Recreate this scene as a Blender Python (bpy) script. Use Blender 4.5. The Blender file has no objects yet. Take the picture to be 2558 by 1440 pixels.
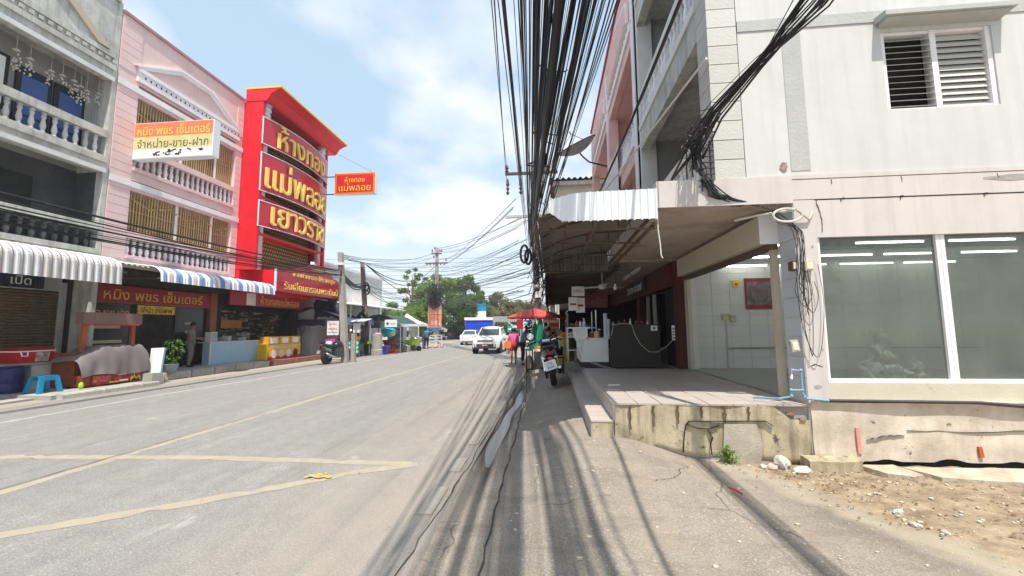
import bpy, bmesh, math, random
from mathutils import Vector, Matrix
random.seed(7)
SC = bpy.context.scene
COL = SC.collection
rad = math.radians

# ---------------------------------------------------------------- camera
EYE = 1.65
YAW, PITCH, ROLL = 0.0946501, 0.0983172, -0.0083242
def cam_axes():
    cy, sy, cp, sp, cr, sr = (f(a) for a in (YAW, PITCH, ROLL) for f in (math.cos, math.sin))
    M0 = Matrix(((1, 0, 0), (0, 0, -1), (0, 1, 0)))
    Ry = Matrix(((cy, 0, sy), (0, 1, 0), (-sy, 0, cy)))
    Rx = Matrix(((1, 0, 0), (0, cp, sp), (0, -sp, cp)))
    Rz = Matrix(((cr, -sr, 0), (sr, cr, 0), (0, 0, 1)))
    return Rz @ Rx @ Ry @ M0
A_ = cam_axes()
cd = bpy.data.cameras.new('camera')
cam = bpy.data.objects.new('camera', cd)
COL.objects.link(cam)
rx, dn, fw = A_[0], A_[1], A_[2]
cam.matrix_world = Matrix(((rx[0], -dn[0], -fw[0], 0), (rx[1], -dn[1], -fw[1], 0), (rx[2], -dn[2], -fw[2], EYE), (0, 0, 0, 1)))
cd.sensor_width = 36.0
cd.lens = 1013.4 / 2558 * 36
cd.clip_start = 0.05
cd.clip_end = 3000
SC.camera = cam

# ---------------------------------------------------------------- world and sun
SUN_DIR = Vector((-0.13, 0.40, -1.0)).normalized()       # the way the light travels
W = bpy.data.worlds.new('World')
SC.world = W
W.use_nodes = True
nt = W.node_tree
nt.nodes.clear()
def wn(t, **k):
    n = nt.nodes.new(t)
    for a, v in k.items(): setattr(n, a, v)
    return n
wout = wn('ShaderNodeOutputWorld')
bg = wn('ShaderNodeBackground')
bg.inputs[1].default_value = 0.145
sky = wn('ShaderNodeTexSky')
sky.sky_type = 'NISHITA'
sky.sun_disc = False
sky.sun_elevation = math.asin(-SUN_DIR.z)
sky.sun_rotation = math.atan2(-SUN_DIR.x, -SUN_DIR.y)
sky.altitude = 10
sky.air_density = 1.0
sky.dust_density = 2.2
sky.ozone_density = 1.6
tc = wn('ShaderNodeTexCoord')
sepd = wn('ShaderNodeSeparateXYZ')
nt.links.new(tc.outputs['Generated'], sepd.inputs[0])
# clouds: noise on the sky dome seen from below (direction divided by height), thin haze towards the horizon
mz = wn('ShaderNodeMath', operation='MAXIMUM'); mz.inputs[1].default_value = 0.0
nt.links.new(sepd.outputs[2], mz.inputs[0])
ad = wn('ShaderNodeMath', operation='ADD'); ad.inputs[1].default_value = 0.32
nt.links.new(mz.outputs[0], ad.inputs[0])
dv = wn('ShaderNodeVectorMath', operation='DIVIDE')
cmb = wn('ShaderNodeCombineXYZ')
for i in range(3): nt.links.new(ad.outputs[0], cmb.inputs[i])
nt.links.new(tc.outputs['Generated'], dv.inputs[0]); nt.links.new(cmb.outputs[0], dv.inputs[1])
mp = wn('ShaderNodeMapping'); mp.inputs['Location'].default_value = (2.3, 0.55, 0.4)
nt.links.new(dv.outputs[0], mp.inputs[0])
nz = wn('ShaderNodeTexNoise'); nz.inputs['Scale'].default_value = 1.7; nz.inputs['Detail'].default_value = 9; nz.inputs['Roughness'].default_value = 0.52
nt.links.new(mp.outputs[0], nz.inputs['Vector'])
cr_ = wn('ShaderNodeValToRGB')
cr_.color_ramp.elements[0].position = 0.47; cr_.color_ramp.elements[0].color = (0.06, 0.06, 0.06, 1)
cr_.color_ramp.elements[1].position = 0.64; cr_.color_ramp.elements[1].color = (0.92, 0.92, 0.92, 1)
nt.links.new(nz.outputs[0], cr_.inputs[0])
hz = wn('ShaderNodeMapRange'); hz.inputs[1].default_value = 0.0; hz.inputs[2].default_value = 0.35; hz.inputs[3].default_value = 0.85; hz.inputs[4].default_value = 0.0
nt.links.new(sepd.outputs[2], hz.inputs[0])
mxf = wn('ShaderNodeMath', operation='MAXIMUM')
nt.links.new(cr_.outputs[0], mxf.inputs[0]); nt.links.new(hz.outputs[0], mxf.inputs[1])
mix = wn('ShaderNodeMix', data_type='RGBA')
mix.inputs[7].default_value = (5.0, 5.15, 5.3, 1)
veil = wn('ShaderNodeMix', data_type='RGBA'); veil.inputs[0].default_value = 0.62; veil.inputs[7].default_value = (3.15, 4.25, 5.15, 1)      # thin high haze
nt.links.new(sky.outputs[0], veil.inputs[6])
nt.links.new(mxf.outputs[0], mix.inputs[0]); nt.links.new(veil.outputs[2], mix.inputs[6])
nt.links.new(mix.outputs[2], bg.inputs[0]); nt.links.new(bg.outputs[0], wout.inputs[0])

sl = bpy.data.lights.new('sun', 'SUN')
sl.energy = 4.4
sl.angle = rad(0.6)
sl.color = (1.0, 0.945, 0.855)
so = bpy.data.objects.new('sun', sl)
COL.objects.link(so)
so.rotation_euler = SUN_DIR.to_track_quat('-Z', 'Y').to_euler()
so.location = (0, 0, 60)
vs = SC.view_settings
vs.view_transform = 'Standard'; vs.look = 'None'; vs.gamma = 1.0; vs.use_curve_mapping = False
vs.exposure = 0.58
SC.cycles.use_denoising = True
SC.cycles.denoiser = 'OPENIMAGEDENOISE'
SC.cycles.denoising_input_passes = 'RGB_ALBEDO_NORMAL'
SC.cycles.denoising_prefilter = 'ACCURATE'
SC.cycles.max_bounces = 8
SC.cycles.transparent_max_bounces = 12

# ---------------------------------------------------------------- materials
def s2l(c):
    return tuple(v / 12.92 if v <= 0.04045 else ((v + 0.055) / 1.055) ** 2.4 for v in (x / 255 for x in c))
def M(name, col, rough=0.7, metal=0.0, var=0.12, scale=2.5, bump=0.0, bscale=40, dirt=None, dscale=1.2, damt=0.5, streak=None, samt=0.5, dirt2=None, emit=None, estr=0, rnd=0.0, spec=0.4, coat=0.0, lo=0.42):
    m = bpy.data.materials.new(name)
    m.use_nodes = True
    t = m.node_tree; N = t.nodes; L = t.links
    b = N['Principled BSDF']
    b.inputs['Roughness'].default_value = rough
    b.inputs['Metallic'].default_value = metal
    b.inputs['Specular IOR Level'].default_value = spec
    if coat: b.inputs['Coat Weight'].default_value = coat
    tcn = N.new('ShaderNodeTexCoord')
    def noise(sc, det=5, vec=None, ro=0.6):
        n = N.new('ShaderNodeTexNoise'); n.inputs['Scale'].default_value = sc; n.inputs['Detail'].default_value = det; n.inputs['Roughness'].default_value = ro
        L.new(vec or tcn.outputs['Object'], n.inputs['Vector']); return n.outputs[0]
    def mixc(f, a, c2):
        n = N.new('ShaderNodeMix'); n.data_type = 'RGBA'
        L.new(f, n.inputs[0])
        for s, v in ((6, a), (7, c2)):
            if isinstance(v, tuple): n.inputs[s].default_value = (*v, 1)
            else: L.new(v, n.inputs[s])
        return n.outputs[2]
    def ramp(f, a, c2, va=0.0, vb=1.0):
        n = N.new('ShaderNodeMapRange'); n.clamp = True
        for i, v in ((1, a), (2, c2), (3, va), (4, vb)): n.inputs[i].default_value = v
        L.new(f, n.inputs[0]); return n.outputs[0]
    lo_c = tuple(max(0, x * (1 - var)) for x in col); hi_c = tuple(min(1, x * (1 + var)) for x in col)
    c = mixc(ramp(noise(scale), 0.3, 0.7), lo_c, hi_c)
    if rnd:
        oi = N.new('ShaderNodeObjectInfo')
        hs = N.new('ShaderNodeHueSaturation')
        L.new(ramp(oi.outputs['Random'], 0, 1, 1 - rnd, 1 + rnd), hs.inputs['Value']); L.new(c, hs.inputs['Color']); c = hs.outputs[0]
    if streak:
        mpn = N.new('ShaderNodeMapping'); mpn.inputs['Scale'].default_value = (7, 7, 0.35); L.new(tcn.outputs['Object'], mpn.inputs[0])
        f = ramp(noise(1.0, 6, mpn.outputs[0]), 0.48, 0.78, 0, samt); c = mixc(f, c, streak)
    if dirt:
        f = ramp(noise(dscale, 9, None, 0.68), lo + 0.06, 0.74, 0, damt); c = mixc(f, c, dirt)
    if dirt2:
        f = ramp(noise(dirt2[1], 6, None, 0.7), dirt2[2], dirt2[2] + 0.07, 0, dirt2[3]); c = mixc(f, c, dirt2[0])
    L.new(c, b.inputs['Base Color'])
    if bump:
        bn = N.new('ShaderNodeBump'); bn.inputs['Strength'].default_value = min(1, bump); bn.inputs['Distance'].default_value = 0.02
        L.new(noise(bscale, 4), bn.inputs['Height']); L.new(bn.outputs[0], b.inputs['Normal'])
    if emit:
        b.inputs['Emission Color'].default_value = (*emit, 1); b.inputs['Emission Strength'].default_value = estr
    return m
def glassmat(name, tint, alpha, rough=0.03, refl=1.0, dirtc=None):
    m = bpy.data.materials.new(name); m.use_nodes = True
    t = m.node_tree; N = t.nodes; L = t.links; N.clear()
    o = N.new('ShaderNodeOutputMaterial'); tr = N.new('ShaderNodeBsdfTransparent'); tr.inputs[0].default_value = (*tint, 1)
    gl = N.new('ShaderNodeBsdfGlossy'); gl.inputs['Roughness'].default_value = rough; gl.inputs[0].default_value = (refl, refl, refl, 1)
    fr = N.new('ShaderNodeFresnel'); fr.inputs[0].default_value = 1.5
    ge = N.new('ShaderNodeNewGeometry'); fm = N.new('ShaderNodeMath'); fm.operation = 'MULTIPLY'; inv = N.new('ShaderNodeMath'); inv.operation = 'SUBTRACT'; inv.inputs[0].default_value = 1.0; L.new(ge.outputs['Backfacing'], inv.inputs[1]); L.new(fr.outputs[0], fm.inputs[0]); L.new(inv.outputs[0], fm.inputs[1])
    mx = N.new('ShaderNodeMixShader'); L.new(fm.outputs[0], mx.inputs[0]); L.new(tr.outputs[0], mx.inputs[1]); L.new(gl.outputs[0], mx.inputs[2])
    out = mx.outputs[0]
    if alpha or dirtc:
        df = N.new('ShaderNodeBsdfDiffuse'); df.inputs[0].default_value = (*(dirtc or (0.2, 0.22, 0.2)), 1)
        tcn = N.new('ShaderNodeTexCoord'); n = N.new('ShaderNodeTexNoise'); n.inputs['Scale'].default_value = 1.6; n.inputs['Detail'].default_value = 8; L.new(tcn.outputs['Object'], n.inputs['Vector'])
        r = N.new('ShaderNodeMapRange'); r.inputs[1].default_value = 0.35; r.inputs[2].default_value = 0.75; r.inputs[3].default_value = alpha * 0.4; r.inputs[4].default_value = alpha; L.new(n.outputs[0], r.inputs[0])
        m2 = N.new('ShaderNodeMixShader'); L.new(r.outputs[0], m2.inputs[0]); L.new(out, m2.inputs[1]); L.new(df.outputs[0], m2.inputs[2]); out = m2.outputs[0]
    L.new(out, o.inputs[0])
    return m

def leafmat(name, col, tcol, rnd_scale=0.9):
    m = M(name, col, 0.55, var=0.45, scale=rnd_scale, spec=0.25); t = m.node_tree; N = t.nodes; L = t.links
    tr = N.new('ShaderNodeBsdfTranslucent'); tr.inputs[0].default_value = (*tcol, 1)
    mx = N.new('ShaderNodeMixShader'); mx.inputs[0].default_value = 0.45
    L.new(N['Principled BSDF'].outputs[0], mx.inputs[1]); L.new(tr.outputs[0], mx.inputs[2]); L.new(mx.outputs[0], N['Material Output'].inputs[0])
    return m
# ---------------------------------------------------------------- mesh builder
class B:
    def __init__(s): s.v = []; s.f = []; s.m = []; s.cur = 0
    def mat(s, i): s.cur = i; return s
    def add(s, vs_, fs):
        o = len(s.v); s.v += [tuple(p) for p in vs_]
        for f in fs: s.f.append([o + i for i in f]); s.m.append(s.cur)
        return s
    def box(s, x0, x1, y0, y1, z0, z1):
        return s.hexa([(x0, y0, z0), (x1, y0, z0), (x1, y1, z0), (x0, y1, z0), (x0, y0, z1), (x1, y0, z1), (x1, y1, z1), (x0, y1, z1)])
    def hexa(s, p):
        return s.add(p, [(0, 3, 2, 1), (4, 5, 6, 7), (0, 1, 5, 4), (1, 2, 6, 5), (2, 3, 7, 6), (3, 0, 4, 7)])
    def cbox(s, c, d, rz=0, rx_=0, ry=0):
        R = Matrix.Rotation(rz, 3, 'Z') @ Matrix.Rotation(ry, 3, 'Y') @ Matrix.Rotation(rx_, 3, 'X')
        h = [x / 2 for x in d]; c = Vector(c)
        return s.hexa([c + R @ Vector((sx * h[0], sy * h[1], sz * h[2])) for sz in (-1, 1) for sx, sy in ((-1, -1), (1, -1), (1, 1), (-1, 1))])
    def quad(s, a, b, c, d): return s.add([a, b, c, d], [(0, 1, 2, 3)])
    def prism(s, poly, ax, a, b):
        def P(u, w, t): return {'x': (t, u, w), 'y': (u, t, w), 'z': (u, w, t)}[ax]
        n = len(poly)
        return s.add([P(u, w, a) for u, w in poly] + [P(u, w, b) for u, w in poly],
                     [tuple(range(n))[::-1], tuple(range(n, 2 * n))] + [(i, (i + 1) % n, n + (i + 1) % n, n + i) for i in range(n)])
    def tube(s, pts, r, n=6, cap=True):
        pts = [Vector(p) for p in pts]; k = len(pts); rs = r if isinstance(r, (list, tuple)) else [r] * k
        vs_ = []; up = None
        for i, p in enumerate(pts):
            d = (pts[min(i + 1, k - 1)] - pts[max(i - 1, 0)]).normalized()
            if up is None:
                up = d.orthogonal().normalized()
            else:
                up = up - d * up.dot(d)
                up = up.normalized() if up.length > 1e-6 else d.orthogonal().normalized()
            q = d.cross(up)
            for j in range(n):
                a = 2 * math.pi * j / n
                vs_.append(p + (up * math.cos(a) + q * math.sin(a)) * rs[i])
        fs = [(i * n + j, i * n + (j + 1) % n, (i + 1) * n + (j + 1) % n, (i + 1) * n + j) for i in range(k - 1) for j in range(n)]
        if cap: fs += [tuple(range(n))[::-1], tuple((k - 1) * n + j for j in range(n))]
        return s.add(vs_, fs)
    def cyl(s, a, b, r0, r1=None, n=12): return s.tube([a, b], [r0, r0 if r1 is None else r1], n)
    def lathe(s, prof, c=(0, 0, 0), n=10, ax='z'):
        k = len(prof); vs_ = []
        for r, z in prof:
            for j in range(n):
                a = 2 * math.pi * j / n; u, w = r * math.cos(a), r * math.sin(a)
                q = {'z': (u, w, z), 'y': (u, z, w), 'x': (z, u, w)}[ax]
                vs_.append((c[0] + q[0], c[1] + q[1], c[2] + q[2]))
        fs = [(i * n + j, i * n + (j + 1) % n, (i + 1) * n + (j + 1) % n, (i + 1) * n + j) for i in range(k - 1) for j in range(n)]
        if prof[0][0] > 1e-5: fs.append(tuple(range(n))[::-1])
        if prof[-1][0] > 1e-5: fs.append(tuple((k - 1) * n + j for j in range(n)))
        return s.add(vs_, fs)
    def ball(s, c, r, nu=10, nv=6):
        r = r if isinstance(r, (list, tuple)) else (r, r, r)
        vs_ = []
        for i in range(nv + 1):
            th = math.pi * i / nv
            for j in range(nu):
                a = 2 * math.pi * j / nu
                q = max(math.sin(th), 0.001)
                vs_.append((c[0] + r[0] * q * math.cos(a), c[1] + r[1] * q * math.sin(a), c[2] - r[2] * math.cos(th)))
        return s.add(vs_, [(i * nu + j, i * nu + (j + 1) % nu, (i + 1) * nu + (j + 1) % nu, (i + 1) * nu + j) for i in range(nv) for j in range(nu)] + [tuple(range(nu))[::-1], tuple(nv * nu + j for j in range(nu))])
    def grid(s, fn, nu, nv):
        vs_ = [fn(i / nu, j / nv) for j in range(nv + 1) for i in range(nu + 1)]
        return s.add(vs_, [(j * (nu + 1) + i, j * (nu + 1) + i + 1, (j + 1) * (nu + 1) + i + 1, (j + 1) * (nu + 1) + i) for j in range(nv) for i in range(nu)])
    def loft(s, secs):
        n = len(secs[0]); k = len(secs)
        return s.add([p for q in secs for p in q], [(i * n + j, i * n + (j + 1) % n, (i + 1) * n + (j + 1) % n, (i + 1) * n + j) for i in range(k - 1) for j in range(n)] + [tuple(range(n))[::-1], tuple((k - 1) * n + j for j in range(n))])
    def xform(s, Mx, start=0):
        for i in range(start, len(s.v)): s.v[i] = tuple(Mx @ Vector(s.v[i]))
        return s
    def build(s, name, mats, parent=None, smooth=False, local=False, loc=None, rot=None, normals=True, **tags):
        mats = mats if isinstance(mats, (list, tuple)) else [mats]
        me = bpy.data.meshes.new(name)
        off = Vector((0, 0, 0))
        if parent is not None and not local: off = WL.get(parent.name, Vector((0, 0, 0)))
        if parent is None and not local and loc is not None: off = Vector(loc)
        me.from_pydata([(x - off.x, y - off.y, z - off.z) for x, y, z in s.v], [], s.f)
        for mt in mats: me.materials.append(mt)
        if len(mats) > 1: me.polygons.foreach_set('material_index', s.m)
        if normals:
            bm = bmesh.new(); bm.from_mesh(me); bmesh.ops.recalc_face_normals(bm, faces=bm.faces); bm.to_mesh(me); bm.free()
        if smooth: me.shade_smooth() if smooth is True else me.shade_smooth()
        me.update()
        o = bpy.data.objects.new(name, me); COL.objects.link(o)
        if parent is not None: o.parent = parent
        if loc is not None: o.location = loc
        if rot is not None: o.rotation_euler = rot
        WL[o.name] = (WL.get(parent.name, Vector()) if parent is not None else Vector()) + (Vector(loc) if loc is not None else Vector())
        if smooth == 'auto' or smooth is True:
            pass
        for k_, v_ in tags.items(): o[k_] = v_
        return o
WL = {}
def thing(name, label, cat, loc=(0, 0, 0), group=None, rz=0):
    o = bpy.data.objects.new(name, None); COL.objects.link(o)
    o.empty_display_size = 0.2
    o.location = loc; o.rotation_euler = (0, 0, rz)
    o['label'] = label; o['category'] = cat
    if group: o['group'] = group
    WL[o.name] = Vector(loc)
    return o
def solo(b, name, mats, label, cat, loc=(0, 0, 0), group=None, **k):
    o = b.build(name, mats, loc=loc, **k)
    o['label'] = label; o['category'] = cat
    if group: o['group'] = group
    return o
def struct(b, name, mats, kind='structure', **k):
    o = b.build(name, mats, **k); o['kind'] = kind; return o
def inst(src, parent, loc, rot=(0, 0, 0), scale=None, name=None):
    o = bpy.data.objects.new(name or src.name.split('.')[0], src.data if hasattr(src, 'data') else src)
    COL.objects.link(o); o.parent = parent
    o.location = Vector(loc) - (WL.get(parent.name, Vector()) if parent is not None else Vector())
    o.rotation_euler = rot
    if scale: o.scale = scale
    return o
def meshof(b, name, mats, smooth=False):
    o = b.build(name, mats, smooth=smooth); me = o.data
    WL.pop(o.name, None); bpy.data.objects.remove(o); return me
def dup(root, loc, rz=None, label=None):
    r = root.copy(); COL.objects.link(r); r.location = loc
    if rz is not None: r.rotation_euler = (0, 0, rz)
    if label: r['label'] = label
    WL[r.name] = Vector(loc)
    for ch in root.children:
        c = ch.copy(); COL.objects.link(c); c.parent = r
        for g in ch.children:
            d = g.copy(); COL.objects.link(d); d.parent = c
    return r
_tc = {}
def textverts(txt, size, depth, bold=0.0):
    """solid lettering: glyph outlines are filled by winding number, so strokes that overlap themselves stay whole"""
    key = (txt, bold, depth / size)
    if key in _tc: return _tc[key]
    import numpy as np
    from mathutils.geometry import delaunay_2d_cdt
    cu = bpy.data.curves.new('t', 'FONT'); cu.body = txt; cu.size = 1.0; cu.resolution_u = 2; cu.offset = bold; cu.fill_mode = 'NONE'
    cu.align_x = 'CENTER'; cu.align_y = 'CENTER'
    o = bpy.data.objects.new('t', cu); COL.objects.link(o)
    me = bpy.data.meshes.new_from_object(o.evaluated_get(bpy.context.evaluated_depsgraph_get()))
    P = [Vector(v.co.xy) for v in me.vertices]; E = [tuple(e.vertices) for e in me.edges]
    bpy.data.objects.remove(o); bpy.data.curves.remove(cu); bpy.data.meshes.remove(me)
    vo, eo, fo = delaunay_2d_cdt(P, E, [], 0, 1e-6)[:3]
    A = np.array([P[i] for i, _ in E]); C_ = np.array([P[j] for _, j in E]); keep = []
    for f in fo:
        c = sum((vo[i] for i in f), Vector((0, 0))) / len(f)
        up = (A[:, 1] <= c.y) & (C_[:, 1] > c.y); dn_ = (A[:, 1] > c.y) & (C_[:, 1] <= c.y)
        side = (C_[:, 0] - A[:, 0]) * (c.y - A[:, 1]) - (c.x - A[:, 0]) * (C_[:, 1] - A[:, 1])
        if int((up & (side > 0)).sum()) - int((dn_ & (side < 0)).sum()): keep.append(tuple(f))
    n = len(vo); d = depth / size / 2; cnt = {}
    for f in keep:
        for i in range(len(f)): cnt[(f[i], f[(i + 1) % len(f)])] = 1
    fs = [f for f in keep] + [tuple(i + n for i in reversed(f)) for f in keep] + [(j, i, i + n, j + n) for i, j in cnt if (j, i) not in cnt]
    vs_ = [Vector((v.x, v.y, d)) for v in vo] + [Vector((v.x, v.y, -d)) for v in vo]
    used = sorted({i for f in fs for i in f}); mp_ = {q: k for k, q in enumerate(used)}
    _tc[key] = ([vs_[i] for i in used], [tuple(mp_[i] for i in f) for f in fs])
    return _tc[key]
def letters(parent, txt, center, right, up, mt, name='letter', **k):
    """the same lettering with every separate character a part of its own"""
    b = B(); text(b, txt, center, right, up, **k)
    par = list(range(len(b.v)))
    def find(a):
        while par[a] != a: par[a] = par[par[a]]; a = par[a]
        return a
    for f in b.f:
        for q in f[1:]: par[find(q)] = find(f[0])
    gr = {}
    for f in b.f: gr.setdefault(find(f[0]), []).append(f)
    for g in gr.values():
        ids = sorted({i for f in g for i in f}); mp_ = {q: n for n, q in enumerate(ids)}
        o = B().add([b.v[i] for i in ids], [tuple(mp_[i] for i in f) for f in g]).build(name, mt, parent, normals=False)
def text(b, txt, center, right, up, height=None, width=None, depth=0.01, bold=0.0):
    """flat lettering in the plane spanned by right/up, centred, raised by depth along the normal; scaled to width x height"""
    right = Vector(right).normalized(); up = Vector(up).normalized(); nrm = right.cross(up)
    vs_, fs = textverts(txt, 1.0, 0.08, bold)
    xs = [v.x for v in vs_]; ys = [v.y for v in vs_]; w0 = max(xs) - min(xs); h0 = max(ys) - min(ys)
    sy = height / h0 if height else width / w0
    sx = width / w0 if width else sy
    cx, cy_ = (max(xs) + min(xs)) / 2, (max(ys) + min(ys)) / 2
    c = Vector(center)
    b.add([c + right * ((v.x - cx) * sx) + up * ((v.y - cy_) * sy) + nrm * ((v.z / 0.08 + 0.5) * depth) for v in vs_], fs)
    return b
# ---------------------------------------------------------------- shared materials
m_white = M('white_paint', (0.70, 0.70, 0.68), 0.6, var=0.06, dirt=(0.42, 0.40, 0.35), damt=0.35, bump=0.15)
m_whitewall = M('white_plaster', (0.575, 0.58, 0.56), 0.75, dirt2=((0.36, 0.35, 0.32), 3.5, 0.68, 0.5), var=0.05, scale=0.8, dirt=(0.46, 0.46, 0.43), dscale=0.7, damt=0.5, bump=0.10, bscale=9, streak=(0.41, 0.40, 0.37), samt=0.45)
m_pinkwall = M('pale_pink_plaster', (0.575, 0.53, 0.505), 0.75, dirt2=((0.30, 0.26, 0.22), 5.0, 0.66, 0.7), streak=(0.40, 0.35, 0.31), samt=0.45, var=0.05, scale=0.8, dirt=(0.46, 0.41, 0.37), damt=0.4, bump=0.10, bscale=9)
m_patch = M('grey_render_patch', (0.42, 0.43, 0.41), 0.85, var=0.06, dirt=(0.52, 0.52, 0.49), damt=0.4, bump=0.3, bscale=25)
m_yellowwall = M('cream_plaster', (0.56, 0.515, 0.41), 0.8, dirt2=((0.32, 0.27, 0.17), 4.0, 0.62, 0.7), var=0.08, dirt=(0.45, 0.40, 0.28), damt=0.45, bump=0.2)
m_base = M('weathered_base', (0.58, 0.50, 0.34), 0.9, dirt2=((0.05, 0.042, 0.03), 6.5, 0.60, 0.85), var=0.2, scale=2.2, dirt=(0.085, 0.07, 0.045), dscale=2.2, damt=0.8, lo=0.33, streak=(0.10, 0.075, 0.035), samt=0.85, bump=0.35, bscale=60)
m_base2 = M('peeling_wall_base', (0.60, 0.525, 0.44), 0.9, dirt2=((0.14, 0.10, 0.06), 7.5, 0.62, 0.85), var=0.12, scale=1.6, dirt=(0.24, 0.18, 0.11), dscale=2.4, damt=0.6, lo=0.36, streak=(0.34, 0.27, 0.16), samt=0.4, bump=0.22, bscale=55)
m_conc = M('concrete', (0.34, 0.325, 0.29), 0.9, var=0.18, dirt=(0.14, 0.13, 0.11), dscale=2.0, damt=0.6, bump=0.5)
m_greyconc = M('weathered_grey_concrete', (0.55, 0.55, 0.51), 0.85, var=0.14, dirt=(0.16, 0.155, 0.13), dscale=1.1, damt=0.6, streak=(0.14, 0.13, 0.11), samt=0.6, bump=0.3)
m_greywall = M('grey_balcony_wall', (0.30, 0.305, 0.30), 0.85, var=0.08, dirt=(0.2, 0.2, 0.19), damt=0.5)
m_soffit = M('stained_soffit', (0.45, 0.37, 0.31), 0.9, var=0.12, dirt=(0.12, 0.10, 0.08), dscale=1.1, damt=0.65, bump=0.2)
m_pink = M('pink_paint', (0.77, 0.565, 0.55), 0.7, var=0.05, dirt=(0.55, 0.32, 0.30), damt=0.3, streak=(0.5, 0.3, 0.28), samt=0.2)
m_pinkR = M('faded_pink_paint', (0.76, 0.50, 0.47), 0.75, var=0.06, dirt=(0.42, 0.27, 0.25), damt=0.35)
m_trim = M('white_trim', (0.82, 0.79, 0.80), 0.65, var=0.05, dirt=(0.45, 0.42, 0.42), damt=0.3)
m_baluster = M('baluster_white', (0.76, 0.74, 0.74), 0.6, var=0.08, dirt=(0.36, 0.34, 0.33), dscale=4, damt=0.65, rnd=0.22)
m_balgrey = M('baluster_grey', (0.55, 0.55, 0.53), 0.7, var=0.12, dirt=(0.18, 0.18, 0.17), dscale=4, damt=0.75, rnd=0.25)
m_baldark = M('baluster_dark', (0.10, 0.105, 0.11), 0.8, var=0.3, dirt=(0.02, 0.02, 0.02), dscale=4, damt=0.7, rnd=0.2)
m_gold = M('gold_bar', (0.58, 0.40, 0.17), 0.45, metal=0.2, var=0.3, scale=1.5, rnd=0.25, dirt=(0.16, 0.09, 0.04), dscale=2.5, damt=0.7)
m_goldlet = M('gold_letter', (0.84, 0.60, 0.14), 0.6, var=0.06, spec=0.5)
m_goldsign = M('gold_print', (0.80, 0.45, 0.06), 0.6, var=0.06)
m_red = M('bright_red_paint', (0.72, 0.008, 0.022), 0.5, var=0.10, scale=1.1, dirt=(0.40, 0.012, 0.02), damt=0.55, streak=(0.45, 0.03, 0.04), samt=0.35)
m_redpanel = M('deep_red_panel', (0.47, 0.012, 0.035), 0.28, var=0.05, coat=0.3)
m_redsign = M('dark_red_sign', (0.33, 0.010, 0.018), 0.4, var=0.12)
m_yellow = M('yellow_paint', (0.86, 0.52, 0.015), 0.5, var=0.05)
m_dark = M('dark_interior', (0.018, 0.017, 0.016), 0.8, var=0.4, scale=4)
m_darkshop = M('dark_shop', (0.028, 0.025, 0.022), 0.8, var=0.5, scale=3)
m_black = M('black_rubber', (0.012, 0.012, 0.013), 0.75, var=0.2)
m_cable = M('cable_black', (0.018, 0.018, 0.020), 0.42, var=0.4, scale=6, rnd=0.7)
m_cablegrey = M('cable_grey', (0.04, 0.04, 0.042), 0.6, var=0.2)
m_steel = M('steel', (0.55, 0.56, 0.57), 0.3, metal=0.9, var=0.06)
m_galv = M('galvanised', (0.48, 0.50, 0.52), 0.45, metal=0.5, var=0.12)
m_rust = M('rusty_steel', (0.11, 0.075, 0.055), 0.8, var=0.3, dirt=(0.05, 0.03, 0.02), damt=0.5)
m_sheet = M('white_metal_sheet', (0.76, 0.79, 0.82), 0.45, var=0.04, dirt=(0.50, 0.52, 0.53), damt=0.35)
m_sheetdull = M('dull_metal_sheet', (0.22, 0.195, 0.17), 0.7, var=0.15, dirt=(0.10, 0.08, 0.06), damt=0.5)
m_awnblue = M('awning_blue', (0.16, 0.28, 0.50), 0.6, var=0.08)
m_awngreen = M('green_metal_sheet', (0.25, 0.36, 0.22), 0.6, var=0.1, dirt=(0.2, 0.17, 0.1), damt=0.4)
m_awnorange = M('awning_pink', (0.62, 0.42, 0.40), 0.6, var=0.1)
m_awncream = M('awning_cream', (0.75, 0.68, 0.52), 0.6, var=0.1, dirt=(0.45, 0.36, 0.25), damt=0.4)
m_wood = M('brown_wood', (0.22, 0.055, 0.025), 0.45, var=0.25, scale=6)
m_terra = M('terracotta_paint', (0.33, 0.11, 0.06), 0.6, var=0.1)
m_brick = M('brick', (0.30, 0.12, 0.07), 0.9, var=0.2, dirt=(0.3, 0.22, 0.16), damt=0.5, rnd=0.2)
m_leaf = leafmat('leaf_green', (0.085, 0.155, 0.032), (0.22, 0.34, 0.05))
m_leaf2 = leafmat('leaf_yellowgreen', (0.13, 0.20, 0.037), (0.34, 0.46, 0.06))
m_leaf3 = leafmat('leaf_deep', (0.06, 0.115, 0.03), (0.15, 0.26, 0.05))
m_leaf4 = leafmat('leaf_olive', (0.16, 0.15, 0.065), (0.34, 0.31, 0.11))
m_bark = M('bark', (0.16, 0.12, 0.09), 0.9, var=0.3, bump=0.5)
m_pole = M('pole_concrete', (0.36, 0.34, 0.31), 0.9, var=0.18, dirt=(0.16, 0.14, 0.12), damt=0.5, bump=0.3)
m_skin = M('skin', (0.32, 0.17, 0.105), 0.55, var=0.06)
m_hair = M('hair', (0.012, 0.010, 0.009), 0.5, var=0.2)
m_pvc = M('blue_pvc', (0.19, 0.35, 0.44), 0.4, var=0.06)
m_bluepl = M('blue_plastic', (0.03, 0.05, 0.30), 0.4, var=0.08)
m_cyan = M('cyan_plastic', (0.015, 0.22, 0.42), 0.35, var=0.05)
m_redpl = M('red_plastic', (0.55, 0.02, 0.025), 0.35, var=0.06)
m_orange = M('orange_plastic', (0.80, 0.18, 0.01), 0.45, var=0.06)
m_lime = M('lime_plastic', (0.36, 0.62, 0.03), 0.4, var=0.05)
m_green = M('green_cloth', (0.02, 0.22, 0.13), 0.8, var=0.12)
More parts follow.
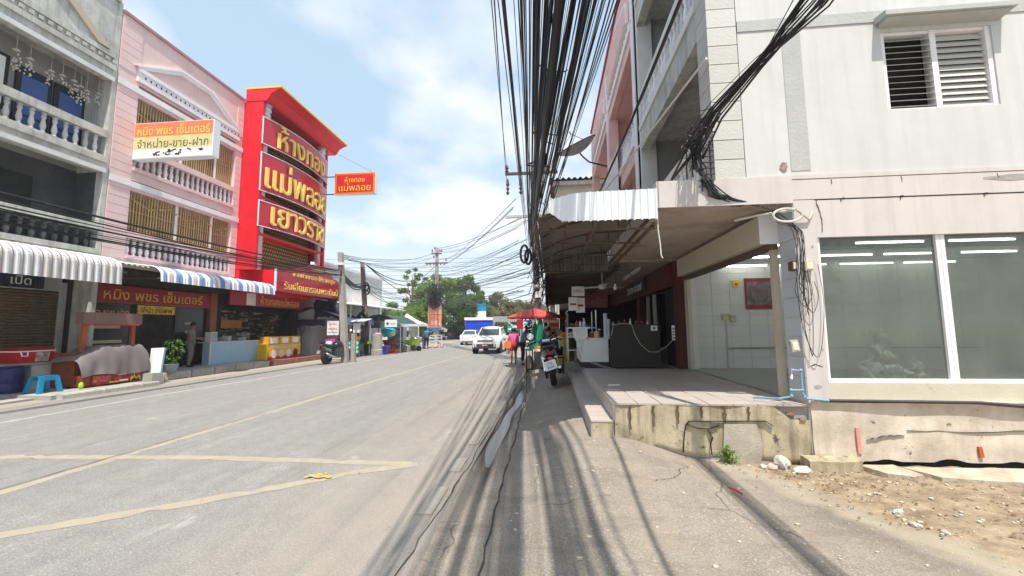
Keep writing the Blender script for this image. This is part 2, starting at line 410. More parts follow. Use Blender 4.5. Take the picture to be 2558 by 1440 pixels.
m_paper = M('paper_white', (0.78, 0.78, 0.76), 0.7, var=0.04)
m_ink = M('ink_dark', (0.03, 0.03, 0.04), 0.6, var=0.1)
m_inkred = M('ink_red', (0.55, 0.03, 0.04), 0.6, var=0.1)
m_inkgreen = M('ink_green', (0.03, 0.16, 0.09), 0.6, var=0.1)
m_inkblue = M('ink_blue', (0.05, 0.16, 0.55), 0.6, var=0.1)
m_carwhite = M('car_white', (0.82, 0.82, 0.82), 0.22, var=0.02, coat=0.6)
m_carblack = M('car_black', (0.012, 0.012, 0.014), 0.2, var=0.05, coat=0.7)
m_shopglass = M('shop_glass', (0.02, 0.02, 0.02), 0.12, var=0.3)
m_carglass = M('car_glass', (0.05, 0.065, 0.075), 0.06, var=0.2, spec=0.8)
m_chrome = M('chrome', (0.75, 0.75, 0.76), 0.12, metal=1.0, var=0.03)
m_lamp = M('lamp_lens', (0.75, 0.76, 0.78), 0.12, var=0.1, coat=0.5)
m_redlens = M('red_lens', (0.42, 0.01, 0.012), 0.18, var=0.1, coat=0.5)
m_tarp = M('dark_blue_tarp', (0.035, 0.035, 0.075), 0.7, var=0.35, scale=6, bump=0.4, bscale=12)
m_canvaswhite = M('white_canvas', (0.74, 0.74, 0.73), 0.8, var=0.05)
m_bluetarp = M('bright_blue_tarp', (0.01, 0.05, 0.55), 0.45, var=0.12)
m_parasol = M('red_canvas', (0.60, 0.075, 0.07), 0.75, var=0.08)
m_tilewhite = M('white_wall_tile', (0.62, 0.62, 0.59), 0.35, var=0.05, dirt=(0.35, 0.34, 0.31), damt=0.5, rnd=0.04)
m_tilegrey = M('grey_wall_tile', (0.50, 0.52, 0.56), 0.4, var=0.06, dirt=(0.3, 0.3, 0.3), damt=0.3, rnd=0.04)
m_tilepink = M('pink_floor_tile', (0.425, 0.375, 0.34), 0.55, var=0.08, dirt=(0.24, 0.195, 0.17), dscale=2, damt=0.75, rnd=0.05)
m_tilered = M('brown_kerb_tile', (0.30, 0.12, 0.09), 0.5, var=0.2, scale=9, rnd=0.15)
m_beige = M('beige_metal', (0.52, 0.46, 0.36), 0.6, var=0.05, dirt=(0.3, 0.25, 0.18), damt=0.4)
m_tube = M('lit_tube', (1, 1, 1), 0.5, emit=(0.93, 1.0, 0.98), estr=8.0)
m_bulbglow = M('lit_bulb', (1, 1, 1), 0.5, emit=(1.0, 0.85, 0.6), estr=3.0)
m_cover = M('mauve_cover', (0.165, 0.14, 0.14), 0.85, var=0.15, bump=0.2, bscale=60)
m_jeans = M('jeans', (0.06, 0.15, 0.30), 0.8, var=0.15)
m_boxyellow = M('yellow_box', (0.72, 0.38, 0.05), 0.6, var=0.08)
# ---------------------------------------------------------------- ground materials
def ground_mat(name, base, stretch, kind):
    m = bpy.data.materials.new(name); m.use_nodes = True
    t = m.node_tree; N = t.nodes; L = t.links; b = N['Principled BSDF']
    b.inputs['Roughness'].default_value = 0.85; b.inputs['Specular IOR Level'].default_value = 0.3
    g = N.new('ShaderNodeTexCoord'); sep = N.new('ShaderNodeSeparateXYZ'); L.new(g.outputs['Object'], sep.inputs[0])
    def noise(sc, det, mapsc=None, ro=0.6):
        n = N.new('ShaderNodeTexNoise'); n.inputs['Scale'].default_value = sc; n.inputs['Detail'].default_value = det; n.inputs['Roughness'].default_value = ro
        if mapsc:
            mp = N.new('ShaderNodeMapping'); mp.inputs['Scale'].default_value = mapsc; L.new(g.outputs['Object'], mp.inputs[0]); L.new(mp.outputs[0], n.inputs['Vector'])
        else: L.new(g.outputs['Object'], n.inputs['Vector'])
        return n.outputs[0]
    def rng(f, a, c, va=0.0, vb=1.0):
        n = N.new('ShaderNodeMapRange')
        for i, v in ((1, a), (2, c), (3, va), (4, vb)): n.inputs[i].default_value = v
        L.new(f, n.inputs[0]); return n.outputs[0]
    def mixc(f, a, c2):
        n = N.new('ShaderNodeMix'); n.data_type = 'RGBA'
        if isinstance(f, float): n.inputs[0].default_value = f
        else: L.new(f, n.inputs[0])
        for s, v in ((6, a), (7, c2)):
            if isinstance(v, tuple): n.inputs[s].default_value = (*v, 1)
            else: L.new(v, n.inputs[s])
        return n.outputs[2]
    def mth(op, a, b2):
        n = N.new('ShaderNodeMath'); n.operation = op
        for i, v in enumerate((a, b2)):
            if isinstance(v, (int, float)): n.inputs[i].default_value = v
            else: L.new(v, n.inputs[i])
        return n.outputs[0]
    hi = tuple(x * 1.14 for x in base); lo = tuple(x * 0.86 for x in base)
    c = mixc(rng(noise(1.0, 6, stretch), 0.32, 0.68), lo, hi)
    c = mixc(rng(noise(0.35, 4), 0.40, 0.70, 0, 0.55), c, tuple(x * 0.80 for x in base))
    c = mixc(rng(noise(5.5, 9, None, 0.75), 0.44, 0.62, 0, 0.65), c, tuple(x * 0.66 for x in base))
    c = mixc(rng(noise(11.0, 8, None, 0.75), 0.55, 0.68, 0, 0.8), c, tuple(x * 1.40 for x in base))
    c = mixc(rng(noise(48, 4, None, 0.7), 0.40, 0.68, 0, 0.75), c, tuple(x * 0.52 for x in base))      # aggregate
    c = mixc(rng(noise(75, 3), 0.56, 0.70, 0, 0.75), c, tuple(min(1, x * 1.9) for x in base))
    if kind == 'road':
        dust = mth('MULTIPLY', rng(mth('ADD', sep.outputs[0], mth('MULTIPLY', noise(0.9, 4), 1.6)), -2.6, -0.7), rng(noise(1.0, 6, (2.2, 0.35, 1)), 0.3, 0.7, 0.35, 1.0))
        c = mixc(mth('MULTIPLY', dust, 0.75), c, (0.305, 0.262, 0.215))
        d2 = rng(mth('ADD', sep.outputs[0], mth('MULTIPLY', noise(0.7, 4), 1.2)), -10.6, -11.6)
        c = mixc(mth('MULTIPLY', d2, 0.75), c, (0.36, 0.31, 0.25))
        c = mixc(rng(noise(2.6, 8, (1, 0.5, 1), 0.7), 0.60, 0.70, 0, 0.55), c, (0.40, 0.39, 0.38))   # pale scuffs
        c = mixc(rng(noise(3.1, 7, (1.0, 0.8, 1), 0.75), 0.65, 0.72, 0, 0.7), c, (0.08, 0.078, 0.075))
        c = mixc(mth('MULTIPLY', rng(noise(1.0, 6, (2.6, 0.05, 1), 0.6), 0.52, 0.66), rng(noise(1.4, 4), 0.35, 0.6, 0.1, 0.5)), c, (0.15, 0.147, 0.143))   # tyre tracks
    if kind == 'pave':
        c = mixc(rng(noise(1.3, 7, (1.4, 0.7, 1)), 0.45, 0.70, 0, 0.6), c, (0.29, 0.24, 0.185))
        c = mixc(rng(noise(2.4, 9, (0.45, 1.6, 1), 0.74), 0.50, 0.66, 0, 0.6), c, (0.15, 0.13, 0.11))
        c = mixc(rng(noise(4.0, 8, (1, 0.45, 1), 0.72), 0.64, 0.72, 0, 0.6), c, (0.06, 0.058, 0.055))
        c = mixc(rng(noise(2.2, 8, (0.6, 1, 1), 0.7), 0.63, 0.72, 0, 0.5), c, (0.46, 0.43, 0.39))
        wet = rng(sep.outputs[2], -0.012, -0.034)
        c = mixc(mth('MULTIPLY', wet, 0.75), c, (0.045, 0.038, 0.03))
        # sandy earth beyond the edge of the asphalt: distance from a wavering line
        d = mth('ADD', mth('ADD', mth('MULTIPLY', sep.outputs[0], 0.92), mth('MULTIPLY', sep.outputs[1], 0.40)), mth('MULTIPLY', noise(1.4, 7, None, 0.65), 0.75))
        band = mth('MULTIPLY', rng(d, 4.22, 4.42), rng(d, 5.0, 4.7))
        near = rng(sep.outputs[1], 6.0, 5.6)
        earth = mth('MULTIPLY', rng(d, 4.50, 4.75), near); band = mth('MULTIPLY', band, near)
        c = mixc(mth('MULTIPLY', band, 0.7), c, (0.37, 0.32, 0.245))
        ec = mixc(rng(noise(3.0, 8, (1, 1.5, 1), 0.7), 0.35, 0.68), (0.17, 0.122, 0.078), (0.37, 0.295, 0.20))
        ec = mixc(rng(noise(22, 5, None, 0.7), 0.56, 0.70, 0, 0.8), ec, (0.10, 0.07, 0.045))
        ec = mixc(rng(noise(16, 4, (1, 1.3, 1), 0.7), 0.63, 0.70, 0, 0.8), ec, (0.42, 0.35, 0.26))
        c = mixc(earth, c, ec)
    if kind == 'pave':
        vo = N.new('ShaderNodeTexVoronoi'); vo.feature = 'DISTANCE_TO_EDGE'; vo.inputs['Scale'].default_value = 0.55
        wz = N.new('ShaderNodeTexNoise'); wz.inputs['Scale'].default_value = 2.5; wz.inputs['Detail'].default_value = 6; L.new(g.outputs['Object'], wz.inputs['Vector'])
        va = N.new('ShaderNodeMix'); va.data_type = 'VECTOR'; va.inputs[0].default_value = 0.22; L.new(g.outputs['Object'], va.inputs[4]); L.new(wz.outputs['Color'], va.inputs[5]); L.new(va.outputs[1], vo.inputs['Vector'])
        crk = mth('MULTIPLY', rng(vo.outputs['Distance'], 0.004, 0.001), rng(noise(0.8, 3), 0.46, 0.56))
        crk = mth('MULTIPLY', crk, rng(d, 4.4, 4.2))
        c = mixc(mth('MULTIPLY', crk, 0.75), c, (0.06, 0.054, 0.047))
    L.new(c, b.inputs['Base Color'])
    bp = N.new('ShaderNodeBump'); bp.inputs['Strength'].default_value = 0.55; bp.inputs['Distance'].default_value = 0.012
    L.new(mth('ADD', noise(60, 3), mth('MULTIPLY', noise(9, 5), 0.7)), bp.inputs['Height']); L.new(bp.outputs[0], b.inputs['Normal'])
    return m
m_road = ground_mat('worn_asphalt', (0.268, 0.256, 0.241), (3.0, 0.30, 1), 'road')
m_pave = ground_mat('old_pavement', (0.285, 0.25, 0.21), (3.5, 0.5, 1), 'pave')
m_farpave = M('dusty_ground', (0.36, 0.32, 0.27), 0.95, var=0.15, dirt=(0.22, 0.19, 0.15), damt=0.5)
def worn_paint(name, col, under, amt):
    return M(name, col, 0.8, var=0.08, scale=1.2, dirt=under, dscale=7.0, damt=amt, lo=0.36, bump=0.25, bscale=60)
m_lineyellow = worn_paint('worn_yellow_line', (0.345, 0.298, 0.215), (0.255, 0.243, 0.222), 1.0)
m_linewhite = worn_paint('worn_white_line', (0.40, 0.395, 0.39), (0.24, 0.235, 0.23), 0.95)
m_lineweak = worn_paint('faint_yellow_line', (0.268, 0.246, 0.205), (0.256, 0.238, 0.208), 0.95)
m_water = M('puddle_water', (0.05, 0.05, 0.045), 0.16, var=0.2, spec=1.0)

def sstep(a, b, x):
    t = max(0.0, min(1.0, (x - a) / (b - a))); return t * t * (3 - 2 * t)
def lerp(a, b, t): return a + (b - a) * max(0.0, min(1.0, t))
def wob(x, y): return 0.5 * math.sin(x * 2.3 + 1.3 * math.sin(y * 0.9)) + 0.5 * math.sin(y * 1.7 + 2.0 * math.sin(x * 1.1 + y * 0.35))
def hpave(x, y):
    gx_ = -0.80 + 0.05 * math.sin(y * 0.7) + 0.02 * math.sin(y * 2.9)
    dep = 0.052 * sstep(3.2, 6.5, y) + 0.012
    g = -dep * math.exp(-((x - gx_) / (0.13 + 0.02 * math.sin(y * 1.3))) ** 2)
    rise = 0.255 * sstep(-0.45, 0.42, x)
    fy = sstep(3.2, 5.6, y)
    drop = 1 - sstep(0.75, 1.9, x) * 1.05
    z = g + rise * fy * drop - 0.02 * sstep(2.0, 3.0, x)
    z += 0.010 * wob(x * 0.9, y * 0.9) * sstep(-0.6, 0.3, x) + (0.006 * wob(x * 3, y * 3) + 0.012 * wob(x * 7 + 1, y * 6) + 0.007 * wob(x * 13, y * 12 + 2)) * sstep(2.2, 3.2, x + .3 * y - 1.2)
    return z
# far ground sheet
struct(B().box(-1600, 1600, -1500, 1600, -0.30, -0.10), 'ground', m_farpave)
# road
b = B(); b.grid(lambda u, v: ((x := lerp(-12.75, -0.97, u)), (y := lerp(-7, 46, v)), 0.0), 24, 110)
struct(b, 'road', m_road, smooth=True)
b = B(); b.grid(lambda u, v: (lerp(-60, 40, u), lerp(46, 56, v), 0.0), 4, 2)
struct(b, 'cross_road', m_road)
b = B(); b.grid(lambda u, v: (lerp(-70, 40, u), lerp(56, 78, v), 0.03), 4, 2)
struct(b, 'parking_ground', m_farpave)
# pavement on the near side, with its gutter
b = B(); b.grid(lambda u, v: ((x := lerp(-0.97, 9.2, u ** 1.45)), (y := lerp(-5, 26, v)), hpave(x, y)), 96, 230)
struct(b, 'pavement', m_pave, smooth=True)
b = B(); b.grid(lambda u, v: (lerp(-0.97, 9.2, u), lerp(26, 46, v), 0.02 + 0.13 * sstep(0.05, 0.2, u)), 12, 4)
struct(b, 'pavement', m_pave)
# water standing in the gutter
b = B(); b.grid(lambda u, v: ((y := lerp(4.2, 15.5, v)), 0)[:0] or (-0.80 + 0.05 * math.sin(y * 0.7) + (u - 0.5) * 0.2, y, -0.043), 4, 60)
struct(b, 'puddle', m_water)
# cracks that run along the gutter as thin grooves of dark grit
m_grit = M('grit', (0.055, 0.048, 0.040), 0.95, var=0.4, scale=20)
def crack(name, pts, w):
    b = B(); out = []
    for i in range(len(pts) - 1):
        for k in range(14):
            t = k / 14; x = lerp(pts[i][0], pts[i + 1][0], t); y = lerp(pts[i][1], pts[i + 1][1], t)
            out.append((x + random.uniform(-.018, .018), y))
    for i in range(len(out) - 1):
        (x0, y0), (x1, y1) = out[i], out[i + 1]; ww = w * random.uniform(0.5, 1.5)
        z0 = (hpave(x0, y0) if x0 > -0.97 else 0.004) + 0.005; z1 = (hpave(x1, y1) if x1 > -0.97 else 0.004) + 0.005
        b.quad((x0 - ww, y0, z0), (x0 + ww, y0, z0), (x1 + ww, y1, z1), (x1 - ww, y1, z1))
    return struct(b, name, m_grit)
crack('pavement_crack', [(-0.50, 2.6), (-0.56, 5.5), (-0.62, 9), (-0.66, 14)], 0.007)
crack('road_crack', [(-1.07, 2.4), (-1.02, 4.9), (-1.0, 9), (-1.0, 13)], 0.006)
crack('pavement_crack', [(1.0, 4.35), (1.25, 4.5), (1.42, 4.85), (1.55, 5.0)], 0.004)
crack('road_crack', [(-5.80, 3.0), (-5.76, 6), (-5.72, 8)], 0.005)
# road markings: thin sheets of worn paint
def marking(name, pts, w, mt, z):
    b = B(); P_ = []
    for i in range(len(pts) - 1):
        n = max(2, int(math.dist(pts[i], pts[i + 1]) / 0.13))
        for k in range(n + (i == len(pts) - 2)): P_.append((lerp(pts[i][0], pts[i + 1][0], k / n), lerp(pts[i][1], pts[i + 1][1], k / n)))
    for i in range(len(P_) - 1):
        (x0, y0), (x1, y1) = P_[i], P_[i + 1]; d = Vector((x1 - x0, y1 - y0)).normalized() * w / 2
        ra, rb = random.uniform(.78, 1.12), random.uniform(.78, 1.12)
        if i == 0: pa, pb_ = ra, rb
        if random.random() < .05: ra *= .2
        elif random.random() < .05: rb *= .2
        b.quad((x0 - d.y * pa, y0 + d.x * pa, z), (x0 + d.y * pb_, y0 - d.x * pb_, z), (x1 + d.y * rb, y1 - d.x * rb, z), (x1 - d.y * ra, y1 + d.x * ra, z)); pa, pb_ = ra, rb
    return struct(b, name, mt)
marking('center_line', [(-5.70, 1.0), (-5.68, 10), (-5.60, 16), (-5.35, 26), (-5.0, 40)], 0.15, m_lineyellow, 0.0012)
marking('edge_line', [(-9.95, 3.0), (-10.15, 9.9), (-9.75, 16), (-9.7, 30)], 0.11, m_linewhite, 0.0012)
marking('hatch_line', [(-9.2, 4.82), (-4.39, 5.08), (-1.75, 5.02)], 0.17, m_lineyellow, 0.0018)
marking('hatch_line', [(-6.2, 1.9), (-4.49, 3.08), (-3.41, 3.82), (-2.25, 4.70), (-1.65, 5.02)], 0.17, m_lineyellow, 0.0026)
b = B()
for i in range(9):
    x = -9.0 + i * 0.9; b.quad((x, 36.6, 0.014), (x + 0.5, 36.6, 0.014), (x + 0.5, 39.2, 0.014), (x, 39.2, 0.014))
marking('stop_line', [(-9.2, 35.2), (-5.4, 35.2)], 0.4, m_linewhite, 0.014)
for i in range(8):
    x = -9.4 + i * 0.95
    marking('crossing_stripe', [(x, 37.0), (x, 39.6)], 0.45, m_linewhite, 0.014)
b = B(); random.seed(3)
for k in range(40):
    x = -2.62 + random.gauss(0, 0.07); y = 4.50 + random.gauss(0, 0.035); a = random.uniform(0.004, 0.018)
    b.add([(x + a * math.cos(t) * 1.6, y + a * math.sin(t), 0.013 + k * 0.0003) for t in (0, 1, 2.1, 3.2, 4.2, 5.2)], [(0, 1, 2, 3, 4, 5)])
struct(b, 'paint_splash', M('faded_yellow', (.55, .38, .08), .8, var=.2))
# concrete drain covers set along the road's edge
dcm = [meshof(B().box(-0.07, 0.07, -l / 2, l / 2, -0.05, 0.012), 'drain_cover', m_cov) for l, m_cov in ((0.62, M('pale_cover', (0.33, 0.30, 0.26), 0.85, var=0.12, dirt=(0.22, 0.2, 0.17), damt=0.6, bump=0.5)),)]
road = bpy.data.objects['road']
for i, (x, y, s) in enumerate(((-1.155, 4.0, 1.0), (-1.15, 5.0, 0.75), (-1.14, 6.45, 1.9), (-1.10, 8.6, 2.2), (-1.08, 10.6, 2.4), (-1.06, 12.8, 2.4))):
    o = bpy.data.objects.new('drain_cover', dcm[0]); COL.objects.link(o); o.parent = road; o.location = (x, y, 0.004); o.scale = (1, s, 1); o.rotation_euler = (0, 0, rad(random.uniform(-1.5, 1.5)))
# far-side pavement in three stretches with kerb stones
lp = struct(B().box(-15.6, -12.05, 8.9, 11.75, -0.1, 0.11), 'sidewalk', m_conc)
lp2 = struct(B().box(-15.6, -13.2, 11.75, 18.15, -0.1, 0.215), 'sidewalk', M('porch_tile', (0.42, 0.41, 0.41), 0.5, var=0.08, dirt=(0.28, 0.26, 0.24), damt=0.5))
lp3 = struct(B().box(-16.5, -12.95, 18.15, 22.3, -0.1, 0.205), 'sidewalk', m_tilered)
lp4 = struct(B().box(-16.5, -12.75, 22.3, 45.9, -0.1, 0.03), 'sidewalk', m_farpave)
struct(B().box(-16.5, -12.76, -7, 8.9, -0.1, 0.02), 'sidewalk', m_conc)
struct(B().box(-15.6, -12.5, 8.0, 8.9, -0.1, 0.05), 'ramp', m_conc)
ks = meshof(B().prism([(0, -0.1), (0.16, -0.1), (0.15, 0.10), (0.125, 0.135), (0, 0.135)], 'y', -0.49, 0.49), 'kerb_stone', M('kerb_concrete', (0.42, 0.40, 0.35), 0.9, var=0.2, dirt=(0.14, 0.12, 0.10), dscale=3, damt=0.7, bump=0.5, rnd=0.15))
for y in (9.5, 10.5, 11.25): 
    o = inst(ks, lp, (-12.05, y, 0.0), name='kerb_stone', scale=(1, 1 if y < 11 else 0.5, 1))
for k in range(6): inst(ks, lp2, (-13.2, 12.27 + k * 1.03, 0.085 - 0.0), name='kerb_stone', rot=(0, 0, rad(random.uniform(-1, 1))))
kt = meshof(B().box(0, 0.03, -0.14, 0.14, -0.1, 0.21), 'kerb_tile', m_tilered)
for k in range(14): inst(kt, lp3, (-12.95, 18.32 + k * 0.288, 0.0), name='kerb_tile')
# ---------------------------------------------------------------- the corner building on the near side
YW = 5.45
cb = thing('corner_shophouse', 'pale corner shophouse with louvred upper window and empty glass shop at street level', 'building', (3.1, YW, 0))
# upper side wall with a hole for the louvred window (X 4.40-5.72, Z 4.42-5.50)
b = B()
def wall_xz(b, y0, y1, xs, zs, holes):
    for i in range(len(xs) - 1):
        for j in range(len(zs) - 1):
            cx, cz = (xs[i] + xs[i + 1]) / 2, (zs[j] + zs[j + 1]) / 2
            if not any(h[0] < cx < h[1] and h[2] < cz < h[3] for h in holes): b.box(xs[i], xs[i + 1], y0, y1, zs[j], zs[j + 1])
wall_xz(b, YW, YW + 0.2, [2.6, 4.40, 5.72, 9.4], [3.58, 4.42, 5.50, 11.2], [(4.40, 5.72, 4.42, 5.50)])
b.build('wall', m_whitewall, cb)
b = B().box(3.16, 3.40, YW - 0.006, YW + 0.01, 3.66, 5.62).build('render_strip', m_patch, cb)
b = B().box(2.6, 9.4, YW - 0.012, YW + 0.01, 5.645, 5.80); b.build('upper_band', m_patch, cb)
# corner pilaster of grooved blocks
b = B().box(2.22, 2.58, YW + 0.01, YW + 0.35, 3.25, 11.2); b.build('pilaster_core', m_greyconc, cb)
m_blk = M('pilaster_plaster', (0.54, 0.54, 0.505), 0.8, var=0.07, dirt=(0.50, 0.50, 0.46), damt=0.5, bump=0.3, rnd=0.05)
blk = meshof(B().box(-0.19, 0.19, -0.02, 0.36, 0.006, 0.262), 'pilaster_block', m_blk)
for k in range(24): inst(blk, cb, (2.39, YW, 3.58 + k * 0.268), name='pilaster_block')
# pink band between the floors, in two courses with a shadow groove
b = B().box(3.145, 9.4, YW - 0.02, YW + 0.18, 3.27, 3.53); b.build('floor_band', m_pinkwall, cb)
b = B().box(2.2, 9.4, YW - 0.016, YW + 0.18, 3.545, 3.60); b.build('floor_band', m_pinkwall, cb)
b = B().box(3.40, 9.4, YW - 0.012, YW + 0.16, 2.77, 3.255); b.build('lintel', m_pinkwall, cb)
b = B().box(3.3, 9.4, YW + 0.01, YW + 0.15, 3.2, 3.6); b.build('band_core', m_dark, cb)
b = B().box(3.14, 3.395, YW - 0.02, YW + 0.36, -0.05, 3.26); b.build('corner_pillar', m_pinkwall, cb)
pt = meshof(B().box(-0.008, 0.004, 0.004, 0.366, 0.004, 0.245), 'pillar_tile', m_tilegrey)
for k in range(10): inst(pt, cb, (3.138, YW - 0.015, 0.76 + k * 0.25), name='pillar_tile')
# low wall below the shop window, its ledge and the peeling base
b = B().box(3.40, 9.4, YW + 0.0, YW + 0.16, 0.72, 0.945); b.build('sill_wall', m_yellowwall, cb)
b = B(); b.grid(lambda u, v: (lerp(3.15, 9.4, u), YW - 0.035 - 0.012 * wob(u * 14, v * 5) - (0.05 if v > .97 else 0), lerp(-0.02 + 0.05 * max(0, wob(u * 25, 3)) + (0.05 if u > 0.08 else 0), 0.72, v)), 90, 14)
b.build('wall_base', m_base2, cb, smooth=True)
b = B().box(3.17, 9.4, YW + 0.02, YW + 0.16, -0.1, 0.72); b.build('base_core', m_dark, cb)
b = B().box(3.17, 9.4, YW - 0.055, YW + 0.02, 0.715, 0.735); b.build('base_ledge', m_base2, cb)
for x, z0, z1, mt in ((3.66, 0.12, 0.42, M('faded_red_mark', (0.62, 0.27, 0.24), 0.9, var=0.2)), (4.98, 0.10, 0.22, M('orange_mark', (0.52, 0.12, 0.03), 0.9, var=0.2))):
    B().hexa([(x - .02, YW - .052, z0), (x + .025, YW - .052, z0), (x + .025, YW - .03, z0), (x - .02, YW - .03, z0), (x - .03, YW - .052, z1), (x + .01, YW - .052, z1), (x + .01, YW - .03, z1), (x - .03, YW - .03, z1)]).build('paint_mark', mt, cb)
def hair(pts, w=.0035, y=None):
    b = B(); q = []
    for i in range(len(pts) - 1):
        for k in range(6): q.append((lerp(pts[i][0], pts[i + 1][0], k / 6) + random.uniform(-.008, .008), lerp(pts[i][1], pts[i + 1][1], k / 6) + random.uniform(-.008, .008)))
    for i in range(len(q) - 1):
        (x0, z0), (x1, z1) = q[i], q[i + 1]; l = math.hypot(x1 - x0, z1 - z0) + 1e-6; nx, nz = -(z1 - z0) / l * w * random.uniform(.4, 1.3), (x1 - x0) / l * w * random.uniform(.4, 1.3); yy = YW - .024 if y is None else y
        b.hexa([(x0 - nx, yy, z0 - nz), (x0 + nx, yy, z0 + nz), (x1 + nx, yy, z1 + nz), (x1 - nx, yy, z1 - nz), (x0 - nx, yy + .02, z0 - nz), (x0 + nx, yy + .02, z0 + nz), (x1 + nx, yy + .02, z1 + nz), (x1 - nx, yy + .02, z1 - nz)])
    b.build('hairline_crack', m_grit, cb)
random.seed(61)
for x in (3.62, 4.45, 5.55): hair([(x, 3.52), (x + .01, 3.44)]); 
for x in (3.72, 4.42, 5.38): hair([(x, 3.27), (x, 3.21)], y=YW - .016); hair([(x, 3.27), (x + .05, 3.275)])
hair([(3.42, 3.26), (3.47, 3.0), (3.46, 2.8)], .002, YW - .022); hair([(3.2, 1.15), (3.27, 1.17), (3.34, 1.14)], .006, YW - .022); hair([(3.18, 2.45), (3.2, 2.3), (3.17, 2.2)], .004, YW - .022)
hair([(4.2, .40), (4.9, .385), (5.6, .41)], .0022, YW - .050); hair([(3.75, .28), (4.0, .33), (4.2, .34)], .0018, YW - .050)
for x, z, w, h in ((5.72, 3.46, .35, .05), (3.26, .9, .05, .03), (3.2, 2.0, .02, .02), (3.33, 2.65, .015, .02), (3.22, 1.6, .015, .012), (3.35, 1.35, .012, .02)):
    b = B(); b.prism([(x + w * math.cos(a) * random.uniform(.6, 1), z + h * math.sin(a) * random.uniform(.6, 1)) for a in [k * .57 for k in range(11)]], 'y', YW - .0235, YW - .015); b.build('plaster_chip', m_conc, cb)
# louvred window: frame, mullion, two leaves of slats, hood
wf = B()
for x0, x1 in ((4.40, 4.45), (5.00, 5.07), (5.66, 5.72)): wf.box(x0, x1, YW + 0.02, YW + 0.14, 4.42, 5.50)
wf.box(4.45, 5.00, YW + 0.03, YW + 0.13, 4.42, 4.45); wf.box(5.07, 5.66, YW + 0.03, YW + 0.13, 4.42, 4.45); wf.box(4.45, 5.00, YW + 0.03, YW + 0.13, 5.46, 5.50); wf.box(5.07, 5.66, YW + 0.03, YW + 0.13, 5.46, 5.50)
wfo = wf.build('window_frame', m_trim, cb)
B().box(4.40, 5.72, YW + 0.18, YW + 0.2, 4.42, 5.5).build('window_back', m_dark, cb)
m_slat = M('louvre_glass', (0.50, 0.50, 0.46), 0.45, var=0.1, dirt=(0.3, 0.28, 0.24), damt=0.4)
s1 = meshof(B().cbox((0, 0, 0), (0.55, 0.10, 0.006), rx_=rad(30)), 'slat', m_slat)
s2 = meshof(B().cbox((0, 0, 0), (0.59, 0.10, 0.006), rx_=rad(66)), 'slat', m_slat)
for k in range(12):
    inst(s1, wfo, (4.725, YW + 0.065, 4.49 + k * 0.083), name='slat'); inst(s2, wfo, (5.365, YW + 0.075, 4.49 + k * 0.083), name='slat')
b = B().prism([(YW - 0.20, 5.60), (YW - 0.20, 5.66), (YW + 0.05, 5.70), (YW + 0.05, 5.60)], 'x', 4.33, 5.86); b.prism([(YW - 0.16, 5.57), (YW - 0.16, 5.598), (YW - 0.002, 5.598), (YW - 0.002, 5.55)], 'x', 4.37, 5.82); b.build('window_hood', m_patch, cb)
# shop window
sf = B()
for x0, x1 in ((3.40, 3.44), (4.80, 4.845), (4.85, 4.90), (6.3, 6.36), (7.7, 7.76)): sf.box(x0, x1, YW + 0.015, YW + 0.09, 0.99, 2.77)
sf.box(3.40, 9.4, YW + 0.0, YW + 0.10, 0.945, 0.99)
sfo = sf.build('shop_window_frame', m_trim, cb)
gm = glassmat('dirty_shop_glass', (0.70, 0.74, 0.70), 0.44, 0.02, 1.0, (0.23, 0.25, 0.225))
for x0, x1 in ((3.44, 4.80), (4.90, 6.30), (6.36, 7.70)): B().box(x0, x1, YW + 0.05, YW + 0.056, 0.99, 2.77).build('pane', gm, sfo)
# inside of the empty shop
b = B().box(3.16, 12.4, YW + 0.36, 9.74, 0.60, 0.70); b.box(3.16, 3.398, YW + .34, YW + .40, .6, .7); b.build('shop_floor', M('shop_floor_tile', (0.36, 0.36, 0.34), 0.4, var=0.1, dirt=(0.2, 0.19, 0.17), damt=0.5), cb)
B().box(3.16, 12.4, YW + 0.2, 9.76, 3.10, 3.2).build('shop_ceiling', M('shop_ceiling_paint', (0.42, 0.45, 0.43), 0.8, var=0.1), cb)
B().box(3.12, 12.4, 9.745, 9.9, 0.6, 3.2).build('party_wall', M('tile_grout', (0.50, 0.50, 0.48), 0.8, var=0.1), cb)
B().box(12.3, 12.4, YW + 0.2, 9.8, 0.6, 3.2).build('rear_wall', M('rear_wall_grey', (0.32, 0.34, 0.31), 0.8, var=0.1), cb)
wt = meshof(B().box(0.004, 0.396, -0.012, 0.0, 0.004, 0.246), 'wall_tile', m_tilewhite)
for i in range(15):
    for j in range(10): inst(wt, cb, (3.30 + i * 0.4, 9.745, 0.70 + j * 0.24), name='wall_tile', scale=(1, 1, 0.96))
B().box(3.13, 3.29, 9.55, 9.744, 0.7, 3.1).build('end_pilaster', m_white, cb)
B().box(3.97, 3.995, 9.70, 9.732, 0.70, 1.84).build('conduit', m_beige, cb)
B().box(4.02, 9.2, 9.70, 9.732, 1.14, 1.17).build('conduit', m_conc, cb)
# heap of plastic sheet and boards left inside the window
b = B(); random.seed(5)
b.grid(lambda u, v: (3.85 + (0.95 - .45 * v) * u + .2 * v + 0.05 * wob(v * 9, u * 7), YW + 0.17 + 0.035 * wob(u * 16 + 3 * v, v * 9) + .02 * wob(v * 30, u * 18) + .05 * math.sin(v * 26 + 5 * math.sin(u * 7)), 0.72 + 0.86 * v * (0.72 + .28 * math.sin(u * 5 + 1)) + .03 * wob(u * 22, v * 9)), 60, 50)
solo(b, 'plastic_sheet', M('crumpled_plastic', (0.78, 0.78, 0.75), 0.3, var=0.35, scale=9), 'crumpled pale plastic sheet piled against the inside of the empty shop window', 'plastic sheet', (4.3, 6.5, 0.7), smooth=True)
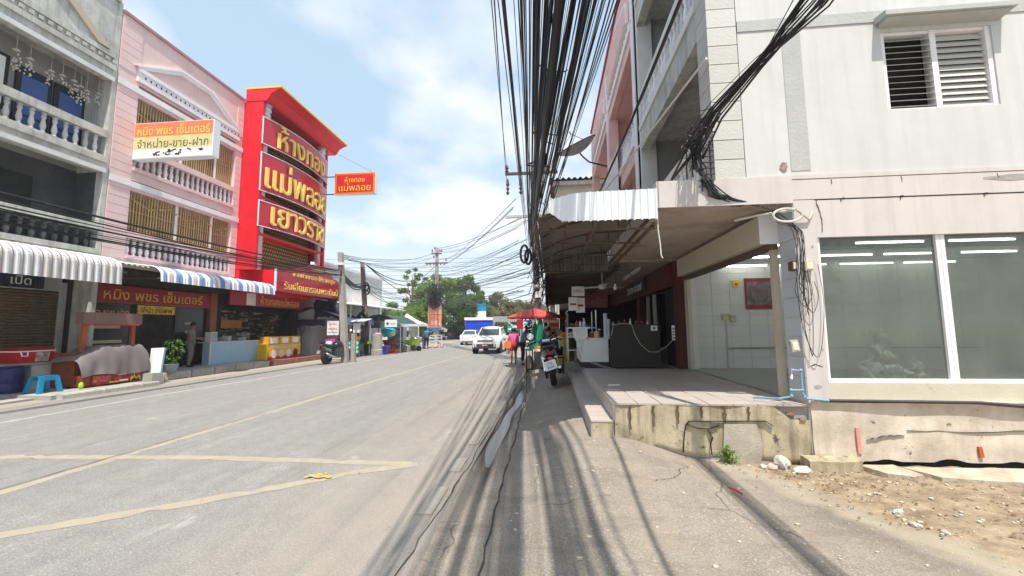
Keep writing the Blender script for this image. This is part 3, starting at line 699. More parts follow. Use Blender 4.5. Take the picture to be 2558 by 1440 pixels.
# tube lights under the shop ceiling
n_t = 0
for yy, spans in ((7.1, ((3.45, 4.40), (5.01, 6.07), (6.41, 7.41), (7.8, 8.8))), (8.3, ((3.50, 4.50), (5.10, 6.17), (6.34, 7.30), (7.69, 8.66))), (9.5, ((3.95, 4.85), (5.1, 6.1), (6.35, 7.46), (7.64, 8.7)))):
    for x0, x1 in spans:
        t = thing('tube_light', 'lit fluorescent tube under the ceiling of the empty shop', 'tube light', ((x0 + x1) / 2, yy, 3.1), 'tube lights of the empty shop')
        B().box(x0, x1, yy - 0.03, yy + 0.03, 3.02, 3.098).build('batten', m_white, t)
        B().cyl((x0 + 0.02, yy, 2.995), (x1 - 0.02, yy, 2.995), 0.014, n=8).build('tube', m_tube, t)
po = thing('wall_poster', 'red and grey picture poster high on the white tiled wall', 'poster', (4.8, 9.7, 2.4))
B().box(4.43, 5.14, 9.70, 9.73, 2.03, 2.74).build('board', M('poster_red', (0.24, 0.03, 0.035), 0.4, var=0.3, scale=5), po)
B().box(4.46, 5.11, 9.694, 9.70, 2.13, 2.66).build('picture', M('poster_grey', (0.20, 0.14, 0.14), 0.4, var=0.7, scale=6, dirt=(0.05, 0.05, 0.06), dscale=4, damt=0.9), po)
for x, z, s, lab in ((4.24, 2.62, 0.12, 'small yellow box with a dark arrow fixed high on the tiled wall'), (3.97, 1.86, 0.12, 'cream switch box on the tiled wall at the top of a conduit'), (4.13, 1.83, 0.10, 'old yellow paper notice beside the switch box on the tiled wall')):
    t = thing('wall_box', lab, 'wall box', (x, 9.7, z))
    B().box(x - s * .6, x + s * .6, 9.69, 9.73, z - s * .6, z + s * .6).build('case', m_yellow if 'arrow' in lab else M('cream_box', (0.50, 0.44, 0.22), 0.6, var=0.1), t)
    if 'arrow' in lab: B().prism([(x - .04, z), (x, z - .04), (x + .04, z)], 'y', 9.683, 9.689).build('arrow', m_ink, t)
# slab over the porch and shutter box
b = B().box(1.46, 2.215, YW + 0.0, 9.74, 3.235, 3.575); b.box(2.215, 3.14, YW + 0.02, 9.74, 3.235, 3.54); b.build('porch_slab', m_soffit, cb)
B().box(1.45, 3.14, YW - 0.03, YW - 0.001, 3.225, 3.585).build('slab_edge', m_pinkwall, cb)
B().box(1.435, 1.458, YW - 0.03, 9.74, 3.225, 3.585).build('slab_edge', m_pinkwall, cb)
sb = thing('shutter_box', 'long beige roller shutter housing under the porch slab', 'shutter', (3.0, 7.7, 2.75))
B().box(2.90, 3.13, YW + 0.36, 9.54, 2.78, 3.17).build('housing', m_beige, sb)
B().box(2.885, 3.135, YW + 0.35, YW + 0.358, 2.77, 3.18).build('end_plate', m_trim, sb)
B().box(3.0, 3.12, YW + 0.36, 9.54, 2.70, 2.775).build('bottom_bar', m_rust, sb)
for y in (YW + 0.40, 9.42): B().box(3.06, 3.135, y, y + 0.09, 0.70, 2.70).build('guide_rail', m_beige, sb)
# porch with tiled top and stained front, and the step beside it
pg = struct(B().box(0.80, 3.14, YW + 0.02, 22, -0.1, 0.655), 'porch', m_conc)
b = B()
def pf(u, v):
    x = lerp(0.79, 3.15, u); z0 = hpave(x, YW - 0.1) - 0.05; top = 0.66 if x < 2.72 else lerp(0.66, 0.50, (x - 2.72) / 0.2)
    return (x, YW - 0.02 * v + 0.012 * wob(u * 11, v * 4) + (0.05 if v < 0.08 and u > 0.2 else 0), lerp(z0, top, v))
b.grid(pf, 70, 14); o = b.build('porch_front', m_base, pg, smooth=True)
b = B().prism([(2.06, -0.05), (2.52, -0.06), (2.56, 0.2), (2.50, 0.44), (2.12, 0.44), (2.10, 0.2)], 'y', YW - 0.045, YW + 0.02); b.build('cement_patch', M('cement_render', (0.42, 0.375, 0.31), 0.9, var=0.15, dirt=(0.24, 0.2, 0.14), dscale=3, damt=0.7, lo=.36, streak=(0.30, 0.26, 0.2), samt=0.6, bump=0.4), pg)
def seam(pts, w, y):
    b = B()
    for i in range(len(pts) - 1):
        (x0, z0), (x1, z1) = pts[i], pts[i + 1]; dx, dz = x1 - x0, z1 - z0; l = math.hypot(dx, dz); nx, nz = -dz / l * w, dx / l * w
        b.hexa([(x0 - nx, y, z0 - nz), (x0 + nx, y, z0 + nz), (x1 + nx, y, z1 + nz), (x1 - nx, y, z1 - nz), (x0 - nx, y + .03, z0 - nz), (x0 + nx, y + .03, z0 + nz), (x1 + nx, y + .03, z1 + nz), (x1 - nx, y + .03, z1 - nz)])
    b.build('front_crack', m_black, pg)
seam([(1.62, 0.09), (1.63, 0.25), (1.66, 0.42), (1.70, 0.47), (2.0, 0.47), (2.4, 0.48), (2.62, 0.48), (2.70, 0.42)], 0.003, YW - 0.046)
seam([(1.68, 0.43), (1.80, 0.38), (1.95, 0.38), (2.06, 0.42)], 0.002, YW - 0.043)
seam([(1.96, 0.06), (1.95, 0.2), (1.98, 0.27), (1.93, 0.36)], 0.0025, YW - 0.043)
m_stain = M('drip_stain', (0.10, 0.075, 0.045), 0.95, var=0.3)
for x, l in ((0.98, 0.30), (1.27, 0.26), (1.57, 0.22), (1.86, 0.14), (2.14, 0.2), (2.42, 0.16)):
    b = B(); b.grid(lambda u, v: (x + (u - .5) * (0.035 * (1 - 0.5 * v)) + 0.008 * wob(v * 6, x), YW - 0.037, 0.652 - l * v), 2, 8); b.build('drip_stain', m_stain, pg)
tl = meshof(B().box(0.004, 0.288, 0.004, 0.288, -0.02, 0.0), 'floor_tile', m_tilepink)
for i in range(8):
    for j in range(15): inst(tl, pg, (0.79 + i * 0.2925, YW - 0.03 + j * 0.2925, 0.68 + random.uniform(-.002, .002)), name='floor_tile')
ft = meshof(B().box(0.0, 0.02, 0.004, 0.288, -0.215, 0.0), 'riser_tile', m_tilepink)
for j in range(20): inst(ft, pg, (0.775, YW - 0.02 + j * 0.2925, 0.672), name='riser_tile')
sp = struct(B().box(0.51, 0.79, YW + 0.02, 22, -0.1, 0.44), 'porch_step', m_conc)
B().box(0.505, 0.775, YW - 0.02, YW + 0.019, 0.15, 0.44).build('step_front', m_base, sp)
t2 = meshof(B().box(0.003, 0.285, 0.004, 0.288, -0.02, 0.0), 'floor_tile', m_tilepink)
t3 = meshof(B().box(0.0, 0.016, 0.004, 0.288, -0.26, 0.0), 'riser_tile', m_tilepink)
for j in range(24):
    inst(t2, sp, (0.49, YW - 0.03 + j * 0.2925, 0.46), name='floor_tile'); inst(t3, sp, (0.488, YW - 0.02 + j * 0.2925, 0.45), name='riser_tile')
# broken corner of the porch: loose bricks and crumbs
random.seed(11)
bmesh_ = [meshof(B().hexa([(-.09 + random.uniform(-.02, .02), -.045, -.03), (.09, -.04, -.03), (.085, .045, -.03), (-.08, .05, -.03), (-.09, -.04, .03), (.08 + random.uniform(-.02, .02), -.045, .035), (.09, .04, .03), (-.085, .045, .025)]), 'loose_brick', m_brick) for _ in range(2)]
for k, (x, y, z, rz, s) in enumerate(((2.80, YW + .05, 0.62, 0.3, .8), (2.93, YW + .02, 0.56, -0.4, .8), (3.02, YW + .1, 0.58, 1.0, .7), (2.88, YW + .18, 0.66, 0.8, .7), (3.05, YW - .02, 0.50, 0.1, .6), (2.75, YW - .01, 0.66, -0.2, .5), (2.97, YW + .16, 0.65, 2.0, .6))):
    o = bpy.data.objects.new('loose_brick', bmesh_[k % 2]); COL.objects.link(o); o.location = (x, y, z); o.rotation_euler = (random.uniform(-.3, .3), random.uniform(-.3, .3), rz); o.scale = (s * .7, s * .7, s * .7)
    o['label'] = 'small broken red brick in the crumbled corner of the porch'; o['category'] = 'brick'; o['group'] = 'broken bricks at the porch corner'
# upper street side: balconies of the first bay
B().box(2.2, 2.55, 9.50, 9.78, 3.58, 11.0).build('end_pier', m_white, cb)
B().box(2.2, 9.3, 9.60, 9.78, 3.58, 11.0).build('cross_wall', m_greywall, cb)
B().box(4.0, 4.2, YW + 0.2, 9.6, 3.58, 11.0).build('recess_wall', m_greywall, cb)
for z0, z1 in ((5.82, 6.40), (8.95, 9.6)):
    B().box(2.2, 2.40, YW + 0.37, 9.50, z0, z1).build('balcony_beam', m_greyconc, cb)
    B().box(2.405, 4.0, YW + 0.2, 9.60, z0 + 0.22, z1 - 0.05).build('balcony_slab', m_greyconc, cb)
    B().box(2.17, 2.199, YW + 0.37, 9.52, z1 - 0.12, z1 + 0.02).build('balcony_moulding', m_white, cb)
bal_prof = [(0.055, 0), (0.055, 0.05), (0.035, 0.08), (0.05, 0.14), (0.062, 0.22), (0.045, 0.34), (0.03, 0.42), (0.04, 0.46), (0.055, 0.52), (0.035, 0.57), (0.055, 0.60), (0.055, 0.66)]
balm = meshof(B().lathe(bal_prof, n=8), 'baluster', m_baluster, smooth=True)
for z in (3.66, 6.44):
    B().box(2.22, 2.36, YW + 0.37, 9.50, z + 0.66, z + 0.80).build('balcony_rail', m_white, cb)
    B().box(2.22, 2.36, YW + 0.37, 9.50, z - 0.06, z).build('balcony_rail', m_white, cb)
    for k in range(19): inst(balm, cb, (2.29, YW + 0.55 + k * 0.2, z), name='baluster')
B().box(2.2, 9.4, YW, 9.78, 11.2, 11.35).build('roof', m_conc, cb)
# the pink bays beyond
def pinkbay(y0, y1, label):
    t = thing('pink_shophouse', label, 'building', (2.2, (y0 + y1) / 2, 0))
    for y in (y0, y1 - 0.32): B().box(2.18, 2.50, y, y + 0.32, 3.58, 10.9).build('pier', m_trim if y == y0 else m_pinkR, t)
    B().box(2.25, 9, y0 + 0.06, y0 + 0.2, 3.5, 11.0).build('cross_wall', m_pinkR, t)
    B().box(3.9, 4.1, y0 + 0.2, y1, 3.5, 11.0).build('recess_wall', m_pinkR, t)
    for z0, z1 in ((3.46, 3.66), (5.82, 6.35), (8.98, 9.45)):
        B().box(2.2, 2.40, y0 + 0.32, y1 - 0.32, z0, z1).build('beam', m_pinkR, t)
        B().box(2.15, 2.20, y0 + 0.3, y1 - 0.3, z1 - 0.14, z1 + 0.03).build('moulding', m_trim, t)
        B().box(2.4, 3.9, y0 + 0.2, y1, z0 + 0.05, z1 - 0.05).build('floor_slab', m_pinkR, t)
    for z in (3.66, 6.40):
        B().box(2.22, 2.36, y0 + 0.32, y1 - 0.32, z + 0.66, z + 0.82).build('rail', m_trim, t)
        for k in range(int((y1 - y0 - 0.8) / 0.22)): inst(balm, t, (2.29, y0 + 0.45 + k * 0.22, z), name='baluster')
    B().box(2.2, 2.40, y0, y1, 9.45, 11.35).build('parapet', m_pinkR, t)
    b = B(); b.prism([(y0 + .5, 9.7), (y0 + .5, 10.3), ((y0 + y1) / 2, 10.95), (y1 - .5, 10.3), (y1 - .5, 9.7)], 'x', 2.12, 2.19); b.build('pediment', m_trim, t)
    b = B(); b.prism([(y0 + .62, 9.76), (y0 + .62, 10.25), ((y0 + y1) / 2, 10.83), (y1 - .62, 10.25), (y1 - .62, 9.76)], 'x', 2.10, 2.119); b.build('pediment_panel', m_pinkR, t)
    d = B()
    for k in range(int((y1 - y0) / 0.3)): d.box(2.16, 2.199, y0 + 0.1 + k * 0.3, y0 + 0.25 + k * 0.3, 9.50, 9.62)
    o = d.build('dentils', m_trim, t); o['kind'] = 'stuff'
    B().box(2.14, 2.45, y0, y1, 11.35, 11.45).build('coping', M('dark_red_coping', (0.35, 0.06, 0.06), 0.7, var=0.1), t)
    return t
pinkbay(9.80, 14.4, 'pink shophouse with deep balconies next to the pale corner building')
pinkbay(14.4, 19.9, 'pink shophouse carrying a satellite dish and white cloth banner')
bn = solo(B().grid(lambda u, v: (2.12 + 0.03 * math.sin(u * 9), lerp(12.2, 15.2, u), lerp(5.6, 7.25, v) - 0.05 * math.sin(u * 3)), 12, 5), 'cloth_banner', M('banner_print', (0.74, 0.72, 0.72), 0.8, var=0.1, scale=3, dirt=(0.35, 0.12, 0.2), dscale=6, damt=0.75), 'white printed cloth banner hung on the pink balcony rail', 'banner', (2.12, 13.7, 6.4))
cr = thing('cream_building', 'low cream building with a corrugated roof edge behind the satellite dish', 'building', (1.6, 23.5, 0))
B().box(0.35, 9, 22.0, 26, 0, 9.55).build('wall', m_yellowwall, cr)
b = B(); b.grid(lambda u, v: (lerp(0.1, 9, u), lerp(21.6, 26, v), 9.75 + 0.06 * math.sin(u * 180) + 0.3 * v), 180, 1); b.build('roof_sheet', m_rust, cr)
B().box(0.2, 9, 21.75, 21.98, 9.45, 9.66).build('fascia', m_greyconc, cr)
# ---------------------------------------------------------------- shophouses across the road (fronts at X = -14.5)
XF = -14.5
def balrow(t, y0, y1, n, z, me, x=XF - 0.10):
    for k in range(n): inst(me, t, (x, y0 + (y1 - y0) * (k + 0.5) / n, z), name='baluster', scale=(1.15, 1.15, 0.92))
balG = meshof(B().lathe(bal_prof, n=8), 'baluster', m_balgrey, smooth=True)
balD = meshof(B().lathe(bal_prof, n=8), 'baluster', m_baldark, smooth=True)
# grey shophouse
gs = thing('grey_shophouse', 'weathered grey shophouse with dark balconies and blue panelled doors', 'building', (XF, 9.0, 0))
Y0, Y1 = 5.9, 11.66
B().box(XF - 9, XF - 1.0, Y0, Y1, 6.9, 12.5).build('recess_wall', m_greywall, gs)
B().box(XF - 9, XF - 1.0, Y0, Y1, 3.6, 6.895).build('recess_wall', M('dark_grey_wall', (0.06, 0.062, 0.066), 0.85, var=0.3, dirt=(0.14, 0.14, 0.14), damt=0.5), gs)  # lower recess wall in a much darker grey than the upper one
B().box(XF - 9, XF, Y1 - 0.14, Y1, 0.1, 12.9).build('cross_wall', m_greyconc, gs)
B().box(XF - 9, XF, Y0 - 0.2, Y0, 0.1, 12.9).build('cross_wall', m_greyconc, gs)
for z0, z1 in ((3.85, 4.25), (6.85, 7.28), (10.02, 10.5)):
    B().box(XF - 0.25, XF, Y0, Y1 - 0.14, z0, z1).build('floor_beam', m_greyconc, gs)
    B().box(XF - 0.999, XF - 0.25, Y0, Y1 - 0.14, z0 + 0.22, z1 - 0.03).build('balcony_slab', m_greyconc, gs)
    B().box(XF, XF + 0.07, Y0, Y1 - 0.1, z1 - 0.12, z1 + 0.04).build('moulding', m_greyconc, gs)
    B().box(XF, XF + 0.05, Y0, Y1 - 0.1, z0 - 0.02, z0 + 0.12).build('moulding', m_white if z0 > 5 else m_greyconc, gs)
for z, me in ((4.25, balD), (7.40, balG)):
    B().box(XF - 0.20, XF + 0.02, Y0, Y1 - 0.14, z + 0.62, z + 0.86).build('balcony_rail', m_greyconc, gs)
    B().box(XF - 0.20, XF, Y0, Y1 - 0.14, z - 0.10, z).build('bottom_rail', m_greyconc, gs)
    B().box(XF - 0.99, XF - 0.26, Y1 - 0.16, Y1 - 0.141, 4.26, 6.84).build('end_wall', bpy.data.materials['dark_grey_wall'], gs) if z < 5 else None  # thin dark sheet laid over the lower stretch of the cross wall
    balrow(gs, Y0 + 0.1, Y1 - 0.25, 20, z, me)
    for y in (Y0 + 2.2, Y1 - 2.6): B().box(XF - 0.19, XF - 0.02, y, y + 0.2, z - 0.3, z - 0.10).build('rail_block', m_greyconc, gs)
B().box(XF - 0.3, XF - 0.01, Y0, Y1 - 0.14, 10.5, 12.85).build('parapet', m_greyconc, gs)
d = B()
for k in range(26): d.box(XF, XF + 0.055, Y0 + 0.06 + k * 0.22, Y0 + 0.17 + k * 0.22, 10.62, 10.73)
d.build('dentils', m_greyconc, gs)['kind'] = 'stuff'
B().box(XF, XF + 0.05, Y0, Y1 - 0.15, 10.78, 10.95).build('moulding', m_greyconc, gs)
b = B(); b.prism([(11.35, 11.0), (8.9, 13.0), (8.7, 12.85), (11.0, 11.0)], 'x', XF - 0.008, XF + 0.07); b.build('gable_moulding', m_beige, gs)
B().box(XF - 0.35, XF + 0.06, Y0, Y1 - 0.1, 12.86, 12.98).build('coping', m_greyconc, gs)
# blue panelled doors and windows in the upper recess
for yd, w in ((10.2, 0.62), (11.12, 0.62)):
    d_ = B().box(XF - 0.998, XF - 0.93, yd - w / 2 - 0.12, yd + w / 2 + 0.12, 7.3, 9.5).build('door', M('dark_blue_frame', (0.012, 0.014, 0.022), 0.5), gs)
    for z0, z1 in ((7.5, 8.0), (8.06, 8.6), (8.68, 9.25)): B().box(XF - 0.928, XF - 0.915, yd - w / 2, yd + w / 2, z0, z1).build('panel', M('blue_panel', (0.055, 0.12, 0.36), 0.5, var=0.15), d_)
d_ = B().box(XF - 0.998, XF - 0.93, 8.2, 9.6, 8.0, 9.6).build('window', m_dark, gs)
B().box(XF - 0.928, XF - 0.915, 8.3, 9.5, 8.1, 9.5).build('pane', m_paper, d_)
d_ = B().box(XF - 0.998, XF - 0.93, 8.6, 10.4, 4.3, 6.3).build('door', m_dark, gs)
# roller shutter at street level with separate slats
rs = thing('roller_shutter', 'closed brown roller shutter behind the red cool box', 'shutter', (-15.5, 9.5, 0.2))
B().box(-15.75, -15.56, 6, 11.55, 0.1, 2.95).build('backing', m_dark, rs)
sl_ = meshof(B().prism([(-0.02, 0.0), (0.012, 0.012), (0.03, 0.042), (0.012, 0.072), (-0.02, 0.084)], 'y', 0, 5.3), 'slat', M('shutter_brown', (0.20, 0.145, 0.085), 0.55, var=0.12, metal=0.2))
for k in range(31): inst(sl_, rs, (-15.54, 6.1, 0.2 + k * 0.087), name='slat')
B().box(-15.55, -15.38, 11.40, 11.62, 0.1, 3.2).build('guide_rail', m_greyconc, rs)
B().box(-15.75, -15.45, 6, 11.4, 2.92, 3.85).build('lintel', m_greyconc, rs)
ds = thing('shop_sign', 'dark sign board half hidden above the brown roller shutter', 'sign', (-15.3, 9.2, 3.0))
B().box(-15.44, -15.38, 8.4, 10.9, 2.95, 3.4).build('board', M('navy_board', (0.02, 0.022, 0.04), 0.5), ds)
text(B(), 'เปิด', (-15.378, 10.35, 3.17), (0, 1, 0), (0, 0, 1), height=0.26, depth=0.01).build('lettering', m_paper, ds)
# hanging shell mobiles on the upper balcony
m_shell = M('shell', (0.55, 0.51, 0.45), 0.5, var=0.15)
random.seed(21)
for k, (y, z, n) in enumerate(((9.31, 9.45, 7), (9.62, 9.40, 6), (10.11, 9.35, 5), (10.71, 9.42, 6), (10.89, 9.35, 7), (11.06, 9.3, 4), (11.4, 9.4, 4), (10.4, 9.4, 3))):
    t = thing('shell_mobile', ('mobile of pale shells hanging furthest out over the blue doors', 'mobile of pale shells hung before the first blue door', 'slim string of shells between the two blue doors', 'cluster of shells hung beside the second blue door', 'longest shell mobile near the balcony end wall', 'short shell string close to the balcony end wall', 'last small shell string by the balcony end wall', 'tiny shell pendant between the slim string and the cluster')[k], 'mobile', (XF - 0.3, y, z + 0.6), 'shell mobiles on the grey balcony')
    B().cyl((XF - 0.3, y, z + 0.15), (XF - 0.3, y, 10.02), 0.006, n=4).build('string', m_beige, t)
    b = B(); b.lathe([(0.02, z + 0.13), (0.08, z + 0.08), (0.07, z + 0.06)], (XF - 0.3, y, 0), 8)
    for q in range(n * 3):
        a = random.uniform(0, 6.28); r = random.uniform(0.02, 0.11); zz = z - random.uniform(0, 0.075 * n)
        b.ball((XF - 0.3 + r * math.cos(a), y + r * math.sin(a), zz), (0.022, 0.022, 0.032), 6, 4)
    b.build('shells', m_shell, t)['kind'] = 'stuff'

# pink shophouse with gold grilles
ps = thing('grille_shophouse', 'pink shophouse with gold window grilles and white balusters beside the red tower front', 'building', (XF, 14.5, 0))
Y0, Y1 = 11.68, 17.28
B().box(XF - 9, XF - 1.0, Y0, Y1, 0.1, 12.6).build('recess_wall', M('recess_pink', (0.5, 0.30, 0.28), 0.8), ps)
for y0, y1 in ((Y0, Y0 + 0.72), (Y1 - 0.38, Y1)):
    B().box(XF - 1.0, XF - 0.005, y0, y1, 3.9, 12.7).build('pier', m_pink, ps)
pb = meshof(B().box(-0.02, 0.012, 0.01, 0.71, 0.008, 0.292), 'pier_block', m_pink)
pb2 = meshof(B().box(-0.02, 0.012, 0.01, 0.37, 0.008, 0.292), 'pier_block', m_pink)
for k in range(28):
    z = 4.1 + k * 0.3
    if 6.5 < z < 6.75 or 10.1 < z < 10.5: continue
    inst(pb, ps, (XF, Y0, z), name='pier_block'); inst(pb2, ps, (XF, Y1 - 0.38, z), name='pier_block')
YL, YR = Y0 + 0.72, Y1 - 0.38
for z0, z1 in ((3.85, 4.25), (6.92, 7.36)):
    B().box(XF - 0.9, XF - 0.02, YL, YR, z0, z1).build('floor_beam', m_pink, ps)
    B().box(XF - 0.02, XF + 0.06, YL, YR, z1 - 0.10, z1 + 0.02).build('moulding', m_pink, ps)
for z in (6.66, 10.06):
    B().box(XF - 0.3, XF + 0.05, Y0, Y1, z, z + 0.20).build('white_band', m_trim, ps)
    B().box(XF - 0.9, XF - 0.02, YL, YR, z - 0.1, z + 0.22).build('floor_beam', m_pink, ps)
B().box(XF, XF + 0.08, Y0 + 0.6, Y1 - 0.25, 10.50, 10.62).build('white_band', m_trim, ps)
B().box(XF - 0.3, XF + 0.10, Y0 + 0.6, Y1 - 0.25, 10.86, 11.0).build('white_band', m_trim, ps)
B().box(XF, XF + 0.05, Y0 + 0.6, Y1 - 0.25, 10.62, 10.86).build('white_band', m_trim, ps)
d = B()
for k in range(24): d.box(XF + 0.051, XF + 0.056, Y0 + 0.85 + k * 0.2, Y0 + 0.90 + k * 0.2, 10.70, 10.78)
d.build('dentils', m_dark, ps)['kind'] = 'stuff'
B().box(XF - 0.3, XF - 0.01, Y0, Y1, 10.4, 12.62).build('parapet', m_pink, ps)
B().box(XF - 0.35, XF + 0.06, Y0, Y1, 12.62, 12.72).build('coping', M('coping_dark_pink', (0.42, 0.22, 0.22), 0.8), ps)
yc = (Y0 + Y1) / 2 + 0.15
def gable(x0, x1, k, name, mt):
    pts = [(YL - .25 + .0, 11.0), (yc - 0.75, 11.95), (yc + 0.75, 11.95), (YR + .1, 11.0)]
    pin = [(YR + .1 - k * 1.6, 11.0), (yc + 0.75 - k * .35, 11.95 - k), (yc - 0.75 + k * .35, 11.95 - k), (YL - .25 + k * 1.6, 11.0)]
    B().prism(pts + pin, 'x', x0, x1).build(name, mt, ps)
gable(XF - 0.009, XF + 0.09, 0.20, 'gable_moulding', m_trim)
gable(XF + 0.05, XF + 0.11, 0.07, 'gable_moulding', m_trim)
bar = meshof(B().box(-0.012, 0.012, -0.016, 0.016, 0, 1.0), 'bar', m_gold)
bar2 = meshof(B().box(-0.02, 0.02, -0.05, 0.05, 0, 1.0), 'post', m_trim)
curl = B()
for a in range(10): pass
curl.tube([(0, 0.05 * math.cos(a) * (1 - a / 9), 0.05 * math.sin(a) * (1 - a / 9)) for a in [q * 0.9 for q in range(9)]], 0.014, 5)
curlm = meshof(curl, 'scroll', m_gold)
for zr, zt in ((4.25, 6.62), (7.40, 10.02)):
    B().box(XF - 0.20, XF + 0.02, YL, YR, zr + 0.62, zr + 0.84).build('balcony_rail', m_pink, ps)
    B().box(XF - 0.20, XF - 0.0, YL, YR, zr - 0.06, zr).build('bottom_rail', m_pink, ps)
    balrow(ps, YL, YR, 19, zr, balm)
    g0 = zr + 0.86
    gr = B().box(XF - 0.15, XF - 0.11, YL, YR, g0, g0 + 0.04).box(XF - 0.15, XF - 0.11, YL, YR, zt - 0.05, zt - 0.01).box(XF - 0.145, XF - 0.115, YL, YR, (g0 + zt) / 2 - 0.02, (g0 + zt) / 2).build('grille', m_gold, ps)
    n = 42
    for k in range(n):
        y = YL + (YR - YL) * (k + 0.5) / n
        inst(bar, gr, (XF - 0.13, y, g0), name='bar', scale=(1, 1, zt - g0))
        inst(curlm, gr, (XF - 0.11, y, g0 + 0.95 + 0.22 * abs(((k % 14) / 7) - 1)), name='scroll')
    for y in (YL + 0.03, YL + 1.9, YR - 0.95): inst(bar2, gr, (XF - 0.13, y, g0), name='post', scale=(1, 1, zt - g0))
    B().box(XF - 0.95, XF - 0.9, YL, YR, g0, zt).build('window', M('amber_window', (0.30, 0.19, 0.085), 0.4, var=0.5, scale=3), ps)
# shop under it: dark inside, terracotta piers, glass front
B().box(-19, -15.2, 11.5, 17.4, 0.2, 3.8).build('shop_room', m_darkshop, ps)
for y, w in ((11.62, 0.36), (16.62, 0.34)): B().box(-15.3, -14.98, y, y + w, 0.2, 3.3).build('shop_pier', m_terra, ps)
B().box(-15.199, -15.12, 11.98, 13.3, 0.2, 0.78).build('shop_plinth', m_conc, ps)
B().box(-15.199, -15.15, 12.0, 13.3, 0.8, 2.62).build('shop_window', m_shopglass, ps)
B().box(-15.199, -15.15, 15.1, 16.6, 0.25, 2.62).build('shop_door', m_shopglass, ps)
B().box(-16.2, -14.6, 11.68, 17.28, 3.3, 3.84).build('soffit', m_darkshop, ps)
for k, (y, z, w) in enumerate(((12.6, 1.25, 1.0), (12.55, 1.75, 0.9), (15.8, 1.9, 0.5), (15.8, 1.55, 0.45))):
    B().box(-15.148, -15.14, y - w / 2, y + w / 2, z, z + 0.10).build('window_sticker', m_beige, ps)
text(B(), 'ซื้อ ขาย ฝาก', (-15.14, 12.65, 2.32), (0, 1, 0), (0, 0, 1), height=0.3, width=1.2, depth=0.01).build('window_lettering', m_goldsign, ps)
gs1 = thing('shop_sign', 'dark red shop sign with gold Thai lettering under the striped awning of the pink shophouse', 'sign', (-15, 14.1, 2.65))
B().box(-15.05, -14.99, 11.75, 16.6, 2.66, 3.24).build('board', m_redsign, gs1)
letters(gs1, 'หมิง พชร เซ็นเตอร์', (-14.988, 14.2, 2.96), (0, 1, 0), (0, 0, 1), m_goldsign, width=3.9, height=0.42, depth=0.015)
B().box(-15.05, -14.97, 11.75, 16.6, 2.62, 2.655).build('edge', m_terra, gs1)
gs2 = thing('gold_sign', 'small gold sign hung in the dark doorway under the red shop sign', 'sign', (-15.1, 14.3, 2.35))
B().box(-15.1, -15.07, 13.5, 15.0, 2.28, 2.60).build('board', M('gold_foil', (0.62, 0.36, 0.03), 0.35, var=0.5, scale=8, metal=0.3), gs2)
text(B(), 'จำนำ ขายฝาก', (-15.068, 14.25, 2.44), (0, 1, 0), (0, 0, 1), width=1.2, height=0.2, depth=0.008).build('lettering', m_ink, gs2)
# hanging blade sign of the pink shophouse
bs = thing('blade_sign', 'faded orange and white light box sign sticking out from the pink shophouse', 'sign', (-13.0, 10.7, 7.9))
yb = 12.35; sc_ = yb / 14.0
def bsx(x): return x * sc_
x0, x1, z0, z1 = -14.48, -11.45, 7.62, 8.93
B().box(x0, x1, yb, yb + 0.28, z0, z1).build('box', m_sheet, bs)
B().box(x0 + .02, x1 - .04, yb - 0.006, yb, z0 + 0.80, z1 - 0.02).build('print', M('orange_print', (0.74, 0.20, 0.09), 0.5, var=0.1, dirt=(0.72, 0.36, 0.18), damt=0.4), bs)
B().box(x0 + .02, x1 - .04, yb - 0.006, yb, z0 + 0.34, z0 + 0.798).build('print', M('yellow_print', (0.76, 0.56, 0.26), 0.5, var=0.12, dirt=(0.78, 0.70, 0.5), damt=0.6), bs)
B().box(x0 + .02, x1 - .04, yb - 0.006, yb, z0 + 0.02, z0 + 0.338).build('print', m_paper, bs)
letters(bs, 'หมิง พชร เซ็นเตอร์', (-12.97, yb - 0.006, z0 + 1.03), (1, 0, 0), (0, 0, 1), M('sign_yellow', (0.84, 0.60, 0.14), 0.5), width=2.75, height=0.36, depth=0.006)
letters(bs, 'จำหน่าย-ขาย-ฝาก', (-12.97, yb - 0.006, z0 + 0.56), (1, 0, 0), (0, 0, 1), m_inkgreen, width=2.7, height=0.34, depth=0.006)
b = B(); random.seed(4)
for k in range(26): b.cbox((-13.65 + random.random() * 1.9, yb - 0.009, z0 + 0.10 + random.random() * 0.2), (random.uniform(.03, .16), 0.004, random.uniform(.02, .06)), ry=random.uniform(-.4, .4))
b.build('peeling_print', m_ink, bs)['kind'] = 'stuff'
for z in (z0 + .15, z1 + .05): B().cyl((XF, yb + .14, z), (x0 - .0, yb + .14, z), 0.02, n=6).build('bracket', m_black, bs)
B().tube([(XF, yb + .14, z1 + .5), (x0 + .8, yb + .14, z1)], 0.012, 5).build('stay', m_black, bs)

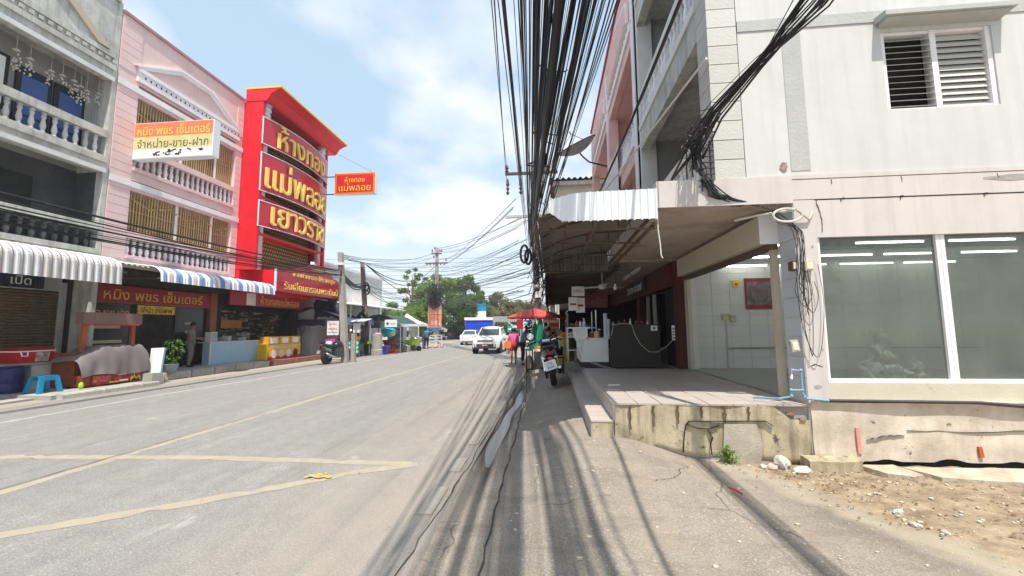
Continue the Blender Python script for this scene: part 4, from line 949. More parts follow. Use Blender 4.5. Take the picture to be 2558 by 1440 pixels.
# red gold shop
rg = thing('gold_shop', 'tall bright red gold shop front with three curved sign panels and yellow edged cornice', 'building', (-13.6, 20, 0))
YA, YB, XR = 17.30, 23.0, -13.55
B().box(-23, XR - 0.75, YA, YB, 4.46, 12.6).build('body', m_red, rg)
B().box(XR - 0.75, XR, YA, YA + 0.16, 4.45, 12.9).build('side_fin', m_red, rg)
B().box(XR - 0.75, XR, YB - 0.16, YB, 4.45, 12.9).build('side_fin', m_red, rg)
for z in (12.75, 10.1, 8.0, 6.2):
    B().box(XR - 0.75, XR - 0.02, YA + 0.16, YB - 0.16, z - 0.1, z + 0.02).build('ledge', m_red, rg)
lat = B()
for j in range(40):
    for i in range(26):
        y = YA + 0.75 + i * 0.18 + (0.09 if j % 2 else 0); z = 4.9 + j * 0.195
        if y > YB - 0.7: continue
        lat.add([(XR - 0.62, y - 0.085, z), (XR - 0.62, y, z - 0.09), (XR - 0.62, y + 0.085, z), (XR - 0.62, y, z + 0.09), (XR - 0.57, y, z)], [(0, 1, 4), (1, 2, 4), (2, 3, 4), (3, 0, 4)])
lat.build('gold_lattice', M('lattice_gold', (0.50, 0.36, 0.10), 0.45, metal=0.3, var=0.1), rg)['kind'] = 'stuff'
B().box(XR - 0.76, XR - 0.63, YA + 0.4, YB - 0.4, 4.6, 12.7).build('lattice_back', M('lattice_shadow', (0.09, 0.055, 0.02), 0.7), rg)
for y in (YA + 0.42, YB - 0.42):
    c_ = B().lathe([(0.17, 4.5), (0.17, 12.0), (0.24, 12.05), (0.24, 12.15), (0.19, 12.18), (0.19, 12.26), (0.26, 12.30), (0.26, 12.42), (0.21, 12.45), (0.30, 12.62)], (XR - 0.2, y, 0), 14).build('column', M('column_silver', (0.70, 0.72, 0.75), 0.3, var=0.05, metal=0.3), rg, smooth=True)
def panelpt(v, z, out=0.0):
    y = lerp(YA + 0.02, YB - 0.02, v); bulge = 0.42 * (1 - (2 * v - 1) ** 2)
    return (XR + 0.03 + bulge + out, y, z)
def curved(name, z0, z1, txt, hh, v0, v1, label):
    t = thing('sign_panel', label, 'sign', (XR, 20.1, z0))
    b = B(); n = 18
    for o0, o1, a0, a1, mi in ((-0.10, 0.0, z0, z1, 0), (0.002, 0.02, z0, z0 + 0.035, 1), (0.002, 0.02, z1 - 0.035, z1, 1)):
        b.cur = mi
        pts = []
        for i in range(n + 1):
            v = i / n
            pts.append([panelpt(v, a0, o0), panelpt(v, a0, o1), panelpt(v, a1, o1), panelpt(v, a1, o0)])
        b.loft(pts)
    b.build('panel', [m_redpanel, m_trim], t, normals=True)
    B().box(XR + 0.0, XR + 0.055, YA + 0.0, YA + 0.03, z0, z1).build('edge', m_trim, t)
    for v in (.25, .5, .75):
        q = [panelpt(v - .0014, z0 + .04, .003), panelpt(v + .0014, z0 + .04, .003), panelpt(v + .0014, z1 - .04, .003), panelpt(v - .0014, z1 - .04, .003)]
        B().hexa([Vector(p) - Vector((.02, 0, 0)) for p in q] + q).build('joint', m_redsign, t)
    vs_, fs = textverts(txt, 1.0, 0.16, 0.026)
    xs = [v.x for v in vs_]; ys = [v.y for v in vs_]; w0 = max(xs) - min(xs); h0 = max(ys) - min(ys)
    # one mesh per separate letter
    par = list(range(len(vs_)))
    def find(a):
        while par[a] != a: par[a] = par[par[a]]; a = par[a]
        return a
    for f in fs:
        for q in f[1:]: par[find(q)] = find(f[0])
    groups = {}
    for f in fs: groups.setdefault(find(f[0]), []).append(f)
    zc = (z0 + z1) / 2
    for g in sorted(groups.values(), key=lambda g: min(vs_[i].x for f in g for i in f)):
        ids = sorted({i for f in g for i in f}); mp_ = {q: k for k, q in enumerate(ids)}
        b = B(); vv = []
        for i in ids:
            p = vs_[i]; v = lerp(v0, v1, (p.x - min(xs)) / w0); z = zc + (p.y - (max(ys) + min(ys)) / 2) / h0 * hh
            vv.append(panelpt(v, z, 0.03 + (p.z / 0.16 + 0.5) * 0.10))
        b.add(vv, [tuple(mp_[i] for i in f) for f in g]); b.build('letter', [m_goldlet], t, normals=False)
curved('a', 10.5, 11.85, 'ห้างทอง', 1.2, 0.13, 0.84, 'curved red panel with gold letters, topmost of the three on the red front')
curved('b', 8.2, 10.1, 'แม่พลอย', 1.5, 0.03, 0.92, 'widest lettered curved red panel, middle of the three on the red front')
curved('c', 6.5, 7.75, 'เยาวราช', 0.92, 0.10, 0.88, 'curved red panel with gold letters, lowest of the three on the red front')
b = B(); prof = [(XR - 0.9, 12.62), (XR + 0.12, 12.62), (XR + 0.22, 12.70), (XR + 0.40, 12.98), (XR + 0.70, 13.14), (XR + 0.85, 13.16), (XR + 0.85, 13.22), (XR - 0.9, 13.22)]
b.prism(prof, 'y', YA - 0.02, YB + 0.6); b.build('cornice', m_red, rg)
B().box(XR - 0.9, XR + 0.90, YA - 0.04, YB + 0.65, 13.225, 13.30).build('cornice_edge', m_yellow, rg)
cc = thing('security_camera', 'white security camera on the gold lattice above the red lettered sign', 'camera', (-13.3, 21.3, 5.2))
B().cbox((-13.1, 21.2, 5.25), (0.2, 0.5, 0.16), rz=0.3, rx_=-.2).build('housing', m_white, cc)
B().tube([(-13.6, 21.5, 5.0), (-13.3, 21.4, 5.05), (-13.1, 21.25, 5.18)], 0.03, 6).build('arm', m_white, cc)
# projecting sign box with stepped top and its lettering
bx = thing('projecting_sign', 'long red sign box with stepped top and rows of gold Thai lettering', 'sign', (-13, 20.6, 3.6))
B().box(-14.3, -13.05, 18.0, 24.0, 3.55, 4.55).build('side', m_red, bx)
pr_ = [(18.0, 3.5), (24.3, 3.5), (24.3, 4.4), (23.7, 4.45), (23.5, 4.62), (23.1, 4.66), (22.8, 4.9), (22.3, 4.93), (21.9, 5.16), (20.7, 5.16), (20.3, 4.96), (19.9, 4.94), (19.5, 4.72), (19.1, 4.70), (18.8, 4.56), (18.0, 4.56)]
B().prism(pr_, 'x', -13.045, -12.96).build('board', m_redpanel, bx)
for txt, y, z, w, h in (('รับจำนำ', 21.4, 4.94, 1.1, 0.24), ('ขายฝากทอง ให้ราคาสูง', 21.2, 4.46, 4.0, 0.36), ('รับเลี่ยมกรอบพระกันน้ำ', 21.2, 3.85, 5.2, 0.42)):
    letters(bx, txt, (-12.96, y, z), (0, 1, 0), (0, 0, 1), m_goldlet, width=w, height=h, depth=0.03, bold=0.02)
B().box(-13.05, -12.95, 17.97, 18.02, 3.5, 4.58).build('edge', m_trim, bx)
# gold shop at street level
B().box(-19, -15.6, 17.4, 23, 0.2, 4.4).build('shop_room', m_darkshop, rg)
B().box(-15.6, -14.3, 17.3, 23.0, 3.42, 4.44).build('soffit', m_red, rg)
B().box(-15.1, -14.8, 22.2, 22.6, 0.2, 3.5).build('shop_pier', m_dark, rg)
g2 = thing('shop_sign', 'red fascia with gold Thai lettering over the pale blue counter', 'sign', (-14.4, 19.6, 2.8))
B().box(-14.5, -14.42, 17.0, 22.4, 2.82, 3.5).build('board', m_redsign, g2)
letters(g2, 'ห้างทองแม่พลอย', (-14.418, 20.5, 3.14), (0, 1, 0), (0, 0, 1), m_goldsign, width=3.1, height=0.46, depth=0.015)
B().box(-14.42, -14.41, 18.0, 18.6, 2.85, 3.47).build('picture', m_paper, g2)
random.seed(8)
b = B()
for k in range(70): b.cbox((-15.55, 17.6 + random.random() * 4.5, 1.3 + random.random() * 1.3), (0.06, random.uniform(.05, .5), random.uniform(.03, .12)))
b.build('shelf_goods', M('shelf_goods', (0.22, 0.16, 0.12), 0.5, var=0.9, scale=5, dirt=(0.5, 0.42, 0.3), dscale=3, damt=0.7), rg)['kind'] = 'stuff'
ob = B().box(-15.5, -15.4, 17.7, 19.0, 1.75, 2.15).build('orange_board', M('orange_board', (0.42, 0.17, 0.02), 0.5, var=0.2), rg)
# blade sign
b2 = thing('blade_sign', 'small red and orange double sided sign sticking out beside the red tower front', 'sign', (-11.8, 23.0, 9.9))
B().box(-13.0, -10.42, 22.9, 23.2, 9.82, 11.15).build('box', m_sheet, b2)
B().box(-12.98, -10.44, 22.885, 22.9, 9.84, 11.13).build('border', m_orange, b2)
B().box(-12.86, -10.56, 22.872, 22.885, 9.95, 11.02).build('panel', M('sign_red', (0.58, 0.012, 0.02), 0.45), b2)
letters(b2, 'ห้างทอง', (-11.72, 22.872, 10.72), (1, 0, 0), (0, 0, 1), m_yellow, width=1.25, height=0.36, depth=0.01, bold=0.015)
letters(b2, 'แม่พลอย', (-11.70, 22.872, 10.25), (1, 0, 0), (0, 0, 1), m_yellow, width=2.0, height=0.48, depth=0.01, bold=0.02)
for z in (9.9, 11.0): B().cyl((-14.0, 23.05, z), (-13.0, 23.05, z), 0.03, n=6).build('bracket', m_black, b2)
B().tube([(-13.8, 23.05, 12.9), (-10.6, 23.05, 11.15)], 0.01, 4).build('stay', m_black, b2)
# white metal-clad building further along and its awning
wb = thing('white_building', 'white metal clad building behind the leaning poles and street stalls', 'building', (-16, 30, 0))
B().box(-24, -14.4, 23.4, 33.5, 0, 5.8).build('wall', m_white, wb)
b = B()
for k in range(40): b.box(-14.39, -14.35, 23.5 + k * 0.25, 23.52 + k * 0.25, 3.3, 5.6)
b.build('cladding_ribs', m_white, wb)['kind'] = 'stuff'
B().box(-24, -14.2, 23.3, 33.6, 5.8, 5.95).build('roof', m_sheet, wb)
B().box(-14.39, -14.34, 25.0, 27.2, 4.1, 5.3).build('window', M('pale_window', (0.55, 0.62, 0.68), 0.2), wb)
B().prism([(-14.4, 3.5), (-12.1, 3.15), (-12.1, 3.22), (-14.4, 3.6)], 'y', 23.6, 33.0).build('awning', m_sheet, wb)
for y in (24.0, 28.2, 32.6): B().cyl((-12.3, y, 0), (-12.3, y, 3.18), 0.05, n=8).build('post', m_greyconc, wb)
B().box(-14.39, -14.3, 27.8, 29.5, 0.1, 2.6).build('shopfront', m_darkshop, wb)

# ---------------------------------------------------------------- corrugated awnings over the far pavement
def corr_awning(name, label, y0, y1, prof, pitch, amp, mats, pick, seam=None):
    """prof: (x, z) from wall to outer edge; corrugations run down the slope"""
    t = thing(name, label, 'awning', (prof[0][0], (y0 + y1) / 2, prof[0][1]))
    n = int((y1 - y0) / pitch)
    for k in range(n):
        ya = y0 + k * pitch; mi = pick(k); b = B()
        pts = [(0, 0), (0.3, 0), (0.4, 1), (0.6, 1), (0.7, 0), (1, 0)]
        for i in range(len(pts) - 1):
            for j in range(len(prof) - 1):
                (x0, z0), (x1, z1) = prof[j], prof[j + 1]
                l = math.hypot(x1 - x0, z1 - z0); nx, nz = (z0 - z1) / l, (x1 - x0) / l
                a, c = pts[i], pts[i + 1]
                def off(q, x, z): return (x + nx * amp * q[1], ya + q[0] * pitch, z + nz * amp * q[1])
                b.quad(off(a, x0, z0), off(c, x0, z0), off(c, x1, z1), off(a, x1, z1))
        b.build('sheet', mats[mi], t, normals=False)
        if seam: B().tube([(x + .004, ya, z + .006) for x, z in prof], .011, 4).build('seam', seam, t)
    B().box(prof[-2][0] - .1, prof[-2][0] - .05, y0, y1, prof[-2][1] - .14, prof[-2][1] - .09).build('frame_bar', m_rust, t)
    for y in (y0 + .2, (y0 + y1) / 2, y1 - .2): B().tube([(prof[0][0], y, prof[0][1] - .55), (prof[-2][0], y, prof[-2][1] - .12)], 0.02, 5).build('bracket', m_rust, t)
    return t
def dome(x0, z0, x1, z1, zd, n=6):
    out = [(x0, z0)]
    for i in range(n + 1):
        a = math.pi / 2 * i / n
        out.append((x1 - (0.5) * (1 - math.sin(a)), z1 + (0.30) * math.cos(a) - 0.30 + 0.0))
    out.append((x1 + 0.02, zd)); return out
m_sheetold = M('old_white_sheet', (0.66, 0.67, 0.67), 0.5, var=0.06, dirt=(0.46, 0.40, 0.31), dscale=1.3, damt=0.7, lo=0.36, dirt2=((0.25, 0.18, 0.13), 6.0, 0.66, 0.7))
corr_awning('striped_awning', 'white ribbed metal awning with curved edge over the brown roller shutter', 6.2, 10.95, dome(XF, 4.05, -12.62, 3.82, 3.02), 0.19, 0.03, [m_sheetold], lambda k: 0, M('seam_lilac', (.25, .20, .22), .7))
random.seed(2)
pal = [m_sheet, m_awnblue, m_awnorange, m_trim]
corr_awning('striped_awning', 'blue, pink and white striped awning with curved edge over the red lettered shop sign', 11.95, 17.5, dome(XF, 3.98, -12.62, 3.78, 3.26), 0.115, 0.02, pal, lambda k: (0, 1, 0, 2, 0, 1, 1, 3)[k % 8])
gsn = thing('green_sheet', 'green corrugated sheet bridging the two striped awnings', 'awning', (-13.9, 11.5, 3.7))
b = B(); b.grid(lambda u, v: (lerp(XF, -12.9, v), lerp(10.97, 12.6, u), 3.98 - 0.28 * v + 0.02 * math.sin(u * 60)), 60, 2); b.build('sheet', m_awngreen, gsn, normals=False)
# ---------------------------------------------------------------- near-side awning of corrugated sheet on rusty trusses
aw = thing('sheet_awning', 'white corrugated awning on rusty trusses in front of the porch slab', 'awning', (0.7, 7.5, 3.4))
b = B()
def corr(u, n): 
    p = (u * n) % 1.0
    return 0.0 if p < 0.62 else math.sin((p - 0.62) / 0.38 * math.pi)
nn = 15
def ff(u, v):          # valance facing the camera, its far-left end tilted and cut short
    x = lerp(0.0, 1.44, u); bot = 3.085 - (0.02 * corr(u, nn) if u > .12 else -0.13 * (1 - u / .12)); top = 3.47 - 0.10 * max(0, (0.35 - u) / 0.35) ** 2 + 0.02 * u
    return (x, YW - 0.02 - 0.022 * corr(u, nn), lerp(top, bot, v))
b.grid(ff, 180, 2); b.build('valance', m_sheet, aw, normals=False)
b = B(); b.grid(lambda u, v: (lerp(-0.16, 1.43, v) , lerp(YW - 0.01, 9.9, u), 3.14 + 0.34 * (1 - (1 - v) ** 2.2) + 0.022 * corr(u, 42)), 260, 10); b.build('roof_sheet', m_sheetdull, aw, normals=False)
b = B(); b.grid(lambda u, v: (-0.165 - 0.012 * corr(u, 42) - 0.05 * v, lerp(YW + 0.05, 9.9, u), lerp(3.15, 2.98 + 0.03 * corr(u, 42), v)), 260, 2); b.build('edge_sheet', m_sheetdull, aw, normals=False)
b = B(); b.grid(lambda u, v: (lerp(-0.15, 1.40, u), 9.9 - 0.02 * corr(u, 16), lerp(3.5, 2.98 + 0.02 * corr(u, 16), v)), 160, 2); b.build('valance', m_sheetdull, aw, normals=False)
for y in (YW + 0.12, 6.5, 7.6, 8.7, 9.8):
    b = B(); b.tube([(-0.13, y, 3.0), (1.43, y, 2.98)], 0.018, 4); b.tube([(-0.13, y, 3.1), (0.25, y, 3.3), (0.8, y, 3.41), (1.43, y, 3.44)], 0.018, 4)
    for x, z in ((0.25, 3.28), (0.7, 3.38), (1.1, 3.42)): b.tube([(x, y, 2.99), (x, y, z)], 0.014, 4)
    b.build('truss', m_rust, aw)
for x, z in ((0.02, 3.04), (0.62, 3.02), (1.41, 3.03), (1.43, 3.20)): B().box(x - .02, x + .02, YW + 0.05, 9.9, z - .02, z + .02).build('purlin', m_rust, aw)
# lower, darker awning over the food stall further on
a2 = thing('sheet_awning', 'dark sagging sheet awning over the food stall beyond the porch', 'awning', (0.7, 13, 2.9))
b = B(); b.grid(lambda u, v: (lerp(-0.1, 1.7, v), lerp(9.95, 19.9, u), 3.0 - 0.24 * u + 0.16 * v - 0.03 * math.sin(u * 14) + 0.015 * corr(u, 60)), 240, 3); b.build('sheet', m_rust, a2, normals=False)
b = B(); b.grid(lambda u, v: (-0.12 + 0.03 * math.sin(u * 30), lerp(10.0, 19.5, u), lerp(2.99 - .24 * u, 2.35 + 0.05 * math.sin(u * 22), v)), 60, 2); b.build('side_flap', m_tarp, a2, normals=False)
for y in (10.3, 12.5, 15, 17.5): B().tube([(-0.05, y, 2.94 - (y - 10) * .024), (1.7, y, 3.08 - (y - 10) * .024)], 0.02, 4).build('bar', m_rust, a2)
B().box(0.42, 6.2, 20.0, 20.1, 0.1, 3.4).build('back_wall', m_darkshop, a2)
# second shop under the slab: dark room, red pillars, white door frame, black signboard
s2 = thing('corner_stall_shop', 'dark open shop with red pillars and a black signboard beside the empty shop', 'shop', (3.2, 12, 0.7))
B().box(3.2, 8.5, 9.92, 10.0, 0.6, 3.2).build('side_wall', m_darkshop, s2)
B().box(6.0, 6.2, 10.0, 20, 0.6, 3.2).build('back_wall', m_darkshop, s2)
B().box(2.9, 6.2, 10.0, 20, 0.58, 0.684).build('floor', m_conc, s2)
B().box(1.5, 6.2, 9.95, 20, 3.22, 3.45).build('ceiling', m_soffit, s2)
m_redpil = M('oxide_red', (0.10, 0.02, 0.015), 0.6, var=0.15)
B().box(2.95, 3.16, 9.80, 10.10, 0.68, 3.2).build('pillar', m_redpil, s2)
B().box(2.88, 3.10, 10.1, 20, 2.62, 3.2).build('fascia', m_redpil, s2)
B().box(2.95, 3.16, 13.9, 14.3, 0.68, 3.2).build('pillar', m_redpil, s2)
for y in (12.2, 13.0): B().box(3.0, 3.08, y, y + 0.12, 0.68, 2.6).build('door_frame', m_greyconc, s2)
B().box(3.0, 3.08, 10.12, 11.0, 0.68, 2.6).build('door_leaf', m_dark, s2)
sg = thing('signboard', 'small black signboard with white characters under the porch ceiling', 'sign', (2.8, 13.3, 2.9))
B().box(2.80, 2.86, 12.4, 15.4, 2.72, 3.12).build('board', m_ink, sg)
text(B(), '2บาท-กาแฟ', (2.795, 13.9, 2.92), (0, -1, 0), (0, 0, 1), width=2.3, height=0.26, depth=0.008).build('lettering', m_paper, sg)
for y in (11.4, 12.7):
    t = thing('tube_lamp', 'unlit tube lamp on the stained porch ceiling ' + ('nearer the shutter housing' if y < 12 else 'nearer the black signboard'), 'tube light', (2.2, y, 3.2), 'unlit porch lamps')
    B().box(2.32, 2.38, y - 0.5, y + 0.5, 3.17, 3.218).build('batten', m_white, t); B().cyl((2.35, y - .48, 3.14), (2.35, y + .48, 3.14), 0.014, n=6).build('tube', m_paper, t)
# ceiling fan and bare bulb
cf = thing('ceiling_fan', 'dusty ceiling fan over the coffee counter', 'fan', (1.35, 10.7, 2.7))
B().cyl((1.35, 10.7, 2.72), (1.35, 10.7, 3.22), 0.015, n=6).build('rod', m_galv, cf)
B().lathe([(0.03, 2.78), (0.10, 2.75), (0.11, 2.68), (0.05, 2.64)], (1.35, 10.7, 0), 10).build('motor', m_white, cf)
for k in range(3):
    a = k * 2.094 + 0.5; B().cbox((1.35 + 0.36 * math.cos(a), 10.7 + 0.36 * math.sin(a), 2.70), (0.56, 0.13, 0.008), rz=a, rx_=0.15).build('blade', m_white, cf)
lb = thing('light_bulb', 'bare bulb hanging on a wire by the ceiling fan', 'light bulb', (1.62, 10.2, 2.6))
B().tube([(1.62, 10.2, 3.22), (1.6, 10.2, 3.0), (1.63, 10.2, 2.85), (1.60, 10.2, 2.72)], 0.006, 4).build('wire', m_black, lb)
B().lathe([(0.018, 2.72), (0.02, 2.68), (0.04, 2.62), (0.03, 2.575), (0.0, 2.57)], (1.60, 10.2, 0), 8).build('bulb', m_paper, lb, smooth=True)
pr2 = solo(B().tube([(1.46, YW + .06, 3.2), (1.455, YW + .06, 2.95), (1.475, YW + .06, 2.75), (1.48, YW + .06, 2.6), (1.50, YW + .06, 2.56)], 0.008, 5), 'dangling_cord', m_white, 'white cord dangling from the end of the porch slab', 'cord', (1.46, YW, 2.6))
# white counter with carved bracket
wc = thing('serving_counter', 'white serving counter with a carved scroll bracket at its corner', 'counter', (1.0, 10.4, 0.68))
B().box(0.72, 1.40, 10.28, 11.9, 0.80, 1.36).build('body', m_white, wc)
B().box(0.70, 1.42, 10.26, 11.92, 0.684, 0.80).build('plinth', m_ink, wc)
B().box(0.62, 0.90, 10.25, 12.0, 1.362, 1.62).build('upstand', m_white, wc)
B().box(0.86, 1.44, 10.25, 11.95, 1.362, 1.39).build('worktop', m_white, wc)
b = B(); b.prism([(0.54, 1.62), (0.72, 1.62), (0.72, 1.05), (0.70, 1.0), (0.68, 1.12), (0.64, 1.18), (0.66, 1.26), (0.60, 1.33), (0.58, 1.42), (0.55, 1.50)], 'y', 10.24, 10.30)
for cx, cz, r in ((0.62, 1.52, 0.05), (0.66, 1.32, 0.04), (0.685, 1.15, 0.03)): b.tube([(cx + r * (1 - q / 11) * math.cos(q * .8), 10.235, cz + r * (1 - q / 11) * math.sin(q * .8)) for q in range(11)], 0.008, 5)
b.build('scroll_bracket', m_white, wc)
B().box(0.50, 0.95, 10.22, 12.05, 1.622, 1.66).build('ledge', m_white, wc)
bp = thing('coffee_counter', 'dark brown panel closing the front of the coffee counter', 'counter', (2.0, 10, 0.68))
B().box(1.42, 2.58, 10.04, 10.08, 0.70, 1.71).build('panel', M('dark_brown_board', (0.026, 0.021, 0.017), 0.6, var=0.15), bp)
B().box(1.44, 2.60, 10.08, 10.7, 1.60, 1.66).build('worktop', m_darkshop, bp)
for x in (1.48, 2.52): B().box(x - .03, x + .03, 10.1, 10.16, 0.69, 1.6).build('leg', m_black, bp)
nt_ = thing('paper_notice', 'small white notice with a blue oval pinned to the dark brown panel', 'notice', (2.46, 10, 1.62))
B().box(2.38, 2.53, 10.030, 10.038, 1.56, 1.68).build('paper', m_paper, nt_)
B().lathe([(0.035, 10.022), (0.035, 10.029)], (2.455, 0, 1.62), 12, 'y').build('oval', m_inkblue, nt_)
# things on the counter
def bottle(name, label, x, y, z, r, h, mb, mc, pump=False, grp=None):
    t = thing(name, label, 'bottle', (x, y, z), grp)
    B().lathe([(r, 0), (r, h * .65), (r * .45, h * .8), (r * .4, h * .86)], (x, y, z), 10).build('body', mb, t, smooth=True)
    b = B().lathe([(r * .45, h * .86), (r * .45, h)], (x, y, z), 8)
    if pump: b.cyl((x, y, z + h), (x, y, z + h * 1.12), 0.008, n=5); b.box(x - 0.045, x + .012, y - .01, y + .01, z + h * 1.1, z + h * 1.14)
    b.build('cap', mc, t)
bottle('pump_bottle', 'clear pump bottle with pale blue label on the white counter upstand', 0.84, 10.5, 1.66, 0.042, 0.20, M('blue_label', (0.45, 0.62, 0.80), 0.3), m_paper, True)
bottle('sauce_bottle', 'squat red brown sauce bottle on the white counter upstand', 0.66, 10.55, 1.66, 0.05, 0.15, M('sauce_brown', (0.25, 0.07, 0.03), 0.3), m_orange)
bottle('spice_bottle', 'small white and red bottle between the sauce bottle and the pump bottle', 0.745, 10.52, 1.66, 0.032, 0.17, m_paper, m_redpl)
cs = thing('cup_stack', 'tall stack of clear plastic cups leaning on the dark brown panel', 'cups', (1.36, 10.22, 1.39))
m_cup = M('clear_cup', (0.52, 0.56, 0.60), 0.2, var=0.1, spec=0.7)
for x, hgt, n in ((1.33, 0.60, 22), (1.40, 0.46, 17)):
    b = B(); pr__ = []
    for k in range(n): z = 1.39 + k * hgt / n; pr__ += [(0.042, z), (0.052, z + hgt / n * .9), (0.049, z + hgt / n * .92)]
    b.lathe(pr__, (x, 10.18, 0), 12); b.build('cup_column', m_cup, cs)
random.seed(31)
for k, (x, z, w, h, lab, mt) in enumerate(((1.02, 1.39, .10, .14, 'small framed card on the white worktop', m_terra), (1.14, 1.39, .13, .16, 'cream tin on the white worktop by the cups', m_awncream), (1.22, 1.39, .09, .22, 'dark brown jar on the white worktop by the cups', m_wood))):
    t = thing('counter_jar', lab, 'jar', (x, 10.5, z)); B().lathe([(w / 2, 0), (w / 2, h * .85), (w * .42, h * .88)], (x, 10.5, z), 10).build('body', mt, t); B().lathe([(w * .46, h * .88), (w * .46, h)], (x, 10.5, z), 10).build('lid', m_paper, t)
for k in range(7):
    x = 1.55 + k * 0.14; h = random.uniform(.12, .24)
    t = thing('drink_bottle', 'small bottle in the row behind the dark brown panel', 'bottle', (x, 10.4, 1.66), 'bottles behind the panel')
    B().lathe([(0.032, 0), (0.032, h * .6), (0.014, h * .75), (0.014, h * .9)], (x, 10.4, 1.66), 8).build('body', (m_paper, m_carglass, m_wood)[k % 3], t); B().lathe([(0.018, h * .9), (0.018, h)], (x, 10.4, 1.66), 6).build('cap', m_white, t)
ps_ = thing('power_strip', 'white power strip hanging on the red pillar with its lead looped over the panel', 'power strip', (2.8, 9.75, 1.5))
B().box(2.78, 2.84, 9.72, 9.76, 1.34, 1.68).build('strip', m_paper, ps_)
for k in range(4): B().box(2.79, 2.83, 9.712, 9.72, 1.38 + k * .07, 1.41 + k * .07).build('socket', m_ink, ps_)
B().tube([(2.80, 9.72, 1.36), (2.70, 9.9, 1.2), (2.5, 9.95, 1.06), (2.3, 9.98, 1.06), (2.1, 9.98, 1.25), (1.98, 10.0, 1.5), (1.93, 10.03, 1.72), (1.7, 10.06, 1.74), (1.5, 10.02, 1.70), (1.44, 10.0, 1.45)], 0.008, 5).build('lead', m_beige, ps_)
rd = solo(B().tube([(0.86, 9.1, 0.90), (1.1, 9.15, 0.80), (1.5, 9.2, 0.705), (1.95, 9.25, 0.70)], [0.022, 0.02, 0.016, 0.012], 6), 'bent_rod', m_steel, 'pale bent rod lying across the porch floor in front of the white counter', 'rod', (1.3, 9.2, 0.7))
wc2 = solo(B().grid(lambda u, v: (0.93 + 0.2 * u, 6.9 + 0.2 * v + .03 * u, 0.684 + 0.012 * abs(math.sin(u * 9 + v * 7))), 6, 6), 'tissue', m_paper, 'crumpled white tissue on the porch tiles near the step', 'tissue', (1.0, 7, 0.68))
# concrete blocks on the step, stall frame, tables
t = thing('concrete_block', 'grey concrete block lying on the porch step behind the scooter', 'block', (0.46, 11.4, 0.46))
B().box(0.36, 0.60, 11.2, 11.6, 0.462, 0.60).build('block', m_conc, t); B().box(0.38, 0.62, 11.25, 11.62, 0.602, 0.70).build('block', m_conc, t)
stl = thing('food_stall', 'stainless food stall frame with shelves beyond the white counter', 'food stall', (0.7, 12.4, 0.68))
for x, y in ((0.48, 12.0), (1.3, 12.0), (0.48, 13.2), (1.3, 13.2)): B().box(x - .015, x + .015, y - .015, y + .015, 0.68, 2.15).build('post', m_steel, stl)
for z in (0.98, 1.36, 1.62): B().box(0.46, 1.32, 11.98, 13.22, z, z + .03).build('shelf', m_steel, stl)
B().box(0.46, 0.5, 11.98, 13.22, 1.65, 2.1).build('glass_side', m_carglass, stl)
random.seed(14)
for k in range(6):
    x = 0.6 + (k % 3) * .25; z = 1.65 if k < 3 else 1.39
    t = thing('food_bowl', 'steel bowl of food on the stall shelf behind the white counter', 'bowl', (x, 12.2, z), 'bowls on the stall shelves'); B().lathe([(0.05, 0), (0.10, 0.08), (0.09, 0.08)], (x, 12.2, z), 10).build('bowl', m_steel, t); B().ball((x, 12.2, z + .07), (0.085, .085, .06), 8, 5).build('food', (m_awncream, m_orange, m_wood)[k % 3], t)
yd = thing('yellow_drum', 'large yellow plastic bag full of goods beside the stall frame', 'bag', (0.48, 14.2, 0.3))
B().lathe([(0.20, 0.25), (0.30, 0.4), (0.33, 0.8), (0.28, 1.25), (0.24, 1.36)], (0.45, 14.2, 0), 12).build('bag', M('mustard_plastic', (0.35, 0.25, 0.03), 0.4, var=0.2), yd, smooth=True); B().ball((0.45, 14.2, 1.40), (0.24, .2, .1), 10, 6).build('goods', m_orange, yd)
# hanging notices
for x, y, z, w, h, lab in ((0.74, 11.0, 2.62, .17, .13, 'white OPEN card hanging from the dark awning'), (0.60, 11.0, 2.28, .12, .18, 'white menu card hanging lower left under the OPEN card'), (0.80, 11.1, 2.25, .12, .2, 'white menu card hanging lower right under the OPEN card')):
    t = thing('hanging_card', lab, 'sign', (x, y, z)); B().box(x - w, x + w, y - .006, y, z - h, z + h).build('card', m_paper, t)
    if 'OPEN card h' in lab: text(B(), 'OPEN', (x, y - .006, z), (1, 0, 0), (0, 0, 1), width=w * 1.6, height=.09, depth=.004).build('lettering', m_inkred, t)
    else: B().box(x - w * .7, x + w * .7, y - .010, y - .006, z - h * .2, z + h * .1).build('print', m_inkred, t)
    B().cyl((x, y, z + h), (x, y, 2.85), 0.004, n=4).build('string', m_black, t)
rs_ = thing('menu_sign', 'dim red menu board hung behind the hanging cards', 'sign', (1.1, 11.6, 2.4)); B().box(0.9, 1.6, 11.6, 11.63, 2.2, 2.62).build('board', M('menu_red', (.12, .012, .014), .5), rs_); text(B(), 'ก๋วยเตี๋ยว', (1.25, 11.6, 2.4), (1, 0, 0), (0, 0, 1), width=.55, height=.2, depth=.004).build('lettering', M('menu_ink', (.25, .08, .06), .6), rs_)
